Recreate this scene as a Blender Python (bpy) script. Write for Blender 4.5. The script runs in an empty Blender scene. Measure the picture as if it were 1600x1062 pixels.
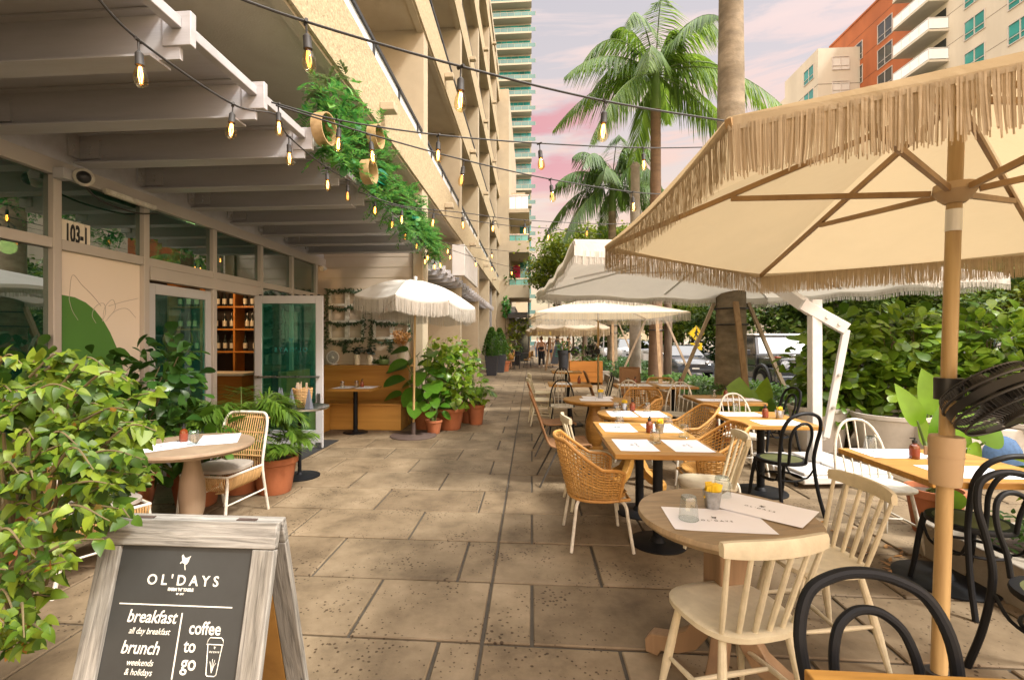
import bpy, math, random
from mathutils import Vector as V, Matrix, Euler
R = math.radians
sc = bpy.context.scene
COL = sc.collection
rnd = random.Random(11)
U = rnd.uniform
# ---------------------------------------------------------------- camera model (metres; X across the walk, Y along it)
H = 1.55; F_ = 750.0; YAW = R(4.3); CX = 774.6; CY = 530.0
def _dir(px, py):
    u = (px - CX) / F_; v = (CY - py) / F_
    return V((-math.sin(YAW) + u * math.cos(YAW), math.cos(YAW) + u * math.sin(YAW), v))
def gp(px, py, z=0.0):
    d = _dir(px, py); t = (z - H) / d.z
    return V((d.x * t, d.y * t, z))
def ay(px, py, Y):
    d = _dir(px, py); t = Y / d.y
    return V((d.x * t, Y, H + d.z * t))
def ax(px, py, X):
    d = _dir(px, py); t = X / d.x
    return V((X, d.y * t, H + d.z * t))
def face(dx, dy):                       # rotation that turns local +Y to (dx,dy)
    return math.atan2(-dx, dy)

class MB:
    def __init__(s): s.v = []; s.f = []; s.m = []; s.s = []
    def add(s, vs, fs, mi=0, sm=False):
        b = len(s.v); s.v.extend([tuple(p) for p in vs])
        for f in fs:
            s.f.append(tuple(b + i for i in f)); s.m.append(mi); s.s.append(sm)
        return s
    def box(s, x0, x1, y0, y1, z0, z1, mi=0):
        return s.add([(x0,y0,z0),(x1,y0,z0),(x1,y1,z0),(x0,y1,z0),(x0,y0,z1),(x1,y0,z1),(x1,y1,z1),(x0,y1,z1)],
              [(0,3,2,1),(4,5,6,7),(0,1,5,4),(1,2,6,5),(2,3,7,6),(3,0,4,7)], mi)
    def obox(s, c, size, rot=(0,0,0), mi=0):
        M3 = Euler(rot).to_matrix(); c = V(c); h = V(size) / 2
        vs = [c + M3 @ V((h.x*a, h.y*b, h.z*d)) for d in (-1,1) for (a,b) in ((-1,-1),(1,-1),(1,1),(-1,1))]
        return s.add(vs, [(0,3,2,1),(4,5,6,7),(0,1,5,4),(1,2,6,5),(2,3,7,6),(3,0,4,7)], mi)
    def bar(s, a, b, w, h, up=(0,0,1), mi=0):
        a = V(a); b = V(b); d = (b - a).normalized(); u = V(up)
        x = d.cross(u)
        if x.length < 1e-5: x = d.cross(V((0,1,0)))
        x.normalize(); u = x.cross(d).normalized()
        vs = []
        for p in (a, b):
            for (i, j) in ((-1,-1),(1,-1),(1,1),(-1,1)): vs.append(p + x*(i*w/2) + u*(j*h/2))
        return s.add(vs, [(0,3,2,1),(4,5,6,7),(0,1,5,4),(1,2,6,5),(2,3,7,6),(3,0,4,7)], mi)
    def tube(s, pts, r, n=8, mi=0, closed=False, cap=True):
        pts = [V(p) for p in pts]; N = len(pts)
        rr = r if isinstance(r, (list, tuple)) else [r]*N
        prev = None; vs = []
        for i, p in enumerate(pts):
            if closed: t = pts[(i+1) % N] - pts[i-1]
            else: t = pts[min(i+1, N-1)] - pts[max(i-1, 0)]
            if t.length < 1e-9: t = V((0,0,1))
            t.normalize()
            if prev is None:
                x = t.cross(V((0,0,1)))
                if x.length < 1e-3: x = t.cross(V((0,1,0)))
            else:
                x = prev - t * prev.dot(t)
                if x.length < 1e-6: x = t.cross(V((0,0,1)))
            x.normalize(); y = t.cross(x); prev = x
            for k in range(n):
                a = 2*math.pi*k/n
                vs.append(p + (x*math.cos(a) + y*math.sin(a)) * rr[i])
        fs = []
        for i in range(N if closed else N-1):
            j = (i+1) % N
            for k in range(n):
                l = (k+1) % n
                fs.append((i*n+k, i*n+l, j*n+l, j*n+k))
        s.add(vs, fs, mi, True)
        if cap and not closed:
            s.add(vs[:n], [tuple(reversed(range(n)))], mi); s.add(vs[-n:], [tuple(range(n))], mi)
        return s
    def lathe(s, prof, c=(0,0,0), n=24, mi=0, sm=True, close=True, wob=0):
        vs = []; c = V(c)
        for (r, z) in prof:
            for k in range(n):
                a = 2*math.pi*k/n
                vs.append((c.x + r*math.cos(a), c.y + r*math.sin(a), c.z + z))
        fs = []
        for i in range(len(prof)-1):
            for k in range(n):
                l = (k+1) % n
                fs.append((i*n+k, i*n+l, (i+1)*n+l, (i+1)*n+k))
        if close:
            if prof[0][0] > 1e-5: fs.append(tuple(reversed(range(n))))
            if prof[-1][0] > 1e-5: fs.append(tuple((len(prof)-1)*n + k for k in range(n)))
        return s.add(vs, fs, mi, sm)
    def prism(s, pts, ext, mi=0):           # polygon (ccw seen against ext... any) extruded by ext
        n = len(pts); e = V(ext); vs = [V(p) for p in pts] + [V(p)+e for p in pts]
        return s.add(vs, [tuple(reversed(range(n))), tuple(range(n, 2*n))] + [(i,(i+1)%n,n+(i+1)%n,n+i) for i in range(n)], mi)
    def ball(s, c, r, n=10, m=7, mi=0, sq=(1,1,1)):
        c = V(c); vs = []
        for i in range(m+1):
            th = math.pi*i/m
            for k in range(n):
                a = 2*math.pi*k/n
                vs.append((c.x+r*sq[0]*math.sin(th)*math.cos(a), c.y+r*sq[1]*math.sin(th)*math.sin(a), c.z+r*sq[2]*math.cos(th)))
        fs = [(i*n+k,(i+1)*n+k,(i+1)*n+(k+1)%n,i*n+(k+1)%n) for i in range(m) for k in range(n)]
        return s.add(vs, fs, mi, True)
    def grid(s, fn, nu, nv, mi=0, sm=True, wrap=False):   # fn(i,j) -> point
        vs = [fn(i, j) for i in range(nu) for j in range(nv)]
        fs = [(i*nv+j, ((i+1)%nu)*nv+j, ((i+1)%nu)*nv+j+1, i*nv+j+1) for i in range(nu if wrap else nu-1) for j in range(nv-1)]
        return s.add(vs, fs, mi, sm)
    def leaf(s, p, d, n, L, W, droop=.25, shape=0, fold=.25, mi=0):
        p = V(p); d = V(d).normalized(); n = V(n)
        x = d.cross(n)
        if x.length < 1e-4: x = d.cross(V((.3,.5,.8)))
        x.normalize(); n = x.cross(d).normalized()
        prof = (((0,.1),(.18,.8),(.45,1),(.75,.62),(1,0.02)), ((0,.1),(.3,.55),(.6,.95),(.85,.85),(1,.3)), ((0,.15),(.35,1),(.7,.6),(1,.02)),
                ((0,.7),(.12,1),(.45,.86),(.75,.5),(1,.02)), ((0,.35),(.5,1),(1,.05)),
                ((0,.25),(.04,.62),(.12,.88),(.25,1),(.4,.97),(.55,.84),(.7,.64),(.85,.36),(.95,.13),(1,.01)), ((0,.1),(.05,.5),(.15,.8),(.35,1),(.55,1),(.75,.82),(.9,.5),(1,.05)))[shape]
        vs = []
        for (t, w) in prof:
            c = p + d*(L*t) - n*(droop*L*t*t)
            vs += [c - x*(W/2*w) + n*(fold*W*w*.5), c, c + x*(W/2*w) + n*(fold*W*w*.5)]
        fs = []
        for i in range(len(prof)-1):
            b = i*3; fs += [(b,b+1,b+4,b+3),(b+1,b+2,b+5,b+4)]
        return s.add(vs, fs, mi, True)
    def build(s, name, mats, parent=None, bevel=0, seg=2, sharp=35, loc=None):
        me = bpy.data.meshes.new(name); me.from_pydata(s.v, [], s.f)
        for m in (mats if isinstance(mats, (list, tuple)) else [mats]): me.materials.append(M[m] if isinstance(m, str) else m)
        me.polygons.foreach_set('material_index', s.m); me.polygons.foreach_set('use_smooth', s.s)
        me.update()
        try: me.set_sharp_from_angle(angle=R(sharp))
        except Exception: pass
        o = bpy.data.objects.new(name, me); COL.objects.link(o)
        if parent: o.parent = parent
        if loc is not None: o.location = loc
        if bevel:
            b = o.modifiers.new('bevel', 'BEVEL'); b.width = bevel; b.segments = seg; b.limit_method = 'ANGLE'; b.angle_limit = R(40)
        return o
def tag(o, label=None, cat=None, group=None, kind=None):
    if label: o['label'] = label
    if cat: o['category'] = cat
    if group: o['group'] = group
    if kind: o['kind'] = kind
    return o
def thing(name, label, cat, loc=(0,0,0), rz=0, group=None):
    o = bpy.data.objects.new(name, None); COL.objects.link(o); o.empty_display_size = .1
    o.location = loc; o.rotation_euler = (0,0,rz)
    return tag(o, label, cat, group)
def structure(mb, name, mats, **k):
    o = mb.build(name, mats, **k); o['kind'] = 'structure'; return o
KIDS = {}
def kids(o): return [c for c in COL.objects if c.parent == o]
def copy_tree(o, parent=None):
    c = o.copy(); COL.objects.link(c)
    if parent: c.parent = parent
    if o.name not in KIDS: KIDS[o.name] = kids(o)
    for ch in KIDS[o.name]: copy_tree(ch, c)
    return c
USED = set()
def place(proto, label, loc, rz=0, group=None, scale=None):
    if proto.name in USED: o = copy_tree(proto)
    else: o = proto; USED.add(proto.name); KIDS[o.name] = kids(o); [KIDS.__setitem__(k.name, kids(k)) for k in KIDS[o.name]]
    o.location = loc; o.rotation_euler = (0,0,rz); o['label'] = label
    if group: o['group'] = group
    if scale: o.scale = (scale,)*3 if not isinstance(scale, tuple) else scale
    return o
def text_mesh(txt, size, mat, parent=None, name='lettering', loc=(0,0,0), rot=(0,0,0), bold=0, shear=0, spacing=1, ext=.0006, align='CENTER', line=1, sx=1):
    cu = bpy.data.curves.new(name, 'FONT'); cu.body = txt; cu.size = size; cu.align_x = align; cu.align_y = 'CENTER'
    cu.offset = bold; cu.shear = shear; cu.space_character = spacing; cu.extrude = ext; cu.space_line = line; cu.resolution_u = 3
    t = bpy.data.objects.new(name, cu); COL.objects.link(t)
    bpy.context.view_layer.update()
    me = bpy.data.meshes.new_from_object(t.evaluated_get(bpy.context.evaluated_depsgraph_get()))
    bpy.data.objects.remove(t); bpy.data.curves.remove(cu)
    me.materials.clear(); me.materials.append(M[mat])
    o = bpy.data.objects.new(name, me); COL.objects.link(o); o.parent = parent; o.location = loc; o.rotation_euler = rot; o.scale = (sx,1,1)
    return o
def arc(a0, a1, n): return [a0 + (a1-a0)*i/(n-1) for i in range(n)]
def curve(pts, n=6):                     # Catmull-Rom through points
    pts = [V(p) for p in pts]; P = [2*pts[0]-pts[1]] + pts + [2*pts[-1]-pts[-2]]; out = []
    for i in range(1, len(P)-2):
        for k in range(n):
            t = k/n; a, b, c, d = P[i-1], P[i], P[i+1], P[i+2]
            out.append(.5*((2*b) + (c-a)*t + (2*a-5*b+4*c-d)*t*t + (3*b-a-3*c+d)*t**3))
    return out + [pts[-1]]
# ---------------------------------------------------------------- materials
M = {}
def _nt(name):
    m = bpy.data.materials.new(name); m.use_nodes = True; nt = m.node_tree
    return m, nt, nt.nodes['Principled BSDF'], nt.nodes['Material Output']
def N(nt, t, **k):
    n = nt.nodes.new(t)
    for a, b in k.items():
        if a in n.inputs.keys() if isinstance(a, str) else False: n.inputs[a].default_value = b
        else: setattr(n, a, b)
    return n
def L(nt, a, ao, b, bi): nt.links.new(a.outputs[ao], b.inputs[bi])
def c4(c): return (c[0], c[1], c[2], 1)
def mul(c, k): return tuple(min(1, x*k) for x in c)
def ramp(nt, stops):
    r = nt.nodes.new('ShaderNodeValToRGB'); e = r.color_ramp.elements
    while len(e) > 1: e.remove(e[-1])
    e[0].position = stops[0][0]; e[0].color = c4(stops[0][1])
    for p, c in stops[1:]:
        x = e.new(p); x.color = c4(c)
    return r
def coord(nt, stretch=(1,1,1), kind='Object'):
    tc = nt.nodes.new('ShaderNodeTexCoord'); mp = nt.nodes.new('ShaderNodeMapping'); mp.inputs['Scale'].default_value = stretch
    L(nt, tc, kind, mp, 'Vector'); return mp
def pm(name, col, rough=.6, var=.12, scale=6, bump=.0, bscale=60, metal=0, stretch=(1,1,1), island=0, spec=.5, dirt=0, detail=6, objrand=0, coat=0):
    """painted / mineral / metal surface: noise tints the base colour, fine noise bumps it, wear stains it"""
    m, nt, b, out = _nt(name)
    mp = coord(nt, stretch)
    n1 = N(nt, 'ShaderNodeTexNoise'); n1.inputs['Scale'].default_value = scale; n1.inputs['Detail'].default_value = detail; L(nt, mp, 0, n1, 'Vector')
    r = ramp(nt, [(.25, mul(col, 1-var)), (.5, col), (.75, mul(col, 1+var*.8))]); L(nt, n1, 0, r, 0)
    src = r
    if dirt:
        n3 = N(nt, 'ShaderNodeTexNoise'); n3.inputs['Scale'].default_value = scale*.35; n3.inputs['Detail'].default_value = 8; n3.inputs['Roughness'].default_value = .7; L(nt, mp, 0, n3, 'Vector')
        r3 = ramp(nt, [(.42, (1-dirt, 1-dirt*1.05, 1-dirt*1.15)), (.62, (1,1,1))]); L(nt, n3, 0, r3, 0)
        mx = N(nt, 'ShaderNodeMix', data_type='RGBA', blend_type='MULTIPLY'); mx.inputs[0].default_value = 1
        nt.links.new(src.outputs[0], mx.inputs[6]); nt.links.new(r3.outputs[0], mx.inputs[7]); src = mx
    o_ = src.outputs[2] if src.type == 'MIX' else src.outputs[0]
    if island or objrand:
        g = N(nt, 'ShaderNodeNewGeometry') if island else N(nt, 'ShaderNodeObjectInfo')
        k = island or objrand
        rr = ramp(nt, [(0, (1-k,)*3), (1, (1+k*.0,)*3)]); nt.links.new(g.outputs['Random Per Island' if island else 'Random'], rr.inputs[0])
        mx = N(nt, 'ShaderNodeMix', data_type='RGBA', blend_type='MULTIPLY'); mx.inputs[0].default_value = 1
        nt.links.new(o_, mx.inputs[6]); nt.links.new(rr.outputs[0], mx.inputs[7]); o_ = mx.outputs[2]
    nt.links.new(o_, b.inputs['Base Color'])
    rr2 = N(nt, 'ShaderNodeMapRange'); rr2.inputs[3].default_value = max(0, rough-.1); rr2.inputs[4].default_value = min(1, rough+.12); L(nt, n1, 0, rr2, 0); L(nt, rr2, 0, b, 'Roughness')
    b.inputs['Metallic'].default_value = metal; b.inputs['Specular IOR Level'].default_value = spec
    if coat: b.inputs['Coat Weight'].default_value = coat; b.inputs['Coat Roughness'].default_value = .08
    if bump:
        n2 = N(nt, 'ShaderNodeTexNoise'); n2.inputs['Scale'].default_value = bscale; n2.inputs['Detail'].default_value = 5; L(nt, mp, 0, n2, 'Vector')
        bp = N(nt, 'ShaderNodeBump'); bp.inputs['Strength'].default_value = bump; bp.inputs['Distance'].default_value = .01; L(nt, n2, 0, bp, 'Height'); L(nt, bp, 0, b, 'Normal')
    M[name] = m; return m
def wood(name, dark, light, axis=0, rough=.5, scale=1.0, bump=.15, island=.12, knots=.0, plank=0):
    m, nt, b, out = _nt(name)
    s = [14, 14, 14]; s[axis] = .9
    mp = coord(nt, [x*scale for x in s])
    n0 = N(nt, 'ShaderNodeTexNoise'); n0.inputs['Scale'].default_value = 1.1; n0.inputs['Detail'].default_value = 9; n0.inputs['Roughness'].default_value = .62; n0.inputs['Distortion'].default_value = .6; L(nt, mp, 0, n0, 'Vector')
    r = ramp(nt, [(.28, dark), (.46, tuple((a+c)/2 for a, c in zip(dark, light))), (.68, light)]); L(nt, n0, 0, r, 0)
    mp2 = coord(nt, [x*.22*scale for x in s]); n2 = N(nt, 'ShaderNodeTexNoise'); n2.inputs['Scale'].default_value = 1.2; n2.inputs['Detail'].default_value = 4; L(nt, mp2, 0, n2, 'Vector')
    r2 = ramp(nt, [(.3, (.72,.70,.66)), (.6, (1,1,1))]); L(nt, n2, 0, r2, 0)
    mx = N(nt, 'ShaderNodeMix', data_type='RGBA', blend_type='MULTIPLY'); mx.inputs[0].default_value = 1
    nt.links.new(r.outputs[0], mx.inputs[6]); nt.links.new(r2.outputs[0], mx.inputs[7])
    g = N(nt, 'ShaderNodeNewGeometry'); r3 = ramp(nt, [(0, (1-island,)*3), (1, (1,1,1))]); nt.links.new(g.outputs['Random Per Island'], r3.inputs[0])
    mx2 = N(nt, 'ShaderNodeMix', data_type='RGBA', blend_type='MULTIPLY'); mx2.inputs[0].default_value = 1
    nt.links.new(mx.outputs[2], mx2.inputs[6]); nt.links.new(r3.outputs[0], mx2.inputs[7]); nt.links.new(mx2.outputs[2], b.inputs['Base Color'])
    b.inputs['Roughness'].default_value = rough
    bp = N(nt, 'ShaderNodeBump'); bp.inputs['Strength'].default_value = bump; bp.inputs['Distance'].default_value = .004; L(nt, n0, 0, bp, 'Height'); L(nt, bp, 0, b, 'Normal')
    M[name] = m; return m
def leafmat(name, cols, trans=.35, rough=.45, spec=.4, scale=30):
    m, nt, b, out = _nt(name)
    g = N(nt, 'ShaderNodeNewGeometry')
    r = ramp(nt, [(i/(len(cols)-1), c) for i, c in enumerate(cols)]); nt.links.new(g.outputs['Random Per Island'], r.inputs[0])
    n1 = N(nt, 'ShaderNodeTexNoise'); n1.inputs['Scale'].default_value = scale; mp = coord(nt); L(nt, mp, 0, n1, 'Vector')
    r2 = ramp(nt, [(.3, (.8,.8,.75)), (.7, (1.0,1.0,1.0))]); L(nt, n1, 0, r2, 0)
    mx = N(nt, 'ShaderNodeMix', data_type='RGBA', blend_type='MULTIPLY'); mx.inputs[0].default_value = 1
    nt.links.new(r.outputs[0], mx.inputs[6]); nt.links.new(r2.outputs[0], mx.inputs[7])
    nt.links.new(mx.outputs[2], b.inputs['Base Color']); b.inputs['Roughness'].default_value = rough; b.inputs['Specular IOR Level'].default_value = spec
    t = N(nt, 'ShaderNodeBsdfTranslucent')
    hs = N(nt, 'ShaderNodeHueSaturation'); hs.inputs['Value'].default_value = 1.5; hs.inputs['Hue'].default_value = .485; nt.links.new(mx.outputs[2], hs.inputs['Color']); L(nt, hs, 0, t, 'Color')
    ms = N(nt, 'ShaderNodeMixShader'); ms.inputs[0].default_value = trans
    L(nt, b, 0, ms, 1); L(nt, t, 0, ms, 2); L(nt, ms, 0, out, 'Surface'); M[name] = m; return m
def fabric(name, col, trans=.35, rough=.85, weave=600, tint=None, var=.06, thread=0):
    m, nt, b, out = _nt(name)
    mp = coord(nt); n1 = N(nt, 'ShaderNodeTexNoise'); n1.inputs['Scale'].default_value = 2.2; n1.inputs['Detail'].default_value = 7; L(nt, mp, 0, n1, 'Vector')
    r = ramp(nt, [(.3, mul(col, 1-var)), (.7, mul(col, 1+var))]); L(nt, n1, 0, r, 0)
    if thread:
        g = N(nt, 'ShaderNodeNewGeometry'); r3 = ramp(nt, [(0, (1-thread,)*3), (1, (1,1,1))]); nt.links.new(g.outputs['Random Per Island'], r3.inputs[0])
        mx = N(nt, 'ShaderNodeMix', data_type='RGBA', blend_type='MULTIPLY'); mx.inputs[0].default_value = 1
        nt.links.new(r.outputs[0], mx.inputs[6]); nt.links.new(r3.outputs[0], mx.inputs[7]); nt.links.new(mx.outputs[2], b.inputs['Base Color'])
    else: L(nt, r, 0, b, 'Base Color')
    b.inputs['Roughness'].default_value = rough; b.inputs['Specular IOR Level'].default_value = .15
    w = N(nt, 'ShaderNodeTexNoise'); w.inputs['Scale'].default_value = weave; w.inputs['Detail'].default_value = 1; L(nt, mp, 0, w, 'Vector')
    bp = N(nt, 'ShaderNodeBump'); bp.inputs['Strength'].default_value = .12; bp.inputs['Distance'].default_value = .002; L(nt, w, 0, bp, 'Height')
    wr = N(nt, 'ShaderNodeTexNoise'); wr.inputs['Scale'].default_value = 5; wr.inputs['Detail'].default_value = 4; wr.inputs['Distortion'].default_value = 1.2; L(nt, mp, 0, wr, 'Vector')
    bw = N(nt, 'ShaderNodeBump'); bw.inputs['Strength'].default_value = .35; bw.inputs['Distance'].default_value = .03; L(nt, wr, 0, bw, 'Height'); L(nt, bp, 0, bw, 'Normal'); L(nt, bw, 0, b, 'Normal')
    t = N(nt, 'ShaderNodeBsdfTranslucent'); t.inputs['Color'].default_value = c4(tint or col)
    ms = N(nt, 'ShaderNodeMixShader'); ms.inputs[0].default_value = trans; L(nt, b, 0, ms, 1); L(nt, t, 0, ms, 2); L(nt, ms, 0, out, 'Surface')
    M[name] = m; return m
def glass(name, tint, base=.06, ior=1.45, rough=.0, opacity=0.0, body=(.02,.05,.04)):
    """thin pane: tinted see-through, fresnel mirror, optional milky body"""
    m, nt, b, out = _nt(name)
    t = N(nt, 'ShaderNodeBsdfTransparent'); t.inputs[0].default_value = c4(tint)
    g = N(nt, 'ShaderNodeBsdfGlossy'); g.inputs['Roughness'].default_value = rough
    fr = N(nt, 'ShaderNodeLayerWeight'); fr.inputs['Blend'].default_value = .5
    pw = N(nt, 'ShaderNodeMath', operation='POWER'); pw.inputs[1].default_value = 4; nt.links.new(fr.outputs['Facing'], pw.inputs[0])
    ad = N(nt, 'ShaderNodeMath', operation='MULTIPLY_ADD'); ad.inputs[1].default_value = .75; ad.inputs[2].default_value = base; ad.use_clamp = True; L(nt, pw, 0, ad, 0)
    src = t
    if opacity:
        d = N(nt, 'ShaderNodeBsdfDiffuse'); d.inputs[0].default_value = c4(body); mm = N(nt, 'ShaderNodeMixShader'); mm.inputs[0].default_value = opacity; L(nt, t, 0, mm, 1); L(nt, d, 0, mm, 2); src = mm
    ms = N(nt, 'ShaderNodeMixShader'); L(nt, ad, 0, ms, 0); L(nt, src, 0, ms, 1); L(nt, g, 0, ms, 2); L(nt, ms, 0, out, 'Surface')
    M[name] = m; return m
def emit(name, col, s):
    m, nt, b, out = _nt(name); b.inputs['Base Color'].default_value = c4(col); b.inputs['Emission Color'].default_value = c4(col); b.inputs['Emission Strength'].default_value = s; M[name] = m; return m
def paving_mat():
    m, nt, b, out = _nt('paving')
    mp = coord(nt); g = N(nt, 'ShaderNodeNewGeometry')
    n1 = N(nt, 'ShaderNodeTexNoise'); n1.inputs['Scale'].default_value = 2.3; n1.inputs['Detail'].default_value = 9; n1.inputs['Roughness'].default_value = .68; L(nt, mp, 0, n1, 'Vector')
    r = ramp(nt, [(.28, (.100,.071,.040)), (.5, (.212,.157,.094)), (.72, (.305,.233,.147))]); L(nt, n1, 0, r, 0)
    # each slab has a tone of its own
    ri = ramp(nt, [(0, (.66,.64,.62)), (.35, (.9,.88,.86)), (.6, (.80,.80,.80)), (1, (1.0,1.0,1.0))]); nt.links.new(g.outputs['Random Per Island'], ri.inputs[0])
    a = N(nt, 'ShaderNodeMix', data_type='RGBA', blend_type='MULTIPLY'); a.inputs[0].default_value = 1; nt.links.new(r.outputs[0], a.inputs[6]); nt.links.new(ri.outputs[0], a.inputs[7])
    # open pits
    vo = N(nt, 'ShaderNodeTexVoronoi'); vo.inputs['Scale'].default_value = 34; vo.inputs['Randomness'].default_value = 1; L(nt, mp, 0, vo, 'Vector')
    nz = N(nt, 'ShaderNodeTexNoise'); nz.inputs['Scale'].default_value = 44; nz.inputs['Detail'].default_value = 3; L(nt, mp, 0, nz, 'Vector')
    nb = N(nt, 'ShaderNodeTexNoise'); nb.inputs['Scale'].default_value = 2.7; nb.inputs['Detail'].default_value = 3; L(nt, mp, 0, nb, 'Vector')
    mr = N(nt, 'ShaderNodeMapRange'); mr.inputs[1].default_value = .36; mr.inputs[2].default_value = .66; mr.inputs[3].default_value = .02; mr.inputs[4].default_value = .31; L(nt, nb, 0, mr, 0)
    ad = N(nt, 'ShaderNodeMath', operation='MULTIPLY_ADD'); ad.inputs[1].default_value = .55; L(nt, nz, 0, ad, 0); 
    sb = N(nt, 'ShaderNodeMath', operation='SUBTRACT'); L(nt, vo, 'Distance', sb, 0); L(nt, mr, 0, sb, 1); L(nt, sb, 0, ad, 2)
    rp = ramp(nt, [(.22, (0,0,0)), (.31, (1,1,1))]); L(nt, ad, 0, rp, 0)
    rc = ramp(nt, [(0, (.34,.29,.24)), (1, (1,1,1))]); L(nt, rp, 0, rc, 0)
    c = N(nt, 'ShaderNodeMix', data_type='RGBA', blend_type='MULTIPLY'); c.inputs[0].default_value = 1; nt.links.new(a.outputs[2], c.inputs[6]); nt.links.new(rc.outputs[0], c.inputs[7])
    # broad grey stains and spills
    ns = N(nt, 'ShaderNodeTexNoise'); ns.inputs['Scale'].default_value = .55; ns.inputs['Detail'].default_value = 8; ns.inputs['Roughness'].default_value = .6; L(nt, mp, 0, ns, 'Vector')
    rs = ramp(nt, [(.34, (.74,.73,.72)), (.52, (1,1,1))]); L(nt, ns, 0, rs, 0)
    d = N(nt, 'ShaderNodeMix', data_type='RGBA', blend_type='MULTIPLY'); d.inputs[0].default_value = 1; nt.links.new(c.outputs[2], d.inputs[6]); nt.links.new(rs.outputs[0], d.inputs[7])
    nt.links.new(d.outputs[2], b.inputs['Base Color']); b.inputs['Roughness'].default_value = .72; b.inputs['Specular IOR Level'].default_value = .3
    bp = N(nt, 'ShaderNodeBump'); bp.inputs['Strength'].default_value = .5; bp.inputs['Distance'].default_value = .006; L(nt, rp, 0, bp, 'Height')
    nf = N(nt, 'ShaderNodeTexNoise'); nf.inputs['Scale'].default_value = 120; nf.inputs['Detail'].default_value = 4; L(nt, mp, 0, nf, 'Vector')
    bp2 = N(nt, 'ShaderNodeBump'); bp2.inputs['Strength'].default_value = .25; bp2.inputs['Distance'].default_value = .003; L(nt, nf, 0, bp2, 'Height'); L(nt, bp, 0, bp2, 'Normal'); L(nt, bp2, 0, b, 'Normal')
    M['paving'] = m
paving_mat()
pm('grout', (.06,.048,.033), .9, .3, 20)
pm('asphalt', (.055,.055,.058), .85, .25, 3, .4, 80)
pm('concrete', (.36,.32,.26), .85, .18, 3, .35, 60, dirt=.3)
pm('ground', (.22,.19,.15), .9, .2, 1)
pm('soil', (.07,.045,.03), .95, .3, 9, .6, 40)
pm('stucco', (.42,.335,.205), .9, .34, 30, 1.0, 30, dirt=.10, detail=8)
pm('stucco_smooth', (.43,.36,.25), .9, .07, 2, .25, 60, dirt=.1)
pm('brick_white', (.47,.39,.30), .85, .06, 3, .15, 60)
pm('beam_grey', (.44,.435,.45), .45, .10, 2, .12, 25, stretch=(.4,4,4), dirt=.15)
pm('frame_metal', (.44,.40,.36), .45, .05, 3, .04, 40)
pm('door_metal', (.47,.47,.48), .42, .05, 3, .03, 40)
pm('dark_metal', (.025,.025,.027), .42, .2, 10, .05, 60)
pm('black_paint', (.008,.009,.011), .52, .2, 12, .06, 70, dirt=.2, spec=.2)
pm('black_plastic', (.012,.012,.013), .4, .1, 8)
pm('white_metal', (.62,.61,.59), .4, .05, 6, .03, 50, dirt=.1)
pm('cream_paint', (.64,.575,.415), .48, .06, 26, .12, 90, dirt=.13, objrand=.08)
pm('white_paint', (.70,.67,.59), .5, .08, 26, .08, 90, dirt=.28)
pm('steel', (.55,.55,.55), .28, .08, 8, metal=1)
pm('galvanised', (.42,.43,.44), .35, .35, 40, metal=.9)
pm('terracotta', (.40,.135,.055), .8, .15, 6, .15, 60, dirt=.2)
pm('rust_plate', (.075,.05,.04), .7, .3, 9, .2, 40)
pm('ceramic', (.70,.64,.53), .45, .06, 5)
pm('ceramic_green', (.13,.22,.08), .35, .1, 6)
pm('pot_stone', (.55,.52,.46), .75, .08, 4, .1, 60, dirt=.2)
pm('planter_dark', (.035,.038,.045), .6, .15, 6)
pm('paper', (.84,.86,.93), .8, .02, 4)
pm('ink', (.09,.09,.10), .8, .05, 4)
pm('chalkboard', (.030,.032,.031), .62, .35, 4, dirt=.25)
pm('chalk', (.66,.65,.58), .9, .12, 60)
pm('table_grey', (.34,.25,.145), .5, .22, 9, .14, 70, stretch=(1,7,1), dirt=.22)
pm('amber', (.16,.035,.008), .12, .2, 5, spec=.7)
pm('label_red', (.20,.035,.010), .5, .15, 12)
pm('yellow_packet', (.80,.55,.03), .6, .1, 30, island=.2)
pm('napkin', (.09,.095,.115), .9, .2, 20)
pm('tan_plastic', (.42,.30,.175), .5, .06, 8)
pm('cushion', (.30,.265,.225), .95, .08, 30, .2, 400)
pm('seat_green', (.095,.105,.04), .5, .25, 8, .1, 60)
pm('rubber', (.018,.018,.018), .8, .1, 8)
pm('tyre', (.018,.018,.02), .85, .15, 8)
pm('car_dark', (.030,.033,.037), .22, .05, 3, coat=1)
pm('car_slate', (.055,.062,.072), .22, .05, 3, coat=1)
pm('car_white', (.72,.72,.72), .25, .04, 3, coat=1)
pm('car_trim', (.02,.02,.022), .5, .1, 8)
pm('headlamp', (.65,.66,.68), .08, .1, 12, metal=.6)
pm('sign_yellow', (.80,.55,.01), .5, .03, 5)
pm('galv_post', (.30,.31,.31), .5, .1, 20, metal=.3)
pm('orange_render', (.36,.105,.030), .85, .20, .6, .2, 20, dirt=.2, stretch=(1,1,.3))
pm('cream_render', (.52,.475,.38), .85, .07, .5, .1, 20, dirt=.14, stretch=(1,1,.25))
pm('shop_grey', (.23,.22,.215), .8, .08, 1)
pm('tower_white', (.33,.30,.225), .8, .05, .3)
pm('tower_rail', (.08,.17,.16), .2, .2, .5, island=.3)
pm('tower_glass', (.02,.25,.27), .12, .35, .35, spec=.8, island=.5)
pm('teal_glass', (.03,.24,.22), .12, .3, .6, spec=.8, island=.35)
pm('balcony_glass', (.09,.36,.32), .15, .3, .5, spec=.8, island=.3)
pm('dark_glass', (.025,.032,.032), .06, .3, .6, spec=.9)
pm('rail_glass', (.72,.78,.80), .08, .06, 3, spec=.8)  # pale base colour carries the sky reflected in the glass
pm('window_blind', (.52,.50,.45), .7, .08, 2)
pm('interior_dark', (.045,.036,.03), .8, .2, 3)
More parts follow.
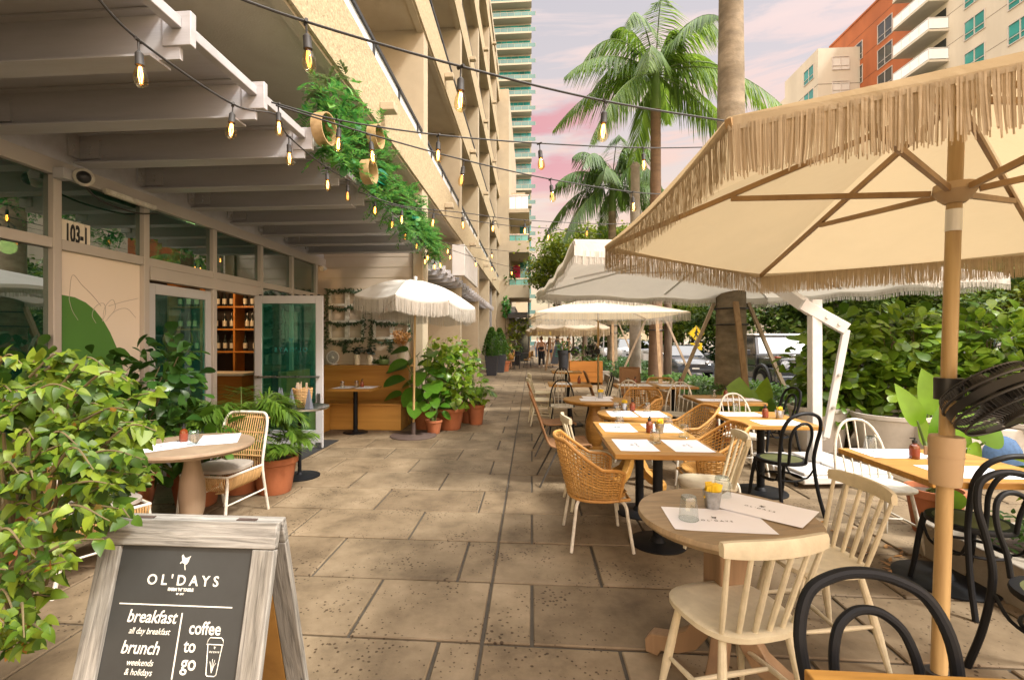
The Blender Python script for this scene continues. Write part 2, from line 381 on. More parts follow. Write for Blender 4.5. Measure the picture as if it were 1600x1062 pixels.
pm('interior_floor', (.12,.085,.055), .6, .2, 3)
pm('decal_white', (.76,.66,.55), .6, .03, 1)
pm('decal_green', (.075,.21,.035), .6, .08, 2)
pm('decal_line', (.46,.41,.36), .7, .05, 3)
pm('red_poster', (.55,.012,.07), .6, .1, 3)
pm('trunk_palm', (.27,.215,.145), .92, .30, 2.2, .8, 16, stretch=(1.6,1.6,3.2), dirt=.4, detail=9)
pm('trunk_red', (.17,.105,.062), .9, .25, 3, .5, 22, stretch=(1,1,4))
pm('crownshaft', (.12,.20,.04), .5, .2, 3)
pm('bark', (.13,.095,.065), .95, .3, 6, .7, 26, stretch=(1,1,.4))
pm('stem', (.13,.10,.045), .8, .25, 10)
pm('stem_green', (.11,.16,.04), .6, .2, 10)
pm('skin', (.48,.27,.17), .55, .06, 6)
pm('hair_dark', (.035,.02,.012), .6, .2, 30); pm('hair_brown', (.17,.075,.03), .6, .25, 30); pm('hair_blond', (.42,.27,.12), .6, .2, 30)
pm('denim_dark', (.06,.12,.23), .9, .3, 30)
pm('cloth_black', (.02,.021,.024), .9, .2, 20); pm('denim', (.05,.085,.17), .9, .2, 40); pm('cloth_white', (.65,.63,.6), .9, .1, 20); pm('cloth_navy', (.03,.04,.075), .9, .2, 20)
pm('denim_light', (.10,.20,.36), .9, .25, 30)
wood('oak', (.29,.135,.024), (.54,.29,.065), 0, .45, 2.2); wood('oak_y', (.29,.135,.024), (.54,.29,.065), 1, .45, 2.2); wood('hoop_wood', (.36,.23,.10), (.55,.40,.21), 0)
wood('bench_wood', (.34,.15,.026), (.58,.31,.07), 0, .45, .35); wood('bench_wood_y', (.34,.15,.026), (.58,.31,.07), 1, .45, .35)
wood('orange_wood', (.42,.15,.02), (.66,.27,.05), 0, .5, .35)
wood('pole_wood', (.40,.255,.105), (.58,.41,.19), 2, .45, 1.8); wood('stake_wood', (.24,.14,.06), (.46,.30,.16), 2, .8, .6); wood('stake_pale', (.34,.25,.16), (.55,.43,.31), 2, .8, .6)
wood('rib_wood', (.27,.155,.06), (.40,.25,.11), 2, .5, .6)
wood('weathered', (.085,.08,.07), (.36,.345,.31), 0, .85, 5.5, .8); wood('weathered_y', (.085,.08,.07), (.36,.345,.31), 1, .85, 5.5, .8); wood('weathered_z', (.20,.17,.14), (.52,.46,.39), 2, .85, 1.0, .5)
wood('pedestal', (.19,.115,.06), (.34,.22,.125), 2, .55, .6); wood('ply', (.30,.15,.03), (.42,.22,.05), 2, .7, .5)
wood('pedestal_grey', (.24,.17,.11), (.37,.27,.18), 2, .6, .4)
pm('wicker', (.50,.27,.07), .55, .18, 30, .1, 120, island=.35); pm('wicker_rim', (.46,.235,.06), .5, .2, 25, .1, 120)
pm('rattan', (.55,.34,.14), .55, .15, 30, island=.3)
pm('woven_brown', (.25,.125,.05), .7, .22, 140, .6, 260); pm('mesh_frame', (.05,.045,.04), .5, .1, 8)
pm('basket', (.50,.30,.12), .7, .25, 60, .5, 150, island=.3)
fabric('canvas_tan', (.47,.385,.26), .36, tint=(.62,.48,.285), var=.12); fabric('canvas_white', (.62,.60,.55), .26, tint=(.66,.60,.50), var=.08); fabric('canvas_cream', (.76,.68,.54), .35, tint=(.82,.63,.36))
fabric('fringe_tan', (.54,.43,.285), .3, weave=300, var=.16, tint=(.52,.38,.21), thread=.32); fabric('fringe_white', (.60,.56,.49), .3, weave=300, var=.1, thread=.3)
leafmat('leaf_lime', [(.025,.065,.007), (.06,.125,.010), (.10,.18,.013), (.16,.245,.018), (.22,.30,.024), (.045,.105,.009)], .36)
leafmat('leaf_mid', [(.03,.085,.010), (.055,.14,.012), (.09,.19,.018), (.045,.115,.01)], .35)
leafmat('leaf_dark', [(.018,.060,.010), (.034,.10,.014), (.055,.14,.016), (.025,.08,.012)], .28, .35, .5)
leafmat('leaf_clusia', [(.05,.12,.012), (.095,.19,.016), (.15,.26,.022), (.22,.33,.03), (.075,.16,.014)], .34, .30, .5)
leafmat('leaf_faux', [(.03,.17,.04), (.07,.27,.045), (.15,.34,.06), (.04,.22,.07)], .32); leafmat('leaf_olive', [(.07,.10,.03), (.11,.15,.05), (.14,.18,.08)], .25)
leafmat('leaf_teal', [(.01,.20,.11), (.02,.26,.15)], .2)
leafmat('leaf_bloom', [(.30,.10,.02), (.36,.19,.03), (.22,.16,.03)], .35)
leafmat('leaf_palm', [(.06,.13,.016), (.11,.21,.025), (.17,.28,.035), (.075,.16,.018)], .48, .4)
leafmat('leaf_palm_dark', [(.04,.09,.014), (.07,.14,.02), (.10,.18,.025)], .32, .4)
leafmat('leaf_alocasia', [(.09,.21,.012), (.14,.28,.016), (.20,.34,.022)], .40, .35, scale=9)
leafmat('leaf_fig', [(.03,.10,.008), (.06,.17,.012), (.09,.22,.02)], .35, .35)
leafmat('leaf_tree', [(.03,.07,.010), (.06,.12,.014), (.10,.165,.02), (.14,.20,.025)], .3)
leafmat('leaf_tree_yellow', [(.07,.12,.010), (.12,.19,.015), (.19,.25,.02), (.24,.28,.025)], .35)
leafmat('garland', [(.035,.06,.028), (.055,.085,.04), (.08,.11,.055)], .2); leafmat('dried', [(.38,.18,.05), (.50,.27,.09), (.30,.14,.04)], .25)
leafmat('leaf_vase', [(.012,.028,.016), (.022,.045,.026)], .15)
glass('store_glass', (.24,.42,.34), .30, opacity=.26, body=(.010,.11,.072)); glass('door_glass', (.50,.86,.76), .07, opacity=.10, body=(.015,.19,.16)); glass('tumbler', (.90,.93,.93), .07); glass('windscreen', (.12,.14,.14), .18, 1.5); glass('bulb_glass', (.98,.88,.66), .05)
glass('bulb_amber', (.98,.80,.45), .04, 1.4)
emit('filament', (1,.42,.09), 16); emit('filament_dim', (1,.40,.08), 3); emit('lamp_warm', (1,.55,.20), 6); emit('strip_white', (1,.9,.75), .6)
pm('cord_black', (.022,.020,.018), .6, .1, 8)
# ================================================================ world, sun, camera
w = bpy.data.worlds.new('World'); sc.world = w; w.use_nodes = True; nt = w.node_tree
bg = nt.nodes['Background']
SUN_EL, SUN_AZ = R(52), R(118)          # sun stands over the street, behind and beside the camera
sky = nt.nodes.new('ShaderNodeTexSky'); sky.sky_type = 'NISHITA'; sky.sun_disc = False; sky.sun_elevation = SUN_EL; sky.sun_rotation = SUN_AZ
tc = nt.nodes.new('ShaderNodeTexCoord'); sx = nt.nodes.new('ShaderNodeSeparateXYZ'); L(nt, tc, 'Generated', sx, 0)
gr = ramp(nt, [(0, (.92,.76,.46)), (.07, (1,.76,.38)), (.16, (1,.66,.34)), (.27, (.92,.69,.50)), (.40, (.75,.63,.56)), (.60, (.64,.58,.56)), (.80, (1,.97,.93)), (1, (1,.98,.95))]); L(nt, sx, 'Z', gr, 0)
mp = nt.nodes.new('ShaderNodeMapping'); mp.inputs['Scale'].default_value = (1.0,1.0,7.0); mp.inputs['Location'].default_value = (.35,.1,.52); L(nt, tc, 'Generated', mp, 0)
cn = nt.nodes.new('ShaderNodeTexNoise'); cn.inputs['Scale'].default_value = 2.7; cn.inputs['Detail'].default_value = 12; cn.inputs['Roughness'].default_value = .6; cn.inputs['Distortion'].default_value = .5; L(nt, mp, 0, cn, 0)
cm = ramp(nt, [(.46, (0,0,0)), (.55, (.8,.8,.8)), (.70, (1,1,1))]); L(nt, cn, 0, cm, 0)
cc = ramp(nt, [(.0, (.95,.66,.36)), (.25, (1,.60,.36)), (.45, (1,.70,.56)), (.7, (.97,.85,.77)), (1, (1,.98,.95))]); L(nt, sx, 'Z', cc, 0)
mx = nt.nodes.new('ShaderNodeMix'); mx.data_type = 'RGBA'; L(nt, cm, 0, mx, 0); nt.links.new(gr.outputs[0], mx.inputs[6]); nt.links.new(cc.outputs[0], mx.inputs[7])
# one red bank of cloud low over the street
mp2 = nt.nodes.new('ShaderNodeMapping'); mp2.inputs['Scale'].default_value = (1.6,1.6,7); mp2.inputs['Location'].default_value = (2.3,.7,.1); L(nt, tc, 'Generated', mp2, 0)
c2 = nt.nodes.new('ShaderNodeTexNoise'); c2.inputs['Scale'].default_value = 2.6; c2.inputs['Detail'].default_value = 8; L(nt, mp2, 0, c2, 0)
cr = ramp(nt, [(.45, (0,0,0)), (.56, (1,1,1))]); L(nt, c2, 0, cr, 0)
bandr = ramp(nt, [(.20, (0,0,0)), (.33, (1,1,1)), (.42, (1,1,1)), (.50, (0,0,0))]); L(nt, sx, 'Z', bandr, 0)
azr = ramp(nt, [(.30, (0,0,0)), (.46, (1,1,1)), (.56, (.9,.9,.9)), (.66, (0,0,0))])
adx = nt.nodes.new('ShaderNodeMath'); adx.operation = 'MULTIPLY_ADD'; adx.inputs[1].default_value = 1.0; adx.inputs[2].default_value = .47; L(nt, sx, 'X', adx, 0); L(nt, adx, 0, azr, 0)
m1 = nt.nodes.new('ShaderNodeMix'); m1.data_type = 'RGBA'; m1.blend_type = 'MULTIPLY'; m1.inputs[0].default_value = 1; nt.links.new(cr.outputs[0], m1.inputs[6]); nt.links.new(bandr.outputs[0], m1.inputs[7])
m2 = nt.nodes.new('ShaderNodeMix'); m2.data_type = 'RGBA'; m2.blend_type = 'MULTIPLY'; m2.inputs[0].default_value = 1; nt.links.new(m1.outputs[2], m2.inputs[6]); nt.links.new(azr.outputs[0], m2.inputs[7])
m3 = nt.nodes.new('ShaderNodeMix'); m3.data_type = 'RGBA'; nt.links.new(m2.outputs[2], m3.inputs[0]); nt.links.new(mx.outputs[2], m3.inputs[6]); m3.inputs[7].default_value = (.84,.33,.28,1)
bg2 = nt.nodes.new('ShaderNodeBackground'); nt.links.new(m3.outputs[2], bg2.inputs[0])
# sky boosted overhead and behind as added fill light, the coloured dusk only low over the street
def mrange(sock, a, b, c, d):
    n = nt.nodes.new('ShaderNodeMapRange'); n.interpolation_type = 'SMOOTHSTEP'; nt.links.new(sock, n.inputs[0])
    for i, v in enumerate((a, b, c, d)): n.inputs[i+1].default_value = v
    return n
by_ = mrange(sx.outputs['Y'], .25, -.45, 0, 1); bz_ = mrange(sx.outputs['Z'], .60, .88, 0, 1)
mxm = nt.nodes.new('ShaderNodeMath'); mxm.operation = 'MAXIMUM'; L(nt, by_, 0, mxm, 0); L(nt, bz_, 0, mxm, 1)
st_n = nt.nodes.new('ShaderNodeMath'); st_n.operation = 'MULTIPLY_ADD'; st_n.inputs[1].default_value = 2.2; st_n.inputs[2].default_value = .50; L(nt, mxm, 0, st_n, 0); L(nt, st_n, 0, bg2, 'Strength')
L(nt, sky, 0, bg, 0); bg.inputs[1].default_value = .05; sky.altitude = 0; sky.air_density = .6; sky.dust_density = 4; sky.ozone_density = .3
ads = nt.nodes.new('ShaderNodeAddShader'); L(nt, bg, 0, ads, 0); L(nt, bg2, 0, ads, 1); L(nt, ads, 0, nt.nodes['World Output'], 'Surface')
sl = bpy.data.lights.new('sun', 'SUN'); sl.energy = 3.2; sl.angle = R(9); sl.color = (1,.95,.88); so = bpy.data.objects.new('sun', sl); COL.objects.link(so)
sd = V((math.cos(SUN_EL)*math.sin(SUN_AZ), math.cos(SUN_EL)*math.cos(SUN_AZ), math.sin(SUN_EL)))
so.rotation_euler = sd.to_track_quat('Z', 'Y').to_euler(); so.location = (5,-5,20)
cd = bpy.data.cameras.new('camera'); cam = bpy.data.objects.new('camera', cd); COL.objects.link(cam); sc.camera = cam
cam.location = (0,0,H); cam.rotation_euler = (R(90),0,YAW); cd.sensor_width = 36; cd.lens = 36*F_/1600; cd.shift_x = (800-CX)/1600; cd.shift_y = -(531-CY)/1600; cd.clip_end = 1500; cd.clip_start = .05
sc.view_settings.view_transform = 'Standard'; sc.view_settings.look = 'None'; sc.view_settings.exposure = 0.82; sc.view_settings.gamma = 1
try:
    sc.cycles.use_denoising = True; sc.cycles.denoiser = 'OPENIMAGEDENOISE'; sc.cycles.max_bounces = 7; sc.cycles.transparent_max_bounces = 24; sc.cycles.caustics_reflective = False; sc.cycles.caustics_refractive = False; sc.cycles.sample_clamp_indirect = 6
except Exception: pass

# ================================================================ ground
g = MB(); g.add([(-600,-300,-.30),(900,-300,-.30),(900,1200,-.30),(-600,1200,-.30)], [(0,1,2,3)]); structure(g, 'ground', 'ground')
g = MB(); g.add([(5.75,-40,-.14),(22,-40,-.14),(22,300,-.14),(5.75,300,-.14)], [(0,1,2,3)]); structure(g, 'road', 'asphalt')
g = MB(); g.box(22,39.9,-40,300,-.30,0); structure(g, 'far_pavement', 'concrete')
g = MB()
for y in range(-10, 80, 6): g.add([(13.8,y,-.135),(13.95,y,-.135),(13.95,y+3,-.135),(13.8,y+3,-.135)], [(0,1,2,3)])
for y in range(4, 60, 6): g.add([(8.1,y,-.135),(8.2,y,-.135),(8.2,y+2.4,-.135),(8.1,y+2.4,-.135)], [(0,1,2,3)])
structure(g, 'road_markings', 'white_paint')
g = MB(); g.box(5.55,5.75,-40,300,-.30,.012); structure(g, 'kerb', 'concrete')
# slab paving: every slab a separate block, running bond, with open joints
g = MB(); g.box(-9,5.55,-6,120,-.3,-.014); structure(g, 'paving_bed', 'grout')
g = MB(); PITCH = .612; Y0 = 2.444; gap = .009
def slab(x0, x1, y0, y1):
    j = lambda: U(-.002,.002)
    x0 += gap+j(); x1 -= gap+j(); y0 += gap+j(); y1 -= gap+j(); z = U(-.0025,.0015); c = .006
    vs = [(x0,y0,-.2),(x1,y0,-.2),(x1,y1,-.2),(x0,y1,-.2),(x0,y0,z-c),(x1,y0,z-c),(x1,y1,z-c),(x0,y1,z-c),(x0+c,y0+c,z),(x1-c,y0+c,z),(x1-c,y1-c,z),(x0+c,y1-c,z)]
    g.add(vs, [(0,1,5,4),(1,2,6,5),(2,3,7,6),(3,0,4,7),(4,5,9,8),(5,6,10,9),(6,7,11,10),(7,4,8,11),(8,9,10,11)])
k = -8
while Y0 + k*PITCH < 70:
    y0 = Y0 + k*PITCH; y1 = y0 + PITCH; odd = k % 2
    xr = -.255; x = xr; off = -.48 if odd else -.96
    xs = [xr, off]
    while xs[-1] > -4.2: xs.append(xs[-1]-.965)
    for a, b in zip(xs[1:], xs): slab(a, b, y0, y1)
    xs = [xr, 0.0 if not odd else .44]
    while xs[-1] < 5.4: xs.append(xs[-1]+.90)
    xs[-1] = 5.55
    for a, b in zip(xs, xs[1:]):
        if b-a > .1: slab(a, b, y0, y1)
    k += 1
structure(g, 'pavement', 'paving')
g = MB(); g.add([(-4.1,5.25,.004),(-2.95,5.25,.004),(-2.95,7.15,.004),(-4.1,7.15,.004)], [(0,1,2,3)]); g.box(-4.1,-2.95,5.25,7.15,.001,.012)
tag(g.build('entrance_mat', 'rubber'), 'black rubber doormat lying before the open glass door', 'doormat')

# ================================================================ the long beige building
XF, XS, YE = -2.04, -4.0, 8.95
bld = thing('apartment_building', 'beige stucco apartment block with stacked balconies above the restaurant patio', 'building', (XF,0,0))
def bp_(mb, name, mat, **k): 
    for i, v in enumerate(mb.v): mb.v[i] = (v[0]-XF, v[1], v[2])
    return mb.build(name, mat, bld, **k)
FINS = (9.0, 13.6, 18.2, 22.8, 27.4)
for (z0, z1) in ((4.40,5.20),(7.42,8.22),(10.44,11.24),(13.46,14.26),(16.48,17.28)):
    g = MB(); g.box(XF-.16, XF+.02, -6, 30, z0, z1); bp_(g, 'parapet', 'stucco')
    g = MB(); g.box(-6, XF-.165, -6, 30, z0+.02, z0+.22); g.box(XF-.14,XF-.02,-6,30,z0-.035,z0-.003); bp_(g, 'floor_slab', 'stucco_smooth')
    if z0 < 13:
        g = MB(); g.box(XF-.075, XF-.06, -6, 30, z1+.02, z1+.28); bp_(g, 'balustrade_glass', 'rail_glass')
        g = MB(); g.box(XF-.10, XF-.03, -6, 30, z1+.282, z1+.33); y = -6
        while y < 30: g.box(XF-.10, XF-.04, y, y+.06, z1+.002, z1+.28); y += 1.22
        bp_(g, 'balustrade', 'dark_metal')
    for y in (6.25, 11.0, 15.5, 20.0, 24.5):
        g = MB(); g.box(XF+.022, XF+.22, y, y+.17, z0+.20, z0+.31)
        bp_(g, 'waterspout', 'stucco_smooth', bevel=.01)
for y in FINS:
    g = MB(); g.box(-5.5, XF-.005 if y > 9.1 else XF-.012, y, y+.36, 0 if y > 9.5 else 3.32, 18); bp_(g, 'fin_wall', 'stucco_smooth')
g = MB(); g.box(-6.2,-5.5,-6,30,4.42,18); bp_(g, 'rear_wall', 'stucco_smooth')
for f in range(4):
    for y in FINS[:-1]:
        g = MB(); z = 4.64+3.02*f; g.box(-5.495,-5.45,y+.9,y+3.9,z,z+2.3)
        bp_(g, 'balcony_door', 'dark_glass')
g = MB(); g.box(-6,XF,-6,30,18,18.4); bp_(g, 'roof', 'stucco_smooth')
# patio end wall of painted blocks, with the pier that closes it
g = MB(); g.box(-4.6, -2.24, YE, YE+.34, 0, 4.38)
bp_(g, 'block_wall', 'brick_white')
g = MB()
for r in range(20):
    z = .12 + r*.2
    g.box(-4.0,-2.245,YE-.004,YE-.0015,z,z+.008)
bp_(g, 'block_courses', 'stucco_smooth')
g = MB(); g.box(-2.238, XF-.003, YE-.05, YE+.4, 0, 4.38); bp_(g, 'pier', 'stucco_smooth', bevel=.01)
# recessed front beyond the pier, and its far return
g = MB(); g.box(-4.6,-3.3,YE+.42,26,0,4.38); bp_(g, 'ground_floor_wall', 'stucco_smooth')
for (y0, y1) in ((15.0,17.2),(19.2,21.6)):
    g = MB(); g.box(-3.298,-3.26,y0,y1,.1,2.4); bp_(g, 'shop_window', 'dark_glass')
    g = MB(); g.box(-3.257,-3.22,y0-.08,y0,0,2.5); g.box(-3.257,-3.22,y1,y1+.08,0,2.5); g.box(-3.257,-3.22,y0,y1,2.41,2.5); g.box(-3.257,-3.22,(y0+y1)/2-.03,(y0+y1)/2+.03,.1,2.4); bp_(g, 'window_frame', 'dark_metal')
g = MB(); g.box(-3.3,-2.2,26,26.4,0,4.38); bp_(g, 'return_wall', 'shop_grey')
# far wing: full height pier with wall lettering, small balconies beside it
wing = thing('balcony_wing', 'beige wing with a lettered pier and small glass fronted balconies', 'building', (-2.1,30,0))
WX0 = ay(778,500,30).x; WX1 = ay(795,500,30).x; WX2 = ay(827,500,30).x
def wp(mb, name, mat, **k):
    for i, v in enumerate(mb.v): mb.v[i] = (v[0]+2.1, v[1]-30, v[2])
    return mb.build(name, mat, wing, **k)
g = MB(); g.box(-6,WX1,30,44,0,17.2); wp(g, 'pier', 'stucco_smooth')
g = MB(); g.box(WX2-.10,WX2,33.7,33.9,.3,9.4); wp(g, 'drain_post', 'dark_metal')
for y0, y1, yr in ((465,445,436),(394,376,367),(332,326,306)):
    z0 = ay(810,y0,30).z; z1 = ay(810,y1,30).z; z2 = ay(810,yr,30).z
    g = MB(); g.box(WX1+.002,WX2,30,33.6,z0,z1); wp(g, 'balcony', 'stucco_smooth')
    g = MB(); x = WX1+.05
    while x < WX2-.3: g.box(x, x+.36, 30.03,30.05,z1+.003,z2); x += .39
    wp(g, 'balcony_glass', 'balcony_glass' if y0 > 340 else 'rail_glass')
    g = MB(); g.box(WX1+.01,WX2-.02,30.0,30.06,z2+.003,z2+.06); wp(g, 'handrail', 'steel')
    g = MB(); g.box(WX1+.002,WX2-.3,33.62,34,z1,z1+2.1); wp(g, 'recess_wall', 'stucco_smooth')
    if y0 > 340:
        g = MB(); g.box(WX1+.6,WX1+1.05,33.57,33.615,z1,z1+1.95); wp(g, 'balcony_door', 'teal_glass')
g = MB(); g.box(WX1+.15,WX1+.62,33.50,33.55,ay(800,440,33.5).z,ay(800,422,33.5).z+.35); wp(g, 'red_panel', 'red_poster')
g = MB(); g.box(WX1,WX1+.4,30.2,44,0,3.6); wp(g, 'side_wall', 'shop_grey'); g = MB(); g.box(WX1+.41,WX2-.1,33.9,34.2,0,3.0); wp(g, 'shopfront', 'dark_glass')
g = MB(); g.prism([(WX1+.01,28.6,3.02),(WX1+.01,30.2,3.25),(WX1+.01,30.2,3.12),(WX1+.01,28.6,2.82)], (WX2-WX1-.1,0,0)); wp(g, 'awning', 'dark_metal')
p1 = ay(786,545,29.99)
text_mesh('W', .62, 'dark_metal', wing, 'wall_lettering', (p1.x+2.1+.12, -.012, ay(790,545,30).z), (R(90),0,0), bold=.015)
text_mesh('O', .62, 'dark_metal', wing, 'wall_lettering', (p1.x+2.1+.10, -.012, ay(790,561,30).z), (R(90),0,0), bold=.015)
text_mesh('and', .42, 'dark_metal', wing, 'wall_lettering', (p1.x+2.1-.06, -.012, ay(790,523,30).z), (R(90),0,0), bold=.012)
text_mesh('....', .62, 'dark_metal', wing, 'wall_lettering', (p1.x+2.1-.04, -.012, ay(790,530,30).z), (R(90),0,0), bold=.02)
# far glass tower
tw = thing('glass_tower', 'tall tower of teal glass with pale balcony bands at the end of the street', 'tower', (-7,95,0))
g = MB(); g.box(-9,6.85,2,18,0,96); g.build('core', 'tower_white', tw)
g = MB()
for f in range(31):
    x = -9
    while x < 6.6:
        ww = U(.8,1.5); g.box(x, min(x+ww-.06,6.84), 1.9, 1.98, f*3.1+.35, f*3.1+2.75); x += ww
g.build('glazing', 'tower_glass', tw)
bal = MB(); bal.box(-9,6.95,0,1.88,0,.34,0)
x = -9
while x < 6.8: bal.box(x,x+1.32,.02,.06,.36,1.10,1); bal.box(x+1.33,x+1.37,.0,.07,.34,1.16,0); x += 1.4
bal.box(-9,6.95,0,.08,1.11,1.17,0)
b0 = bal.build('balcony', ['tower_white','tower_rail'], tw)
for f in range(1, 31):
    o = b0.copy(); COL.objects.link(o); o.parent = tw; o.location = (0,0,f*3.1)
# ================================================================ buildings across the road
XR = 40.0
rb = thing('orange_building', 'tall orange rendered apartment block across the road', 'building', (XR+1.4,60,0))
yl = ax(1297,75,XR+1.4).y; zt = ax(1297,75,XR+1.4).z
def rp_(o, mb, name, mat, off, **k):
    for i, v in enumerate(mb.v): mb.v[i] = (v[0]-off[0], v[1]-off[1], v[2]-off[2])
    return mb.build(name, mat, o, **k)
off = (XR+1.4,60,0)
g = MB(); g.box(XR+1.4,XR+16,54,yl,0,zt); rp_(rb, g, 'wall', 'orange_render', off)
g = MB(); g.box(XR+1.3,XR+16,54,yl+.1,zt,zt+.25); rp_(rb, g, 'coping', 'orange_render', off)
g = MB()
for z in range(4, 42, 3): g.box(XR+1.385,XR+1.398,54,yl,z-.03,z)
rp_(rb, g, 'joint_groove', 'interior_dark', off)
def window_mesh(wd, hg, mats=('frame_metal','teal_glass'), split=1, low=.3):
    """faces -X; frame and panes set in it"""
    m = MB(); t = .07
    m.box(-.05,.06,0,wd,0,t); m.box(-.05,.06,0,wd,hg-t,hg); m.box(-.05,.06,0,t,t,hg-t); m.box(-.05,.06,wd-t,wd,t,hg-t)
    m.box(-.04,.05,wd/2-t/2,wd/2+t/2,t,hg-t); m.box(-.04,.05,t,wd-t,hg*low,hg*low+t*.8)
    a = m
    b = MB(); b.add([(.02,t,t),(.02,wd/2,t),(.02,wd/2,hg*low),(.02,t,hg*low)],[(0,1,2,3)]); b.add([(.02,wd/2,t),(.02,wd-t,t),(.02,wd-t,hg*low),(.02,wd/2,hg*low)],[(0,1,2,3)])
    b.add([(.02,t,hg*low),(.02,wd/2,hg*low),(.02,wd/2,hg-t),(.02,t,hg-t)],[(0,1,2,3)]); b.add([(.02,wd/2,hg*low),(.02,wd-t,hg*low),(.02,wd-t,hg-t),(.02,wd/2,hg-t)],[(0,1,2,3)])
    return a, b
def windows(root, spots, wd, hg, glassm, rot=0, frame='frame_metal'):
    a, b = window_mesh(wd, hg)
    f0 = a.build('window', frame, root); p0 = b.build('pane', glassm, f0)
    for i, s in enumerate(spots):
        if i == 0: f = f0
        else:
            f = f0.copy(); COL.objects.link(f); f.parent = root; p = p0.copy(); COL.objects.link(p); p.parent = f
        f.location = s; f.rotation_euler = (0,0,rot)
wo = ax(1395,92,XR+1.4)
windows(rb, [(-.03, y-60, z) for z in [wo.z - 3.02*k for k in range(-1,6)] for y in (wo.y, wo.y+5)][:12], 2.4, 2.3, 'dark_glass')
cb = thing('cream_building', 'cream apartment block with pale balconies and wide windows across the road', 'building', (XR,40,0)); off = (XR,40,0)
yr = ax(1426,60,XR).y
g = MB(); g.box(XR,XR+14,8,yr,8.5,52); rp_(cb, g, 'wall', 'cream_render', off)
g = MB(); g.box(XR-.6,XR+14,4,yr,0,8.4); rp_(cb, g, 'shop_podium', 'shop_grey', off)
g = MB()
for z in [9.3+2.93*k for k in range(15)]: g.box(XR-.012,XR-.002,8,yr,z-.03,z)
rp_(cb, g, 'joint_groove', 'interior_dark', off)
w1 = ax(1507,66,XR); w2 = ax(1540,48,XR)
spots = []
for k in range(-2, 5):
    for dy in (0, -4.1, -8.2, -12.3): spots.append((-.03, w2.y-40+dy, w1.z+2.93*k))
windows(cb, spots, w1.y-w2.y, 1.75, 'teal_glass')
bz = ax(1484,95,XR).z
bm = MB(); bm.box(-1.9,-.002,0,4.6,0,.22,0); 
for yy in arc(.04,4.56,5): bm.box(-1.86,-1.80,yy-.03,yy+.03,.22,1.30,1)
bm.box(-1.87,-1.79,0,4.6,1.30,1.36,1); bm.box(-1.86,0,.0,.06,1.30,1.36,1); bm.box(-1.86,0,4.54,4.6,1.30,1.36,1)
bm.box(-1.84,-1.82,.08,4.52,.30,1.26,2); bm.box(-1.80,-.05,.02,.04,.30,1.26,2); bm.box(-1.80,-.05,4.56,4.58,.30,1.26,2)
yb = ax(1483,95,XR).y
b0 = bm.build('balcony', ['cream_render','white_metal','rail_glass'], cb)
dm = MB(); dm.box(-.06,-.012,.3,4.2,.22,2.4,0); dm.box(-.08,-.06,2.2,2.3,.22,2.4,1); d0 = dm.build('balcony_door', ['dark_glass','frame_metal'], b0)
for i, k in enumerate(range(-3, 4)):
    if i == 0: o = b0
    else:
        o = b0.copy(); COL.objects.link(o); o.parent = cb; d = d0.copy(); COL.objects.link(d); d.parent = o
    o.location = (0, yb-40, bz+2.93*k)
# shop signs on its podium
p = ax(1533,452,XR-.62); text_mesh('arvia', 1.25, 'white_metal', cb, 'sign_lettering', (p.x-XR-.05, p.y-40, p.z), (R(90),0,R(-90)), bold=.03)
p = ax(1533,462,XR-.62); text_mesh('medspa', .42, 'white_metal', cb, 'sign_lettering', (p.x-XR-.05, p.y-40, p.z-.25), (R(90),0,R(-90)), bold=.01)
p = ax(1474,470,XR-.62); text_mesh('V', 1.3, 'denim_light', cb, 'sign_lettering', (p.x-XR-.05, p.y-40, p.z), (R(90),0,R(-90)), bold=.05)
p = ax(1333,482,XR-.62); text_mesh('ROSA', 1.0, 'dark_metal', cb, 'sign_lettering', (p.x-XR-.05, p.y-40, p.z), (R(90),0,R(-90)), bold=.03)
for a, b in ((1505,1560),(1584,1640),(1400,1450)):
    y1 = ax(a,500,XR-.6).y; y0 = ax(b,500,XR-.6).y
    g = MB(); g.box(XR-.68,XR-.602,y0,y1,0,4.2); rp_(cb, g, 'shop_window', 'dark_glass', off)
    g = MB(); g.box(XR-.72,XR-.603,y0-.2,y0,0,4.4); g.box(XR-.72,XR-.603,y1,y1+.2,0,4.4); g.box(XR-.72,XR-.603,y0,y1,4.202,4.45); rp_(cb, g, 'shop_frame', 'white_metal', off)
g = MB(); pz = ax(1570,112,XR)
for k in range(7): g.box(XR-2.4,XR-.004,pz.y-4+k*1.3,pz.y-4+k*1.3+.25,pz.z-3.2,pz.z-2.9)
g.box(XR-2.5,XR-2.2,pz.y-4.2,pz.y+4.4,pz.z-2.88,pz.z-2.6); rp_(cb, g, 'slat_canopy', 'white_metal', off)
lb = thing('pale_building', 'pale stepped apartment block standing beyond the orange one', 'building', (37,64,0)); off = (37,64,0)
c0 = ay(1278,76,64); c1 = ay(1349,76,64)
g = MB(); g.box(c0.x,c1.x+6,64,72,0,c0.z); rp_(lb, g, 'wall', 'cream_render', off)
c2 = ax(1253,128,c0.x+.4); g = MB(); g.box(c0.x+.4,c1.x,72.002,80,0,c2.z); rp_(lb, g, 'lower_wall', 'cream_render', off)
c3 = ax(1222,150,c0.x+.8); g = MB(); g.box(c0.x+.8,c1.x,80.002,100,0,c3.z-1); rp_(lb, g, 'end_wall', 'cream_render', off)
g = MB(); z = c0.z-4.6
while z > 5: g.box(c0.x-.01,c0.x-.002,64,72,z,z+.06); g.box(c0.x,c1.x,63.99,63.998,z,z+.06); z -= 3.1
rp_(lb, g, 'joint_groove', 'interior_dark', off)
wf = ay(1300,110,64); spots = [(wf.x-37+2.1, -.03, wf.z-3.1*k) for k in range(0,6)]
windows(lb, spots, 2.1, 1.7, 'window_blind', R(90))
o = None
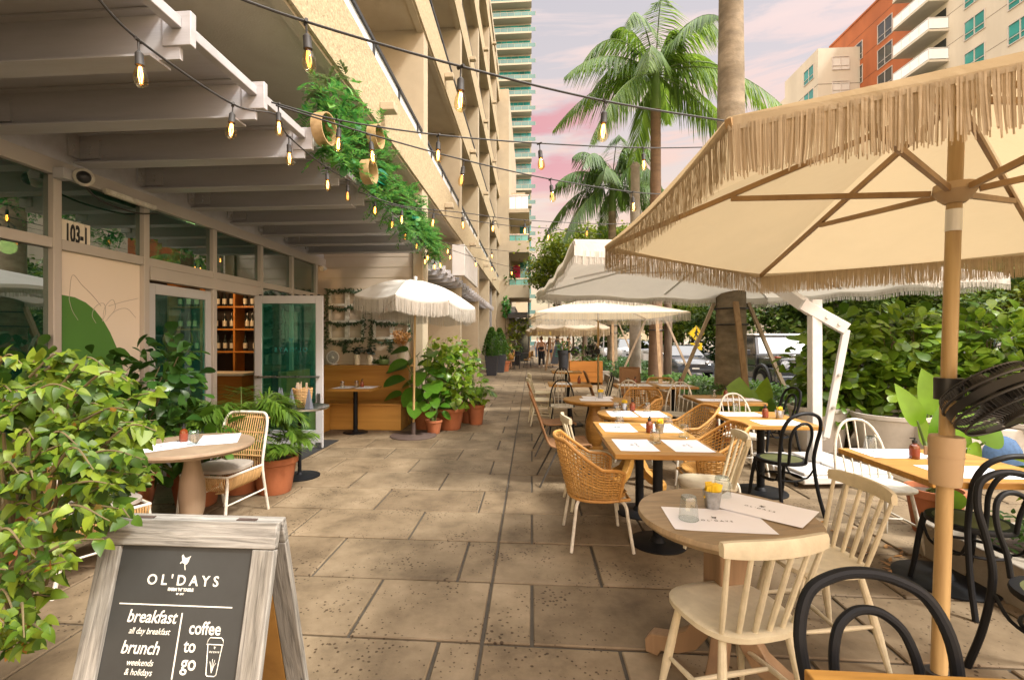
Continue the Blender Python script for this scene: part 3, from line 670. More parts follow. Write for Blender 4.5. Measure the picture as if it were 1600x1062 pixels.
ws = ax(1272,122,c0.x); spots = [(c0.x-37-.03, ws.y-64, ws.z-3.1*k) for k in range(0,6)] + [(c0.x-37+.37, 75-64, c2.z-3.6-3.1*k) for k in range(4)]
windows(lb, spots, 2.3, 1.9, 'teal_glass')
g = MB(); bb = ax(1252,172,c0.x); g.box(c0.x-1.6,c0.x+.39,72.1,79,bb.z-.2,bb.z+.1); g2 = MB(); g2.box(c0.x-1.58,c0.x-1.54,72.1,79,bb.z+.12,bb.z+1.2); g2.box(c0.x-1.5,c0.x,72.1,72.14,bb.z+.12,bb.z+1.2)
rp_(lb, g, 'balcony', 'cream_render', off); rp_(lb, g2, 'balcony_glass', 'rail_glass', off)
# ================================================================ the restaurant front
sf = thing('storefront', 'glazed restaurant front with grey metal mullions and a glass double door', 'shop front', (XS,0,0))
def sp(mb, name, mat, parent=None, **k):
    for i, v in enumerate(mb.v): mb.v[i] = (v[0]-XS, v[1], v[2])
    return mb.build(name, mat, parent or sf, **k)
MY = [-.4, .7, 1.75, 2.8] + [ax(px,420,XS).y for px in (81,222,330,404,453,491)]
MY[-1] = min(MY[-1], YE-.12)
ZH = ax(222,322,XS).z; ZT0 = ax(222,415,XS).z; ZT1 = ax(222,402,XS).z
g = MB(); g.box(XS-.06,XS+.06,-1,YE-.003,ZH,ZH+.16); sp(g, 'header', 'frame_metal', bevel=.006)
g = MB(); g.box(XS-.3,XS+.02,-1,YE-.003,ZH+.163,4.36); sp(g, 'fascia', 'beam_grey')
for i, y in enumerate(MY): 
    g = MB(); g.box(XS-.055,XS+.055,y-.035,y+.035,0,ZH-.002); sp(g, 'mullion', 'frame_metal', bevel=.005)
for i, (a, b) in enumerate(zip(MY, MY[1:])):
    a += .037; b -= .037
    g = MB(); g.box(XS-.05,XS+.05,a,b,ZT0,ZT1); sp(g, 'transom', 'frame_metal', bevel=.004)
    g = MB(); g.box(XS-.006,XS+.006,a,b,ZT1+.002,ZH-.002); sp(g, 'pane', 'store_glass')
    door = a > MY[5]-.2 and b < MY[7]+.1
    if not door:
        decal = abs(a-.037-MY[4]) < .01
        g = MB(); g.box(XS-.006,XS+.006,a,b,.14,ZT0-.002); p = sp(g, 'decal_panel' if decal else 'pane', 'decal_white' if decal else 'store_glass')
        g = MB(); g.box(XS-.05,XS+.05,a,b,0.005,.138); sp(g, 'sill', 'frame_metal', bevel=.004)
        if decal:
            # big green leaf shape and thin line drawing on the panel
            z0 = .145; zt = ax(95,460,XS).z; pts = []
            yb_ = a+.01; ye_ = ax(150,520,XS).y
            prof = [(yb_, z0)] + [(yb_ + (b-.06-yb_)*math.sin(t*math.pi/2)**.8, zt - (zt-z0)*(1-math.cos(t*math.pi/2))) for t in arc(0,1,14)]
            g = MB(); g.prism([(XS+.0075,y,z) for y, z in prof], (.0015,0,0)); sp(g, 'green_leaf_print', 'decal_green', p)
            g = MB()
            def pl(pix): return [ax(x,y,XS+.009) for x, y in pix]
            tip = [(108,468),(113,430),(128,445),(145,462),(158,478)]
            g.tube(curve(pl(tip)), .0022, 4); g.tube(curve(pl([(108,468),(113,485),(122,500)])), .0022, 4)
            g.tube(curve(pl([(150,505),(144,492),(150,478),(162,474),(165,488),(160,502)])), .0022, 4)
            g.tube(curve(pl([(160,502),(164,480),(176,468),(180,482),(168,498)])), .0022, 4)
            g.tube(curve(pl([(170,478),(190,472),(216,466)])), .0022, 4); g.tube(curve(pl([(165,502),(180,486),(198,482),(212,496)])), .0022, 4)
            sp(g, 'line_drawing', 'decal_line', p)
# doors: one shut, one swung out
def door_leaf(parent, wd, hg, name):
    d = bpy.data.objects.new(name, None); COL.objects.link(d); d.parent = parent
    t = .10; g = MB(); g.box(0,t,-.022,.022,0.01,hg); g.box(wd-t,wd,-.022,.022,0.01,hg); g.box(t,wd-t,-.022,.022,hg-t*1.1,hg); g.box(t,wd-t,-.022,.022,.01,.26)
    g.build('door_frame', 'door_metal', d, bevel=.004)
    g = MB(); g.box(t+.001,wd-t-.001,-.004,.004,.262,hg-t*1.1-.002); g.build('door_glass', 'door_glass', d)
    return d
ya, yb2, yc = MY[5]+.05, ax(328,500,XS).y, MY[7]-.15
HD = 2.14
g = MB(); g.box(XS-.05,XS+.062,MY[5]+.04,MY[7]-.04,HD+.03,ZT0-.003); sp(g, 'door_head', 'frame_metal', bevel=.004)
d1 = door_leaf(sf, yb2-ya, HD, 'door'); d1.location = (0,ya,0); d1.rotation_euler = (0,0,R(90))
hinge = ax(398,600,XS+.05)
wleaf = (ay(503,600,hinge.y+.03) - V((XS+.05,0,0))).x
d2 = door_leaf(sf, wleaf, HD+.03, 'door'); d2.location = (.06,hinge.y,0.0); d2.rotation_euler = (0,0,R(3))
g = MB(); g.tube([(.03,-.07,1.02),(wleaf-.03,-.07,1.02)], .014, 10); g.tube([(.05,-.07,1.02),(.05,-.02,1.02)], .012, 8); g.tube([(wleaf-.05,-.07,1.02),(wleaf-.05,-.02,1.02)], .012, 8); g.build('push_bar', 'steel', d2)
g = MB(); g.box(wleaf-.075,wleaf-.03,-.035,-.0225,.62,.78); g.build('lock', 'steel', d2); g = MB(); g.box(wleaf-.09,wleaf-.01,-.05,-.0225,.02,.09); g.build('floor_bolt', 'steel', d2)
g = MB()
for k in range(9): g.box(.06+k*.105,.09+k*.105,-.018,.018,HD+.031,HD+.048)
g.build('top_studs', 'rubber', d2)
text_mesh("OL'DAYS", .088, 'teal_glass', d2, 'glass_lettering', (wleaf*.53,-.0065,1.40), (R(90),0,0), spacing=1.5, bold=.001, sx=-1)
def leaf_logo(parent, loc, rot, s, mat, name='leaf_emblem'):
    m = MB()
    m.prism([(x*s,y*s,0) for x, y in ((-.05,-.1),(-.32,.02),(-.42,-.12),(-.50,-.05),(-.30,.18),(-.42,.62),(-.30,.72),(-.10,.45),(.10,.42),(.52,.62),(.40,.40),(.34,.10),(.22,-.10),(.05,-.18))], (0,0,.0008))
    m.prism([(x*s,y*s,0) for x, y in ((-.02,-.18),(.06,-.20),(.10,-.42),(.16,-.62),(.10,-.64),(.02,-.42))], (0,0,.0008))
    return m.build(name, mat, parent, loc=loc) if not rot else _rot(m.build(name, mat, parent, loc=loc), rot)
def _rot(o, r): o.rotation_euler = r; return o
leaf_logo(d2, (wleaf*.53,-.0065,1.53), (R(90),0,0), .075, 'teal_glass')
# the room behind the glass
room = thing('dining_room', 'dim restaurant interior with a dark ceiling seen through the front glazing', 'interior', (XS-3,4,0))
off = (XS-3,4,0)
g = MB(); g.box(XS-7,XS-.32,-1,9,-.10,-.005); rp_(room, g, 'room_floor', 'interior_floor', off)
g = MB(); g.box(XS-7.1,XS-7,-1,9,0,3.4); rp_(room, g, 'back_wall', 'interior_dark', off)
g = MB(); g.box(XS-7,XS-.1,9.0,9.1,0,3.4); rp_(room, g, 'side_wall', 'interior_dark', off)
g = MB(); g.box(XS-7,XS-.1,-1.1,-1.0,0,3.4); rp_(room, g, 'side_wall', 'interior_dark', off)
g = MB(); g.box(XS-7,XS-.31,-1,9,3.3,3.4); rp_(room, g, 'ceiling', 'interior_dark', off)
sh = thing('bottle_shelf', 'tall wooden shelf of bottles standing inside the doorway', 'shelf', (XS-1.55,8.9,0))
g = MB()
for x in (-1.3,-.65,0,.65,1.3): g.box(x-.02,x+.02,-.32,-.02,0,2.6)
g.build('upright', 'orange_wood', sh)
for z in (.4,.85,1.3,1.72,2.14,2.56):
    g = MB(); g.box(-1.28,1.28,-.33,-.015,z+.001,z+.03); g.build('shelf_board', 'orange_wood', sh)
bm = MB(); bm.lathe([(.035,0),(.037,.01),(.037,.18),(.014,.24),(.014,.30)], n=12); btl = bm.build('wine_bottle', 'dark_glass')
lm = MB(); lm.lathe([(.0378,.05),(.0378,.15)], n=12, close=False); lb_ = lm.build('label', 'ceramic', btl)
tag(btl, 'dark bottle with cream label on the shelf inside the restaurant door', 'bottle', 'bottles on the indoor shelf'); KIDS[btl.name] = [lb_]
first = True
for z in (1.331,1.751,2.171):
    for x in (-1.15,-1.0,-.85,-.42,-.28,-.14,.15,.3,.45,.8,.95,1.1):
        o = btl if first else copy_tree(btl); first = False
        o.location = (XS-1.55+x+U(-.03,.03), 8.72, z)
ct = thing('counter', 'lit wooden counter just inside the open doorway', 'counter', (XS-1.5,7.8,0))
g = MB(); g.box(-.75,.75,-.25,.25,0,.95); g.build('front', 'orange_wood', ct); g = MB(); g.box(-.8,.8,-.3,.3,.952,.99); g.build('worktop', 'ceramic', ct)
for (x, y, z) in ((XS-1.5,7.2,2.5),(XS-2.5,5.5,2.7),(XS-1.4,3.2,2.7)):
    pl_ = thing('pendant_lamp', 'warm round pendant lamp glowing inside the restaurant '+('by the counter' if y > 7 else 'behind the shut door' if y > 5 else 'behind the window glass'), 'lamp', (x,y,z), 0, 'indoor pendant lamps')
    m = MB(); m.ball((0,0,0), .09, 12, 8); m.build('globe', 'lamp_warm', pl_); m = MB(); m.tube([(0,0,.085),(0,0,3.3-z)], .006, 6); m.build('flex', 'cord_black', pl_)
ll = bpy.data.lights.new('interior_lamp', 'POINT'); ll.energy = 30; ll.color = (1,.62,.3); ll.shadow_soft_size = .12; lo = bpy.data.objects.new('interior_lamp', ll); COL.objects.link(lo); lo.location = (XS-1.5,7.4,2.3)
# house number, camera, white conduit
yn0, yn1 = ax(90,367,XS).y, ax(139,374,XS).y; nw = yn1-yn0
hn = tag(text_mesh('103-1', .21, 'black_plastic', None, 'house_number', bold=.008, sx=nw*.92/.60), 'black house number 103-1 on pale plates across the transom pane', 'house number')
pn = V((XS+.03, (yn0+yn1)/2, ax(115,367,XS+.03).z)); hn.location = pn; hn.rotation_euler = (R(90),0,R(90))
g = MB()
for k in range(5): g.box(-.30+k*.12,-.19+k*.12,-.115,.115,-.012,-.003)
g.build('number_plate', 'ceramic', hn)
sc_ = thing('security_camera', 'white dome security camera on a bracket above the glazed front', 'camera', ax(100,276,XS+.07), 0)
g = MB(); g.box(-.01,.09,-.09,.0,-.04,.05); g.build('bracket', 'beam_grey', sc_, bevel=.004); g = MB(); g.ball((.15,.03,0), .075, 14, 9); g.build('housing', 'white_paint', sc_); g = MB(); g.ball((.185,-.005,-.012), .052, 12, 8); g.build('lens', 'black_plastic', sc_)
g = MB(); g.tube(curve([(.12,.05,-.05),(.05,.3,-.12),(.02,.7,-.12),(.02,1.0,-.05)]), .008, 6); g.build('cable', 'cord_black', sc_)
sb = thing('white_conduit', 'thin white conduit fixed to the header above the shut door', 'lamp', ax(205,312,XS+.08), 0)  # plain unlit conduit, gives no light
g = MB(); g.box(-.02,.02,-.3,.3,-.02,.02); g.build('body', 'white_paint', sb, bevel=.005); g = MB(); g.box(-.016,.016,-.28,.28,-.03,-.021); g.build('conduit_lip', 'white_paint', sb)
for px, py, Y, lab in ((486,368,8.0,'small dark dome camera under the far pergola beams'),):
    p = ay(px,py,Y); o = thing('dome_camera', lab, 'camera', p); m = MB(); m.lathe([(.06,.06),(.065,.03),(.06,0)], n=16); m.build('base', 'beam_grey', o); m = MB(); m.ball((0,0,0), .05, 12, 8); m.build('lens', 'black_plastic', o)
for px, py in ((506,420),):
    p = ay(px,py,YE-.12); o = thing('wall_floodlight', 'small white floodlight on the painted block wall beside the glazing', 'floodlight', p); m = MB(); m.obox((0,-.05,0), (.11,.06,.09), (R(20),0,R(-25))); m.build('head', 'white_paint', o, bevel=.01); m = MB(); m.tube([(0,.115,.02),(0,-.03,.0)], .014, 8); m.build('arm', 'frame_metal', o)
# ================================================================ pergola
XO = -1.86
def ibeam(x0, x1, z0, z1):
    m = MB(); m.box(x0,x1,-.012,.012,z0+.012,z1-.012); m.box(x0,x1-.12,-.075,.075,z0,z0+.012); m.box(x0,x1-.12,-.06,.06,z1-.012,z1); return m
ZB = ay(250,245,ay(485,220,0.01+3.75).y).z
ys = [ax(px,220,XO).y for px in (297,411,485,537)]
st = (ys[3]-ys[0])/3
def pergola(label, y0, n, step, xin, xout, zb, dp, rail=True):
    pg = thing('pergola', label, 'pergola', (xout,y0,0))
    b0 = ibeam(xin-xout, -.05, zb, zb+dp).build('beam', 'beam_grey', pg)
    m = MB(); m.box(-.145,.02,-.0225,.0225,zb+dp-.19,zb+dp-.005); pl0 = m.build('end_plate', 'beam_grey', b0, bevel=.004)
    m = MB(); m.box(xin-xout+.02,xin-xout+.20,-.032,-.0125,zb+.05,zb+dp-.06); m.box(xin-xout+.002,xin-xout+.02,-.13,-.0125,zb+.05,zb+dp-.06)
    for z in (zb+.10, zb+dp-.12): m.tube([(xin-xout+.11,-.045,z),(xin-xout+.11,-.03,z)], .014, 8); m.tube([(xin-xout+.035,-.08,z),(xin-xout+.018,-.08,z)], .014, 8)
    br0 = m.build('bracket', 'beam_grey', b0)
    for k in range(1, n):
        b = b0.copy(); COL.objects.link(b); b.location = (0,k*step,0); b.parent = pg
        for c in (pl0, br0): d = c.copy(); COL.objects.link(d); d.parent = b
    for k in range(n-1) if rail else ():
        m = MB(); m.box(-.085,-.03,k*step+.0235,(k+1)*step-.0235,zb+dp-.10,zb+dp-.04); m.build('rail', 'beam_grey', pg, bevel=.004)
    m = MB(); m.box(xin-xout,-.14,-.2,(n-1)*step+.2,zb+dp+.003,zb+dp+.05); m.build('roof_sheet', 'beam_grey', pg)
    m = MB(); m.box(xin-xout-.02,xin-xout+.0,-.2,(n-1)*step+.2,zb-.02,zb+dp); m.build('ledger', 'beam_grey', pg)
    return pg
nb = int((YE-.2-(ys[0]-3*st))/st)+1
pergola('grey steel pergola sheltering the restaurant patio under the balconies', ys[0]-3*st, nb, st, XS+.065, XO, ZB, .27)
pergola('second grey steel pergola further along the beige building', 9.95, 22, .68, -3.298, -1.95, 2.98, .22)
# hanging white sign box above the second pergola
p = ay(735,420,14.0)
sg = thing('projecting_sign', 'white slatted sign box projecting above the second pergola', 'sign', (XF+.06,12.0,3.15))
g = MB(); g.box(-.02,.30,-.06,.06,0,.78); g.build('side_panel', 'white_metal', sg, bevel=.01)
g = MB(); g.box(.24,.30,.062,2.8,0,.06); g.box(.24,.30,.062,2.8,.72,.78); g.box(.24,.30,2.74,2.8,.062,.718); g.build('frame', 'white_metal', sg)
g = MB(); y = .2
while y < 2.7: g.box(.25,.29,y,y+.08,.062,.718); y += .22
g.build('slat', 'white_metal', sg)
# ---------------------------------------------------------------- faux greenery and wooden hoops along the pergola edge
def sprig(m, p, d, L_, n, ll, lw, shape=4, droop=.3, mi=0):
    d = V(d).normalized(); p = V(p)
    for k in range(n):
        t = (k+.5)/n; q = p + d*L_*t - V((0,0,droop*L_*t*t))
        for s in (-1, 1):
            side = d.cross(V((0,0,1)));
            if side.length < .01: side = V((1,0,0))
            side.normalize(); dd = (d*.6 + side*s*.8 + V((U(-.2,.2),U(-.2,.2),U(-.2,.3)))).normalized()
            m.leaf(q, dd, V((U(-.3,.3),U(-.3,.3),1)), ll*U(.7,1.2)*(1.15-t*.5), lw*U(.8,1.2), .2, shape, .1, mi)
gar = thing('greenery_garland', 'bright artificial garland of ferns and ivy climbing over the pergola edge', 'garland', (XO,5.6,3.3))
m = MB(); zt_ = ZB+.27
def gpnt(t): return V((XO+.02, 4.05 + t*4.9, zt_ + .02))
for k in range(760):
    t = rnd.random(); q = gpnt(t)
    hmax = .62*math.exp(-((t-.12)/.13)**2) + .60*math.exp(-((t-.38)/.16)**2) + .30*math.exp(-((t-.66)/.14)**2)+.10
    hmin = -.18 - .28*math.exp(-((t-.48)/.09)**2)-.16*math.exp(-((t-.95)/.06)**2)
    z = U(hmin, hmax); q = q + V((U(-.22,.10) if z > .05 else U(.02,.10), U(-.15,.15), z))
    d = V((U(-.6,.9),U(-1,1),U(-.6,1.0)))
    if rnd.random() < .90: sprig(m, q, d, U(.16,.30), 9, .075, .020, 4, .35)
    else:
        for i in range(4): m.leaf(q+V((U(-.05,.05),U(-.06,.06),U(-.05,.05))), (U(-1,1),U(-1,1),U(-.8,.4)), (U(0,1),U(-.5,.5),1), U(.07,.13), U(.05,.09), .3, 0, .2)
off = gar.location
for i, v in enumerate(m.v): m.v[i] = (v[0]-off[0], v[1]-off[1], v[2]-off[2])
m.build('fern_leaves', 'leaf_faux', gar)
m = MB()
for k in range(260):
    t = U(0,1); hm = .66*math.exp(-((t-.08)/.10)**2) + .55*math.exp(-((t-.36)/.15)**2)+.34*math.exp(-((t-.66)/.14)**2)+.06
    q = gpnt(t) + V((U(-.25,.06),U(-.1,.1),U(.0,hm))) - V(off)
    sprig(m, q, (U(-.5,.9),U(-1,1),U(-.3,1.2)), U(.14,.24), 7, .065, .026, 2, .2)
m.build('olive_leaves', 'leaf_olive', gar)
m = MB()
for k in range(26):
    t = rnd.choice((U(.22,.30),U(.55,.70))); q = gpnt(t)+V((U(-.02,.1),0,U(-.02,.16)))-V(off)
    m.leaf(q, (U(-.4,1),U(-1,1),U(-.7,.3)), (1,0,.6), U(.12,.18), U(.08,.12), .3, 0, .2)
m.build('ivy_leaves', 'leaf_teal', gar)
for (px, py, Y, w_, h_, lab) in ((508,192,3.85,.34,.44,'wooden hoop nearest the street lamp cord in the pergola greenery'),(590,206,4.9,.26,.52,'slim wooden hoop standing in the middle of the pergola greenery'),(579,262,4.75,.28,.46,'wooden hoop hung low at the tail of the pergola greenery')):
    c = ay(px,py,Y); c.x = max(c.x, XO-.12); w_ = h_ = .27 if Y < 4 else .25; c.x -= .06; c.y += .12; o = thing('wooden_hoop', lab, 'hoop', c, R(84), 'wooden hoops in the greenery')
    m = MB(); n = 28
    def fn(i, j):
        a = 2*math.pi*i/n; r = (1, 1, .93, .93, 1)[j]; yy = (-.05,.05,.05,-.05,-.05)[j]
        return V((w_/2*r*math.cos(a), yy, h_/2*r*math.sin(a)))
    m.grid(fn, n, 5, wrap=True, sm=False); m.build('band', 'hoop_wood', o)
# ================================================================ furniture prototypes (local +Y is the sitter's forward direction)
def seat_pad(m, wx, wy, z, th, ex=.72, saddle=.008, n=28, mi=0, taper=.06):
    def pt(a, r, zz):
        ca, sa = math.cos(a), math.sin(a)
        x = wx*math.copysign(abs(ca)**ex, ca)*r; y = wy*math.copysign(abs(sa)**ex, sa)*r
        return V((x*(1+taper*y/wy), y, zz))
    rings = [(0.001, z-saddle), (.45, z-saddle*.9), (.8, z-saddle*.2), (.95, z), (1.0, z-.006), (1.0, z-th+.008), (.95, z-th), (.5, z-th), (.001, z-th)]
    m.grid(lambda i, j: pt(2*math.pi*i/n, rings[j][0], rings[j][1]), n, len(rings), mi, True, True)
def proto(name, cat): return thing(name, 'x', cat)
def turned(m, a, b, r0, r1, r2, n=10): 
    a = V(a); b = V(b); m.tube([a, a.lerp(b,.35), a.lerp(b,.55), b], [r0, r1, r1*.98, r2], n)
def spindle_chair():
    t = proto('spindle_chair', 'chair'); m = MB(); seat_pad(m, .215, .205, .462, .034, .7, .010); m.build('seat', 'cream_paint', t)
    fl = {}
    for s in (-1, 1):
        for q, (ya, yf) in enumerate(((.135,.195),(-.135,-.225))):
            m = MB(); a = V((s*.14, ya, .432)); b = V((s*.205, yf, 0)); turned(m, b, a, .0115, .019, .014); m.build('leg', 'cream_paint', t); fl[(s,q)] = (a, b)
    P_ = lambda s, q, z: fl[(s,q)][1].lerp(fl[(s,q)][0], z/.432)
    mid = []
    for s in (-1, 1):
        m = MB(); a = P_(s,0,.17); b = P_(s,1,.20); m.tube([a, a.lerp(b,.5), b], [.008,.012,.008], 8); m.build('stretcher', 'cream_paint', t); mid.append(a.lerp(b,.5))
    m = MB(); m.tube([mid[0], mid[0].lerp(mid[1],.5), mid[1]], [.008,.012,.008], 8); m.build('stretcher', 'cream_paint', t)
    top = lambda x: V((x*1.27, -.275 + 1.1*x*x*1.2, .792))
    for k in range(6):
        x = -.155 + .31*k/5; m = MB(); a = V((x, -.172+.9*x*x, .455)); b = top(x); m.tube([a, a.lerp(b,.3), b], [.0095,.0115,.009], 8); m.build('spindle', 'cream_paint', t)
    m = MB(); n = 13; sec = ((-.012,-.012),(.011,-.012),(.014,.02),(.008,.036),(-.008,.036),(-.014,.02),(-.012,-.012))
    def fn(i, j):
        x = -.172 + .344*i/(n-1); p = top(x); e = 1 - .22*abs((i/(n-1))*2-1)**4
        return V((p.x, p.y + sec[j][0]*1.1, p.z + .005 + sec[j][1]*1.35*e))
    m.grid(fn, n, 7); 
    for i in (0, n-1): m.add([fn(i, j) for j in range(6)], [tuple(range(6)) if i else tuple(reversed(range(6)))])
    m.build('top_rail', 'cream_paint', t); return t
def hoop_chair(name, mat, seatm, dark=None):
    t = proto(name, 'chair'); m = MB(); seat_pad(m, .215, .205, .455, .026, .72, .006); m.build('seat', seatm, t)
    for s in (-1, 1):
        for (ya, yf) in ((.135,.20),(-.135,-.22)):
            m = MB(); turned(m, (s*.20, yf, 0), (s*.145, ya, .432), .010, .014, .011); m.build('leg', dark or mat, t)
    m = MB(); m.tube([(-.18,.17,.19),(-.18,-.19,.19)], .008, 6); m.build('stretcher', mat, t)
    m = MB(); m.tube([(.18,.17,.19),(.18,-.19,.19)], .008, 6); m.build('stretcher', mat, t)
    m = MB(); m.tube([(-.18,0,.19),(.18,0,.19)], .008, 6); m.build('stretcher', mat, t)
    hp = []
    for a in arc(0, math.pi, 17):
        x = .195*math.copysign(abs(math.cos(a))**.8, math.cos(a)); h = abs(math.sin(a))**.85; hp.append(V((x, -.165 - .115*h, .452 + .445*h)))
    m = MB(); m.tube(hp, .0115, 8); m.build('hoop', dark or mat, t)
    for k in range(5):
        x = -.115 + .23*k/4; h = (1-(abs(x)*1.18/.195)**2.2)**.5
        m = MB(); m.tube([(x, -.172, .452), (x*1.18, -.165-.115*h, .452+.44*h)], .0065, 6); m.build('spindle', mat, t)
    return t
def bentwood_chair():
    t = proto('bentwood_chair', 'chair')
    m = MB(); m.lathe([(.165,.438),(.205,.438),(.208,.452),(.203,.466),(.165,.466)], n=32); m.build('seat_ring', 'black_paint', t)
    m = MB(); m.lathe([(.0,.474),(.10,.472),(.17,.466),(.178,.458),(.165,.444),(0,.444)], n=28); m.build('seat', 'seat_green', t)
    L1 = [(-.205,-.27,0),(-.185,-.215,.22),(-.172,-.185,.46),(-.178,-.205,.62),(-.186,-.24,.76),(-.15,-.27,.86),(-.08,-.285,.902),(0,-.29,.915)]
    pts = L1 + [(-x,y,z) for x, y, z in reversed(L1[:-1])]
    m = MB(); c = curve(pts, 5); m.tube(c, .0155, 10); m.build('back_hoop', 'black_paint', t)
    L2 = [(-.085,-.19,.458),(-.088,-.205,.56),(-.104,-.232,.68),(-.085,-.255,.77),(-.045,-.268,.812),(0,-.272,.824)]
    m = MB(); m.tube(curve(L2 + [(-x,y,z) for x, y, z in reversed(L2[:-1])], 5), .0125, 10); m.build('inner_hoop', 'black_paint', t)
    for s in (-1, 1):
        m = MB(); m.tube(curve([(s*.15,.135,.45),(s*.165,.16,.3),(s*.175,.185,.12),(s*.18,.215,0)], 4), [.017]*4+[.0155]*4+[.014]*4+[.012], 10); m.build('leg', 'black_paint', t)
        m = MB(); m.tube(curve([(s*.172,-.185,.40),(s*.16,-.12,.305),(s*.155,0,.285),(s*.16,.09,.31),(s*.158,.145,.41)], 4), .008, 8); m.build('brace', 'black_paint', t)
    m = MB(); m.tube([(.162*math.cos(a), .162*math.sin(a)-.01, .30) for a in arc(0, 2*math.pi, 25)[:-1]], .009, 8, closed=True); m.build('ring_stretcher', 'black_paint', t)
    return t
def wicker_chair():
    t = proto('wicker_armchair', 'armchair')
    A0 = R(122)
    def P_(th, s):           # th 0 = back
        f = abs(th)/A0
        top = .80 - .20*min(1, max(0, (f-.32)/.42))**1.2*(1) - .0*f; top = top if f < .9 else top - .03*(f-.9)/.1
        bot = .36; z = bot + (top-bot)*s; k = .80 + .20*s**.8
        ex = .8; sx_ = math.copysign(abs(math.sin(th))**ex, th); cy = math.copysign(abs(math.cos(th))**ex, math.cos(th))
        return V((sx_*.285*k, -cy*(.27*k + (.055*s if f < .5 else .055*s*max(0,1-(f-.5)*3))), z))
    m = MB()
    for i, s in enumerate(arc(0.0, .96, 13)):
        pts = []
        for k, th in enumerate(arc(-A0, A0, 37)):
            p = P_(th, s); n_ = V((math.sin(th), -math.cos(th), 0)); pts.append(p + n_*(.004 if (k+i) % 2 else -.004))
        m.tube(pts, .0058, 5)
    for k, th in enumerate(arc(-A0, A0, 40)):
        m.tube([P_(th, s) for s in arc(0, 1, 6)], .0048, 5)
    m.build('woven_shell', 'wicker', t)
    m = MB(); m.tube([P_(-A0, s) for s in arc(0, .98, 5)] + [P_(th, 1.0) for th in arc(-A0, A0, 31)] + [P_(A0, s) for s in arc(.98, 0, 5)], .0135, 8); m.build('rim', 'wicker_rim', t)
    m = MB(); m.tube([P_(th, 0) for th in arc(-A0, A0, 31)] , .012, 8); m.tube([P_(-A0,0), V((-.16,.22,.355)), V((.16,.22,.355)), P_(A0,0)], .012, 8); m.build('base_rim', 'wicker_rim', t)
    m = MB(); seat_pad(m, .235, .215, .40, .03, .8, .012)
    for y in arc(-.18,.21,26): 
        w_ = .235*(1-abs(y/.26)**3); m.tube([(-w_,y,.402),(0,y,.392),(w_,y,.402)], .005, 4)
    m.build('woven_seat', 'wicker', t)
    for s in (-1, 1):
        for q in (-1, 1):
            m = MB(); m.tube(curve([(s*.06,q*.12,.345),(s*.17,q*.16,.345),(s*.212,q*.182,.315),(s*.225,q*.192,.24),(s*.262,q*.225,0)], 5), .0125, 8); m.build('leg', 'white_paint', t)
    return t
def woven_chair():
    t = proto('woven_sling_chair', 'chair')
    prof = curve([(.235,.415),(.225,.445),(.05,.42),(-.12,.415),(-.20,.45),(-.25,.58),(-.32,.78),(-.385,.95)], 4)
    m = MB(); n = len(prof)
    def fn(i, j):
        y, z = prof[i].x, prof[i].y; f = i/(n-1); w_ = .225 - .02*f
        x = (-1 + 2*(j % 9)/8)*w_; dip = -.012*(1-(x/w_)**2)
        return V((x, y + (dip if f > .55 else 0) , z + (dip if f <= .55 else 0)))
    prof = [V((p[0],p[1],0)) for p in prof]
    m.grid(fn, n, 9); 
    o = m.build('woven_sling', 'woven_brown', t); sol = o.modifiers.new('thickness', 'SOLIDIFY'); sol.thickness = .012; sol.offset = 0
    m = MB()
    for s in (-1, 1): m.tube([(s*(.225-.02*i/(n-1)), p.x, p.y) for i, p in enumerate(prof)], .011, 6)
    m.tube([(-.205, prof[-1].x, prof[-1].y),(.205, prof[-1].x, prof[-1].y)], .011, 6); m.build('edge_binding', 'woven_brown', t)
    for s in (-1, 1):
        m = MB(); m.tube([(s*.19,.17,.40),(s*.235,.25,0)], .010, 8); m.build('leg', 'mesh_frame', t)
        m = MB(); m.tube([(s*.19,-.10,.40),(s*.235,-.30,0)], .010, 8); m.build('leg', 'mesh_frame', t)
    m = MB(); m.tube([(-.19,.17,.40),(-.19,-.10,.40),(.19,-.10,.40),(.19,.17,.40)], .009, 8, closed=True); m.build('seat_frame', 'mesh_frame', t)
    return t
def woven_armchair_low():
    t = woven_chair(); t.name = 'woven_sling_armchair'
    for s in (-1, 1):
        m = MB(); m.tube(curve([(s*.23,.24,.02),(s*.245,.22,.5),(s*.25,.16,.62),(s*.25,-.05,.625),(s*.235,-.26,.62)], 4), .011, 8); m.build('armrest', 'mesh_frame', t)
    return t
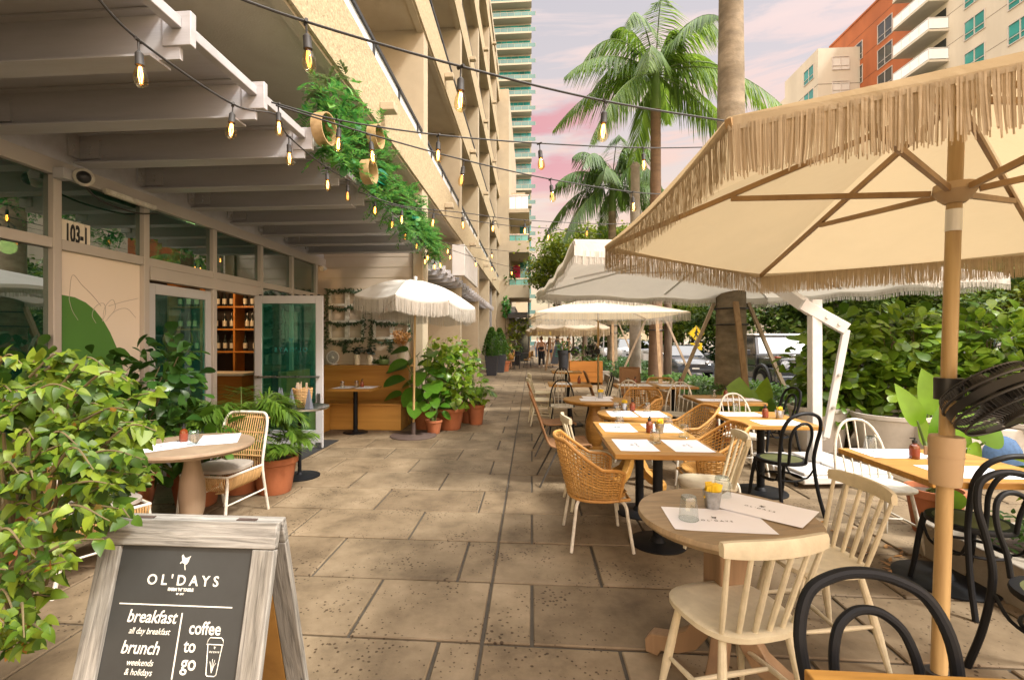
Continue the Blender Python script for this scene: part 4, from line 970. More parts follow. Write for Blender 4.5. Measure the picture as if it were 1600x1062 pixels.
def rattan_chair():
    t = proto('rattan_chair', 'chair')
    prof = [(-.225,-.30,0),(-.225,-.235,.30),(-.228,-.215,.45),(-.226,-.25,.62),(-.215,-.30,.80),(-.175,-.325,.865),(-.10,-.332,.875),(0,-.334,.876)]
    fr = curve(prof + [(-x,y,z) for x, y, z in reversed(prof[:-1])], 5); m = MB(); m.tube(fr, .0125, 8); m.build('back_frame', 'white_paint', t)
    for s in (-1, 1):
        m = MB(); m.tube([(s*.215,.20,.425),(s*.225,.25,0)], .0125, 8); m.build('leg', 'white_paint', t)
        m = MB(); m.tube([(s*.226,-.215,.425),(s*.22,.21,.425)], .011, 8); m.tube([(s*.226,-.245,.20),(s*.222,.225,.20)], .007, 6); m.build('side_rail', 'white_paint', t)
    m = MB(); m.tube([(-.22,.21,.425),(.22,.21,.425)], .011, 8); m.build('front_rail', 'white_paint', t)
    m = MB()
    def yb(z): return -.215 - (.12*max(0,(z-.45)/.42)**1.1)
    for k in range(19):
        x = -.205 + .41*k/18; zt = .868 - .05*max(0, abs(x)-.16)/.05; m.tube([(x, yb(z)+(-.02 if z<.5 else 0), z) for z in arc(.30, zt, 8)], .0045, 5)
    m.build('woven_back', 'rattan', t)
    m = MB()
    for z in (.50,.545,.70,.83): m.tube([(-.222, yb(z), z),(0, yb(z)-.012, z),(.222, yb(z), z)], .008, 6)
    m.build('back_tie', 'rattan', t)
    m = MB()
    for k in range(26):
        y = -.2 + .40*k/25
        for s in (-1, 1): m.tube([(s*.222,y,.432),(s*.23,y,.40),(s*.215,y,.34),(s*.18,y,.30),(s*.10,y,.285)], .0055, 4)
    for k in range(22):
        x = -.2 + .4*k/21; m.tube([(x,.212,.435),(x,.222,.40),(x,.205,.34),(x,.17,.295)], .0055, 4)
    m.build('woven_apron', 'rattan', t)
    m = MB(); seat_pad(m, .215, .205, .475, .038, .55, -.006); m.build('cushion', 'cushion', t)
    return t
# ---------------------------------------------------------------- tables
def square_table(w_, d_, base=True, legx=0, rbase=.25):
    t = proto('wood_table', 'table'); m = MB(); m.box(-w_/2,w_/2,-d_/2,d_/2,.712,.75); m.build('tabletop', 'oak', t, bevel=.004)
    m = MB(); m.box(-.2,.2,-.2,.2,.700,.711); m.build('mounting_plate', 'dark_metal', t)
    m = MB(); m.lathe([(.037,.012),(.037,.699)], (legx,0,0), 16); m.build('column', 'black_paint', t)
    m = MB(); m.lathe([(rbase,0),(rbase,.010),(rbase*.96,.016),(.06,.022),(.045,.05),(.038,.055)], (legx,0,0), 40); m.build('base', 'black_paint', t); return t
def round_table(r, mat, ped, feet=True, pk=1.0):
    t = proto('round_table', 'table'); m = MB(); m.lathe([(0,.703),(r*.93,.703),(r*.96,.712),(r*.975,.722),(r,.728),(r,.742),(r*.992,.75),(0,.75)], n=64); m.build('tabletop', mat, t)
    if feet:
        m = MB(); m.box(-.07,.07,-.07,.07,.30,.702); m.build('pedestal', ped, t, bevel=.006)
        for k in range(4):
            a = math.pi/4 + k*math.pi/2; d = V((math.cos(a), math.sin(a), 0)); q = V((-d.y, d.x, 0))*.036
            o2 = [(.05,.52),(.075,.40),(.11,.27),(.17,.17),(.25,.115),(.34,.095),(.365,.06),(.36,0),(.30,0),(.285,.032),(.20,.05),(.12,.10),(.06,.19),(.04,.30)]
            m = MB(); m.prism([d*x + V((0,0,z)) - q for x, z in o2], q*2); m.build('foot', ped, t, bevel=.005)
    else:
        m = MB(); m.lathe([(r_*pk, z_) for r_, z_ in [(.095,.70),(.085,.66),(.075,.62),(.085,.57),(.118,.47),(.128,.36),(.118,.25),(.09,.17),(.085,.14),(.11,.12),(.112,.09),(.10,.075),(.10,.03)]], n=32); m.build('pedestal', ped, t)
        m = MB(); m.lathe([(.26,0),(.27,.02),(.25,.045),(.13,.075),(.101,.078)], n=40); m.build('base', ped, t)
    return t
# ---------------------------------------------------------------- tableware prototypes
def placemat_proto():
    t = proto('placemat', 'placemat'); m = MB(); n = 7
    m.grid(lambda i, j: V((-.205+.41*i/(n-1), -.14+.28*j/(n-1), .0012+.0035*(abs(i-3)/3)**4*(abs(j-3)/3)**2*U(-.1,1))), n, n); m.build('sheet', 'paper', t)
    e = leaf_logo(t, (0,.015,.0032), None, .024, 'ink'); text_mesh("OL'DAYS", .022, 'ink', t, 'printed_lettering', (0,-.018,.0032), spacing=1.7, ext=.0002)
    return t
def tumbler_proto():
    t = proto('glass_tumbler', 'glass'); m = MB(); m.lathe([(.040,.0),(.042,.004),(.0415,.012),(.034,.098),(.031,.104),(.0,.104)], n=24); m.build('wall', 'tumbler', t)
    m = MB(); m.lathe([(.0,.086),(.030,.088),(.0325,.094),(.030,.1025),(0,.1025)], n=24); m.build('thick_base', 'tumbler', t); m = MB(); m.tube([(.0415*math.cos(a),.0415*math.sin(a),.003) for a in arc(0,2*math.pi,25)[:-1]], .0018, 5, closed=True); m.build('lip', 'tumbler', t); return t
def bottle_proto():
    t = proto('amber_bottle', 'bottle'); m = MB(); m.lathe([(.026,0),(.029,.004),(.029,.075),(.026,.088),(.013,.098),(.013,.106)], n=20); m.build('body', 'amber', t)
    m = MB(); m.lathe([(.0292,.02),(.0292,.068)], n=20, close=False); m.build('label', 'label_red', t); m = MB(); m.lathe([(.0145,.104),(.0145,.122),(.006,.124),(.006,.14),(.0,.14)], n=14); m.tube([(0,0,.137),(.026,0,.134)], .004, 6); m.build('pump_cap', 'black_plastic', t); return t
def bucket_proto():
    t = proto('sugar_bucket', 'bucket'); m = MB(); m.lathe([(.0,.002),(.030,.002),(.031,0),(.042,.078),(.044,.080),(.044,.084),(.040,.084),(.029,.01),(0,.008)], n=24); m.build('pail', 'galvanised', t)
    m = MB()
    for k in range(12): m.obox((U(-.02,.02),U(-.02,.02),.08+U(-.012,.014)), (.036,.003,.06), (U(-.25,.25),U(-.3,.3),U(-.5,.5)))
    m.build('sugar_packets', 'yellow_packet', t); m = MB(); m.tube([(.044*math.cos(a),0.0,.078+.03*math.sin(-a)) for a in arc(0,math.pi,9)], .0014, 5); m.build('handle', 'steel', t); return t
def card_proto():
    t = proto('number_stand', 'table marker'); m = MB(); m.box(-.03,.03,-.004,.004,.022,.085); m.build('wooden_tag', 'pedestal', t, bevel=.004); m = MB(); m.lathe([(.016,0),(.014,.006),(.004,.010),(.004,.022)], n=12); m.build('clip', 'steel', t); return t
PC, PH, PB, PW = spindle_chair(), hoop_chair('windsor_chair', 'white_paint', 'white_paint'), bentwood_chair(), wicker_chair()
PHD = hoop_chair('striped_bistro_chair', 'white_paint', 'white_paint', 'black_paint')
PS = woven_chair(); PSA = woven_armchair_low(); PR = rattan_chair()
PM, PG, PBT, PBK, PCD = placemat_proto(), tumbler_proto(), bottle_proto(), bucket_proto(), card_proto()
GC = 'cream spindle back chairs'; GH = 'white hoop back chairs'; GB = 'black bentwood chairs'; GW = 'wicker armchairs'; GS = 'brown woven chairs'
def ch(p, label, x, y, dx, dy, g): return place(p, label, (x, y, U(.0,.001)), face(dx, dy), g)
s1 = gp(1142,948,.455); ch(PC, 'cream spindle chair seen from behind at the round grey table with the sugar bucket', s1.x, s1.y, -.28, 1, GC)
ch(PC, 'cream spindle chair drawn up to the street side of the round grey table', 1.42, 2.55, -1, -.06, GC)
ch(PC, 'cream spindle chair beside the oak table with four paper mats, back to the street', 1.34, 3.80, -1, .14, GC)
ch(PC, 'cream spindle chair squeezed between wicker armchair and brown woven chairs on the walkway side', .56, 4.58, 1, .1, GC)
ch(PB, 'black bentwood chair tucked behind the bare oak table edge nearest the camera', .89, 1.09, -.03, -1, GB)
ch(PB, 'black bentwood chair with olive seat at the oak table beside the tan umbrella collar', 2.63, 3.10, -.02, 1, GB)
ch(PB, 'black bentwood chair back to back with the olive seated one by the low concrete kerb', 2.28, 2.18, .06, -1, GB)
s6 = gp(1220,716,.46); ch(PB, 'black bentwood chair standing alone by the white cantilever umbrella base', s6.x, s6.y, -.25, 1, GB)
ch(PB, 'black bentwood chair at the far corner of the oak table below big paddle leaves', 3.15, 6.55, -1, -.1, GB)
ch(PH, 'white hoop back chair at the far end of the table beside the tan umbrella pole', 2.62, 3.86, -.05, -1, GH)
ch(PH, 'white hoop back chair between the two oak tables near the cantilever mast', 2.42, 5.72, 0, -1, GH)
ch(PH, 'white hoop back chair behind the round oak table, beside a big wicker armchair', 2.12, 7.30, -.5, -.8, GH)
ch(PH, 'white hoop back chair at the near end of the long row of joined tables', 1.62, 8.05, .3, 1, GH)
ch(PHD, 'white seated hoop chair with dark frame, back to us, at the narrow oak table', .50, 8.05, .06, 1, 'striped bistro chairs')
ch(PW, 'wicker armchair on the open walkway side of the oak table with four paper mats', .50, 3.79, 1, .04, GW)
ch(PW, 'wicker armchair facing it across the pair of oak tables, near a cream spindle chair', 1.56, 4.40, -1, .05, GW)
ch(PW, 'wicker armchair at the street side of the round oak table', 1.72, 5.50, -1, -.1, GW)
ch(PW, 'wicker armchair with its broad back curved away from the pedestal oak table', 1.60, 7.15, -.35, -1, GW)
ch(PW, 'wicker armchair pushed sideways against the thick wooden pedestal table', 1.33, 6.35, -1, .25, GW)
ch(PW, 'wicker armchair at the far side of the long joined tables', 2.45, 9.25, -.1, -1, GW)
ch(PS, 'brown woven chair with thin black legs on the walkway beside the round oak table', .37, 5.30, 1, .05, GS)
ch(PS, 'brown woven chair with thin black legs on the walkway beside the wooden pedestal table', .33, 6.62, 1, .05, GS)
ch(PS, 'brown woven chair turned side on between the narrow oak table and the joined tables', 1.36, 9.0, 1, .0, GS)
ch(PSA, 'brown woven armchair facing us beyond the long joined tables', 2.05, 10.1, -.1, -1, GS)
ch(PC, 'cream spindle chair on the walkway side of the narrow oak table', .18, 8.85, 1, .1, GC)
ch(PC, 'cream spindle chair on the walkway beyond the narrow oak table', .20, 10.0, 1, .1, GC)
ch(PHD, 'striped bistro chair with dark frame on the street side of the narrow oak table', 1.18, 8.75, -1, .05, 'striped bistro chairs')
ch(PHD, 'striped bistro chair with dark frame close to the umbrella pole beyond the narrow table', 1.28, 9.55, -1, .1, 'striped bistro chairs')
ch(PHD, 'dark framed hoop chair seen from behind at the table beyond the umbrella pole', .70, 11.4, .05, 1, 'striped bistro chairs')
ch(PR, 'rattan chair with white frame and grey cushion beside the palm by the door', -2.66, 3.95, -.10, -1, 'rattan chairs')
ch(PR, 'rattan chair with white frame half hidden behind the leafy lime green bush', -2.90, 3.02, .55, 1, 'rattan chairs')
GT = 'oak tables with black columns'
def tb(p, label, x, y, rz=0, g=GT): return place(p, label, (x, y, 0), rz, g)
t2 = square_table(.75, .66, rbase=.21)
tb(t2, 'oak table with two paper mats and a tumbler beside the wicker armchair', .955, 3.735); tb(t2, 'oak table behind the first one, holding a brown bottle and two tumblers', .965, 4.40)
tb(square_table(.70, .90), 'oak table with two mats beside the white cantilever umbrella', 2.32, 5.07)
tb(square_table(.78, .86), 'oak table with paper mats in front of the big paddle leaved plant', 2.56, 6.68)
tb(square_table(.80, .84, rbase=.27), 'oak table with amber bottle beside the tan umbrella collar', 2.65, 3.30)
tb(square_table(.80, .72), 'oak table cut by the lower picture edge in front of the black bentwood chair', 1.06, .862)
t7 = square_table(.66, .62); tb(t7, 'oak table at the walkway end of the long joined row', 1.78, 8.62, 0); tb(t7, 'oak table at the street end of the long joined row', 2.46, 8.56, 0)
tb(square_table(.76, .62), 'narrow oak table between striped bistro chairs and cream chairs', .68, 8.80); tb(square_table(.72, .7), 'small oak table beyond the umbrella pole with white mats', .86, 12.1)
rt = round_table(.385, 'table_grey', 'pedestal'); tb(rt, 'round grey brown table with sugar bucket and overlapping paper mats', .885, 2.27, R(12), 'round tables')
tb(round_table(.39, 'oak', 'oak', True), 'round oak table between wicker armchair and brown woven chair', 1.10, 5.28, 0, 'round tables')
r4 = round_table(.42, 'oak', 'oak', False); tb(r4, 'round oak table on a thick turned wooden pedestal', .84, 6.50, 0, 'round tables')
rl = round_table(.43, 'pedestal_grey', 'pedestal_grey', False, .72); tb(rl, 'round washed wood table on a turned pedestal beside the lime green bush', -2.60, 3.50, 0, 'round tables')
tb(square_table(.70, .62, rbase=.2), 'small oak table standing at the corner bench under the wall planters', -2.93, 7.80)
ZT = .7505
def mat_(label, x, y, a=0, z=ZT): return place(PM, label, (x, y, z), a, 'paper placemats')
def gl(label, x, y, z=ZT): return place(PG, label, (x, y, z), U(0,6), 'upturned tumblers')
a = gp(1118,812,.75); mat_('white placemat lying under the tumbler at the edge of the round grey table', a.x, a.y, R(-3)); b = gp(1185,797,.75); mat_('white placemat overlapping the other one on the round grey table', b.x+.02, b.y+.02, R(-42), ZT+.0035)
a = gp(1076,812,.75); gl('upturned tumbler on the placemat of the round grey table', a.x, a.y, ZT+.003); a = gp(1131,778,.75); gl('upturned tumbler behind the sugar bucket', a.x, a.y+.02)
a = gp(1113,793,.75); place(PBK, 'small galvanised bucket of yellow sugar packets on the round grey table', (a.x, a.y, ZT), 0, 'sugar buckets')
mat_('white placemat at the walkway corner of the oak table next to the wicker armchair', .775, 3.70, R(90), ZT); mat_('white placemat at the street corner of the oak table next to the wicker armchair', 1.16, 3.70, R(90), ZT)
gl('upturned tumbler between the two near placemats of the oak table', .95, 3.79); gl('upturned tumbler just behind the brown bottle bucket', 1.24, 4.03)
mat_('white placemat on the second oak table at its walkway side', .775, 4.42, R(90)); mat_('white placemat on the second oak table at its street side', 1.16, 4.42, R(90))
gl('upturned tumbler on the second oak table at its walkway side', .79, 4.42, ZT+.003); gl('upturned tumbler on the second oak table at its street side', 1.22, 4.42, ZT+.003)
place(PBT, 'brown pump bottle standing between the pair of oak tables', (1.005, 4.20, ZT), 1, 'amber bottles'); place(PBK, 'small bucket beside the brown bottle on the pair of oak tables', (1.09, 4.20, ZT), 1, 'sugar buckets')
mat_('white placemat on the walkway side of the round oak table', .96, 5.24, R(90)); mat_('white placemat on the street side of the round oak table', 1.27, 5.24, R(90))
gl('upturned tumbler on the walkway side of the round oak table', .93, 5.36, ZT+.003); gl('upturned tumbler on the street side of the round oak table', 1.27, 5.40, ZT+.003); place(PBT, 'brown pump bottle in the middle of the round oak table', (1.12, 5.45, ZT), 2, 'amber bottles'); place(PBK, 'small bucket on the round oak table behind the mats', (1.04,5.50,ZT), 2, 'sugar buckets')
mat_('white placemat on the turned pedestal table', .84, 6.42, 0); mat_('white placemat at the far side of the turned pedestal table', .90, 6.70, 0); place(PBK, 'small bucket of yellow packets on the turned pedestal table', (.93, 6.62, ZT), 0, 'sugar buckets')
mat_('white placemat at the near end of the oak table beside the cantilever umbrella', 2.36, 4.80, 0); mat_('white placemat at the far end of the oak table beside the cantilever umbrella', 2.22, 5.30, 0)
place(PBT, 'brown pump bottle on the oak table beside the cantilever umbrella', (2.37, 5.08, ZT), 2, 'amber bottles'); place(PBK, 'small bucket on the oak table beside the cantilever umbrella', (2.50,5.06,ZT), 1, 'sugar buckets'); gl('upturned tumbler on the oak table beside the cantilever umbrella', 2.22, 5.42)
mat_('white placemat on the oak table by the paddle leaves', 2.40, 6.52, 0); mat_('white placemat at the street side of the oak table by the paddle leaves', 2.78, 6.60, 0); place(PBT, 'brown pump bottle on the oak table by the paddle leaves', (2.66,6.82,ZT), 0, 'amber bottles'); gl('upturned tumbler on the oak table by the paddle leaves', 2.52, 6.88)
mat_('white placemat at the far end of the table beside the tan collar', 2.52, 3.56, 0); mat_('white placemat at the near end of the table beside the tan collar', 2.62, 3.10, 0); gl('upturned tumbler at the far end of the table beside the tan collar', 2.42, 3.63, ZT+.003)
a = gp(1429,716,.75); place(PBT, 'amber pump bottle on the table beside the tan collar', (a.x, a.y, ZT), 2.5, 'amber bottles'); a = gp(1449,716,.75); place(PCD, 'small wooden number stand beside the amber bottle', (a.x+.01, a.y, ZT), R(-10), 'number stands')
mat_('white placemat on the table cut by the lower picture edge', 1.02, 1.055, R(2))
for x in (1.66, 1.92, 2.35, 2.58): mat_('white placemat on the long joined tables, '+{1.66:'first from the walkway',1.92:'second from the walkway',2.35:'third from the walkway',2.58:'last towards the street'}[x], x, 8.55, R(90))
for x, lab in ((1.72,'walkway'),(2.5,'street')): gl('upturned tumbler on the '+lab+' end of the long joined tables', x, 8.78); place(PBT, 'brown pump bottle on the '+lab+' end of the long joined tables', (x+.12, 8.74, ZT), 0, 'amber bottles')
mat_('white placemat on the narrow oak table', .58, 8.72, R(90)); mat_('white placemat on the small table beyond the umbrella pole', .80, 12.0, 0); place(PBT, 'brown pump bottle on the narrow oak table', (.86,8.86,ZT), 0, 'amber bottles')
a = gp(252,698,.75); mat_('white placemat at the bush side of the washed wood table', a.x, a.y, R(52)); a = gp(343,686,.75); mat_('white placemat at the door side of the washed wood table', a.x, a.y, R(-62))
a = gp(287,690,.75); place(PBT, 'brown pump bottle on the washed wood table', (a.x, a.y, ZT), 0, 'amber bottles'); a = gp(303,694,.75); gl('upturned tumbler beside the bottle on the washed wood table', a.x, a.y, ZT+.003)
mat_('white placemat on the small oak table at the corner bench', -3.1, 7.78, R(90)); mat_('white placemat at the street end of the corner bench table', -2.74, 7.8, R(90)); place(PBT, 'brown pump bottle on the corner bench table', (-2.84,7.86,ZT), 0, 'amber bottles'); gl('upturned tumbler on the corner bench table', -3.12, 7.72, ZT+.003); gl('upturned tumbler in the middle of the corner bench table', -2.95, 7.90)
# ---------------------------------------------------------------- corner bench
BX1 = -2.22; cb_ = thing('corner_bench', 'honey coloured wooden corner bench with high back along the painted wall', 'bench', (-3.1,8.5,0))
off = (-3.1,8.5,0)
g = MB(); g.box(-3.93,BX1,8.02,8.52,0,.42); rp_(cb_, g, 'seat_box', 'bench_wood', off, bevel=.006)
g = MB(); g.box(-3.94,BX1+.01,7.99,8.54,.422,.452); rp_(cb_, g, 'seat_board', 'bench_wood', off, bevel=.004)
g = MB(); g.box(-3.93,BX1,8.545,8.70,0,1.045); rp_(cb_, g, 'backrest', 'bench_wood', off, bevel=.004)
g = MB(); g.box(-3.93,BX1+.01,8.53,YE-.055,1.048,1.075); rp_(cb_, g, 'top_shelf', 'bench_wood', off, bevel=.004)
g = MB(); g.box(-3.93,-3.44,7.2,7.985,0,.42); rp_(cb_, g, 'side_seat_box', 'bench_wood_y', off, bevel=.006)
g = MB(); g.box(-3.94,-3.42,7.18,7.987,.422,.452); rp_(cb_, g, 'side_seat_board', 'bench_wood_y', off, bevel=.004)
g = MB(); g.box(-3.94,-3.80,7.2,7.985,.454,1.045); rp_(cb_, g, 'side_backrest', 'bench_wood_y', off, bevel=.004)
ZS = 1.077
def on_shelf(px): return ay(px,560,8.75).x
f = thing('desk_fan', 'small white desk fan standing on the bench shelf below the wall planters', 'fan', (on_shelf(521),8.75,ZS))
m = MB(); m.lathe([(.085,0),(.08,.02),(.02,.03)], n=20); m.build('foot', 'frame_metal', f); m = MB(); m.tube([(.115*math.cos(a),-.03,.135+.115*math.sin(a)) for a in arc(0,2*math.pi,33)[:-1]], .012, 8, closed=True); m.build('guard', 'white_metal', f)
m = MB()
for k in range(18): a = k*math.pi/9; m.tube([(.03*math.cos(a),-.045,.135+.03*math.sin(a)),(.112*math.cos(a),-.035,.135+.112*math.sin(a))], .002, 4)
m.ball((0,-.045,.135), .03, 10, 6); m.build('grille', 'white_metal', f)
m = MB()
for k in range(4): a = k*math.pi/2+.4; m.leaf((0,-.02,.135), (math.cos(a),0,math.sin(a)), (0,1,.3), .10, .09, 0, 3, .1)
m.tube([(0,0,.02),(0,.01,.135),(0,-.02,.135)], .014, 8); m.tube([(0,.005,.135),(0,.02,.135)], .108, 24); m.build('fan_blade', 'beam_grey', f)
def vase(px, lab, r, h, kind, mat='ceramic'):
    o = thing('vase', lab, 'vase', (on_shelf(px),8.75,ZS), 0, 'vases on the bench shelf')
    m = MB(); m.lathe([(r*.92,0),(r,.01),(r,h*.8),(r*.8,h*.88),(r*.8,h),(r*.7,h),(r*.7,h*.9)] if kind == 'jug' else [(r*.72,0),(r,h),(r*.92,h),(r*.65,h*.3)], n=20); m.build('pot', mat, o); m = MB()
    if kind == 'jug':
        for k in range(46):
            d = V((U(-1,1),U(-1,1),U(.2,1.4))).normalized(); m.leaf(V((0,0,h))+d*U(.04,.19), (U(-1,1),U(-1,1),U(-.3,.6)), d, U(.05,.08), U(.04,.055), .2, 3, .2)
        m.build('leaves', 'leaf_vase', o)
    else:
        for k in range(300):
            d = V((U(-.55,.55),U(-.55,.55),1)).normalized(); p = V((0,0,h-.03))+d*U(.12,.36); m.leaf(p, d+V((U(-.7,.7),U(-.7,.7),U(-.3,.3))), (U(-1,1),U(-1,1),U(-1,1)), .06, .02, .2, 2, .2)
        for k in range(24):
            d = V((U(-.5,.5),U(-.5,.5),1)).normalized(); m.tube([(0,0,h*.6), V((0,0,h-.03))+d*.33], .002, 3)
        m.build('dried_flowers', 'dried', o)
vase(558, 'cream jug vase with dark leaves next to the desk fan', .055, .19, 'jug'); vase(578, 'cream jug vase with dark leaves next to the green bowl', .055, .18, 'jug'); vase(627, 'tall white tapered vase of ochre dried flowers', .085, .29, 'tall', 'ceramic')
o = thing('succulent_bowl', 'round green bowl planted with spiky dark leaves on the bench shelf', 'planter', (on_shelf(600),8.74,ZS)); m = MB(); m.lathe([(.06,0),(.09,.02),(.105,.07),(.10,.11),(.09,.11),(.085,.08)], n=24); m.build('bowl', 'ceramic_green', o)
m = MB()
for k in range(60): a = U(0,6.28); d = V((math.cos(a),math.sin(a),U(.3,1.6))); m.leaf((U(-.05,.05),U(-.05,.05),.09), d, (0,0,1), U(.08,.17), .022, .2, 4, .2)
for k in range(40): m.leaf((U(-.19,-.05),U(-.06,.05),U(.02,.1)), (U(-1,1),U(-1,0),U(-.5,.5)), (0,-.5,1), .05, .04, .2, 3, .1)
m.build('leaves', 'leaf_dark', o)
# wall frames with garlands
for (p0, p1, q0, q1, lab) in ((514,569,452,531,'white six pane window frame draped with thin garlands on the block wall'),(583,640,453,530,'white window frame with garlands half hidden by the fringed white parasol')):
    a = ay(p0,q1,YE-.03); b = ay(p1,q0,YE-.03); W_ = b.x-a.x; H_ = b.z-a.z
    o = thing('wall_frame', lab, 'frame', (a.x,YE-.03,a.z), 0, 'garlanded window frames'); t_ = .05; m = MB()
    m.box(0,t_,-.02,.02,0,H_); m.box(W_-t_,W_,-.02,.02,0,H_); m.box(W_*.46,W_*.58,-.021,.018,t_,H_-t_)
    for z in (0, H_*.345, H_*.67, H_-t_): m.box(t_ if z in (0,) or True else 0,W_-t_,-.019,.017,z,z+t_*.9)
    m.build('sash', 'white_paint', o, bevel=.003); m = MB()
    lines = [curve([(0,-.04,H_),(W_*.25,-.04,H_-.04),(W_*.55,-.04,H_+.0),(W_*.8,-.04,H_-.05),(W_,-.04,H_-.02)]), curve([(0,-.04,H_*.66),(W_*.3,-.04,H_*.60),(W_*.6,-.04,H_*.64),(W_,-.04,H_*.66)]), curve([(0,-.04,H_*.36),(W_*.3,-.04,H_*.31),(W_*.65,-.04,H_*.33),(W_,-.04,H_*.36)]), curve([(0,-.04,H_),(-.04,-.04,H_*.6),(-.02,-.04,H_*.2),(-.06,-.04,-.15)]), curve([(W_,-.04,H_),(W_+.03,-.04,H_*.5),(W_,-.04,0)]), curve([(0,-.04,.0),(W_*.3,-.04,-.06),(W_*.6,-.04,-.02),(W_,-.04,0)]), curve([(W_*.45,-.04,0),(W_*.5,-.04,-.12),(W_*.48,-.04,-.22)])]
    for ln in lines:
        m.tube(ln, .004, 4)
        for p, q in zip(ln, ln[1:]):
            for k in range(5): m.leaf(p.lerp(q, U(0,1))+V((0,U(-.03,.02),0)), (U(-1,1),U(-.7,.1),U(-1.2,.5)), (0,-1,.3), U(.045,.09), U(.018,.032), .2, 2, .1)
    m.build('garland_leaves', 'garland', o)
# ================================================================ umbrellas
def canopy(root, rim, apex, mat, fr_mat, drop=.15, hem=.035, step=.007, sag=.03, scallop=0, wave=0, name='canopy', nu=12, nv=9, crown=0, swidth=.0065, nseg=2):
    """panels between ribs from rim points (local) up to the apex, a hem band and a fringe of hanging threads"""
    n = len(rim); apex = V(apex); m = MB()
    def edge(i, s):
        a, b = V(rim[i]), V(rim[(i+1) % n]); p = a.lerp(b, s); k = 4*s*(1-s)
        p = p + V((0,0,-scallop*k)) + (apex.lerp(p,1)-p)*0
        if sag: c = V((apex.x, apex.y, p.z)); p = p + (c-p).normalized()*(sag*.7*k)
        if wave: p = p + V((0,0,wave*math.sin(s*23+i*2.1)*k**.3)) 
        return p
    for i in range(n):
        def fn(u, v, i=i):
            s = v/(nv-1); t = u/(nu-1); e = edge(i, s); p = apex.lerp(e, t); k = 4*s*(1-s)
            z = crown*math.sin(math.pi*t)*.9 - sag*k*t*(1-t*.4)
            if wave: z += wave*.5*math.sin(9*t+5*s+i)*t*(1-t)*4
            return p + V((0,0,z))
        m.grid(fn, nu, nv)
    m.build(name, mat, root, sharp=60)
    h = MB(); ns = 28
    for i in range(n):
        h.grid(lambda u, v, i=i: edge(i, u/(ns-1)) + V((0,0,.002-hem*v)) , ns, 2)
    h.build('hem_band', mat, root)
    f = MB()
    for i in range(n):
        ln = (V(rim[(i+1) % n]) - V(rim[i])).length; N_ = int(ln/step); cdir = (V(rim[(i+1) % n]) - V(rim[i])).normalized(); out = V((cdir.y, -cdir.x, 0))
        ph = U(0,6)
        for k in range(N_):
            s = (k+.5)/N_; p = edge(i, s) + V((0,0,-hem*.6)); L_ = drop*(1+U(-.10,.08)); sw = .006*math.sin(s*31+ph)*math.sin(s*9+ph)+U(-.0035,.0035)*drop/.15; w_ = swidth*U(.7,1.15)
            o_ = out*(U(-.004,.006)); a0 = p + o_; a1 = p + V((0,0,-L_*.5)) + cdir*sw*.35 + o_*1.5; a2 = p + V((0,0,-L_)) + cdir*sw + o_*2.5
            hw = cdir*(w_/2); vs = []
            for q in range(nseg+1):
                t = q/nseg; c = p + V((0,0,-L_*t)) + cdir*sw*t*t + o_*(1+1.5*t) + out*(.0012*(-1)**k if nseg > 2 else 0); hk = hw*(1-.25*t); vs += [c-hk, c+hk]
            f.add(vs, [(2*q,2*q+1,2*q+3,2*q+2) for q in range(nseg)], 0, True)
    f.build('fringe', fr_mat, root)
# ---- tan market umbrella over the front tables
Zr = 2.10; UC = V((1.735, 2.13, 0))
uA = gp(1138,184,Zr); uB = gp(946,384,Zr); uC = ay(1188,428,3.72)
rim = [uA, uB, uC]
for q in (uA, uB, uC): rim.append(V((2*UC.x-q.x, 2*UC.y-q.y, 2*2.085-q.z)))
rim[3].z = 2.07; rim[4].z = 2.09; rim[5].z = 2.12
hub = ay(1493,300,2.13); foot = gp(1464,1100,0); foot.y = 2.17
apex = ay(1496,150,2.13); apex = V((hub.x+.01, 2.13, 2.60))
mu = thing('market_umbrella', 'big tan hexagonal umbrella with long rope fringe and wooden pole above the front tables', 'umbrella', (foot.x, foot.y, 0))
loc = lambda p: V(p) - V((foot.x, foot.y, 0))
canopy(mu, [loc(p) for p in rim], loc(apex), 'canvas_tan', 'fringe_tan', .125, .035, .0021, .035, crown=.02, swidth=.0037, nseg=3)
m = MB(); pt = lambda z: loc(foot.lerp(apex, z/apex.z)); m.tube([pt(.10), pt(1.0)], .0285, 16); m.tube([pt(.98), pt(2.56)], .026, 16); m.build('pole', 'pole_wood', mu)
m = MB(); m.tube([pt(.94), pt(.96), pt(1.13), pt(1.145), pt(1.15)], [.051,.054,.060,.056,.03], 24); m.tube([pt(1.06),pt(1.064)], .0598, 24); m.build('tilt_collar', 'tan_plastic', mu)
m = MB(); m.tube([pt(2.00), pt(2.09)], .0275, 16); m.build('metal_sleeve', 'steel', mu)
m = MB(); hc = pt(2.165); m.tube([hc+V((0,0,-.05)), hc+V((0,0,-.03)), hc, hc+V((0,0,.03))], [.035,.055,.072,.068], 20); m.build('runner_hub', 'tan_plastic', mu)
m = MB(); m.tube([pt(2.50), pt(2.545)], .06, 16); m.build('top_hub', 'tan_plastic', mu)
m = MB(); a = pt(2.6); m.lathe([(.10,0),(.085,.03),(.03,.05),(0,.055)], (a.x,a.y,a.z-.0), 20); m.build('finial', 'canvas_tan', mu)
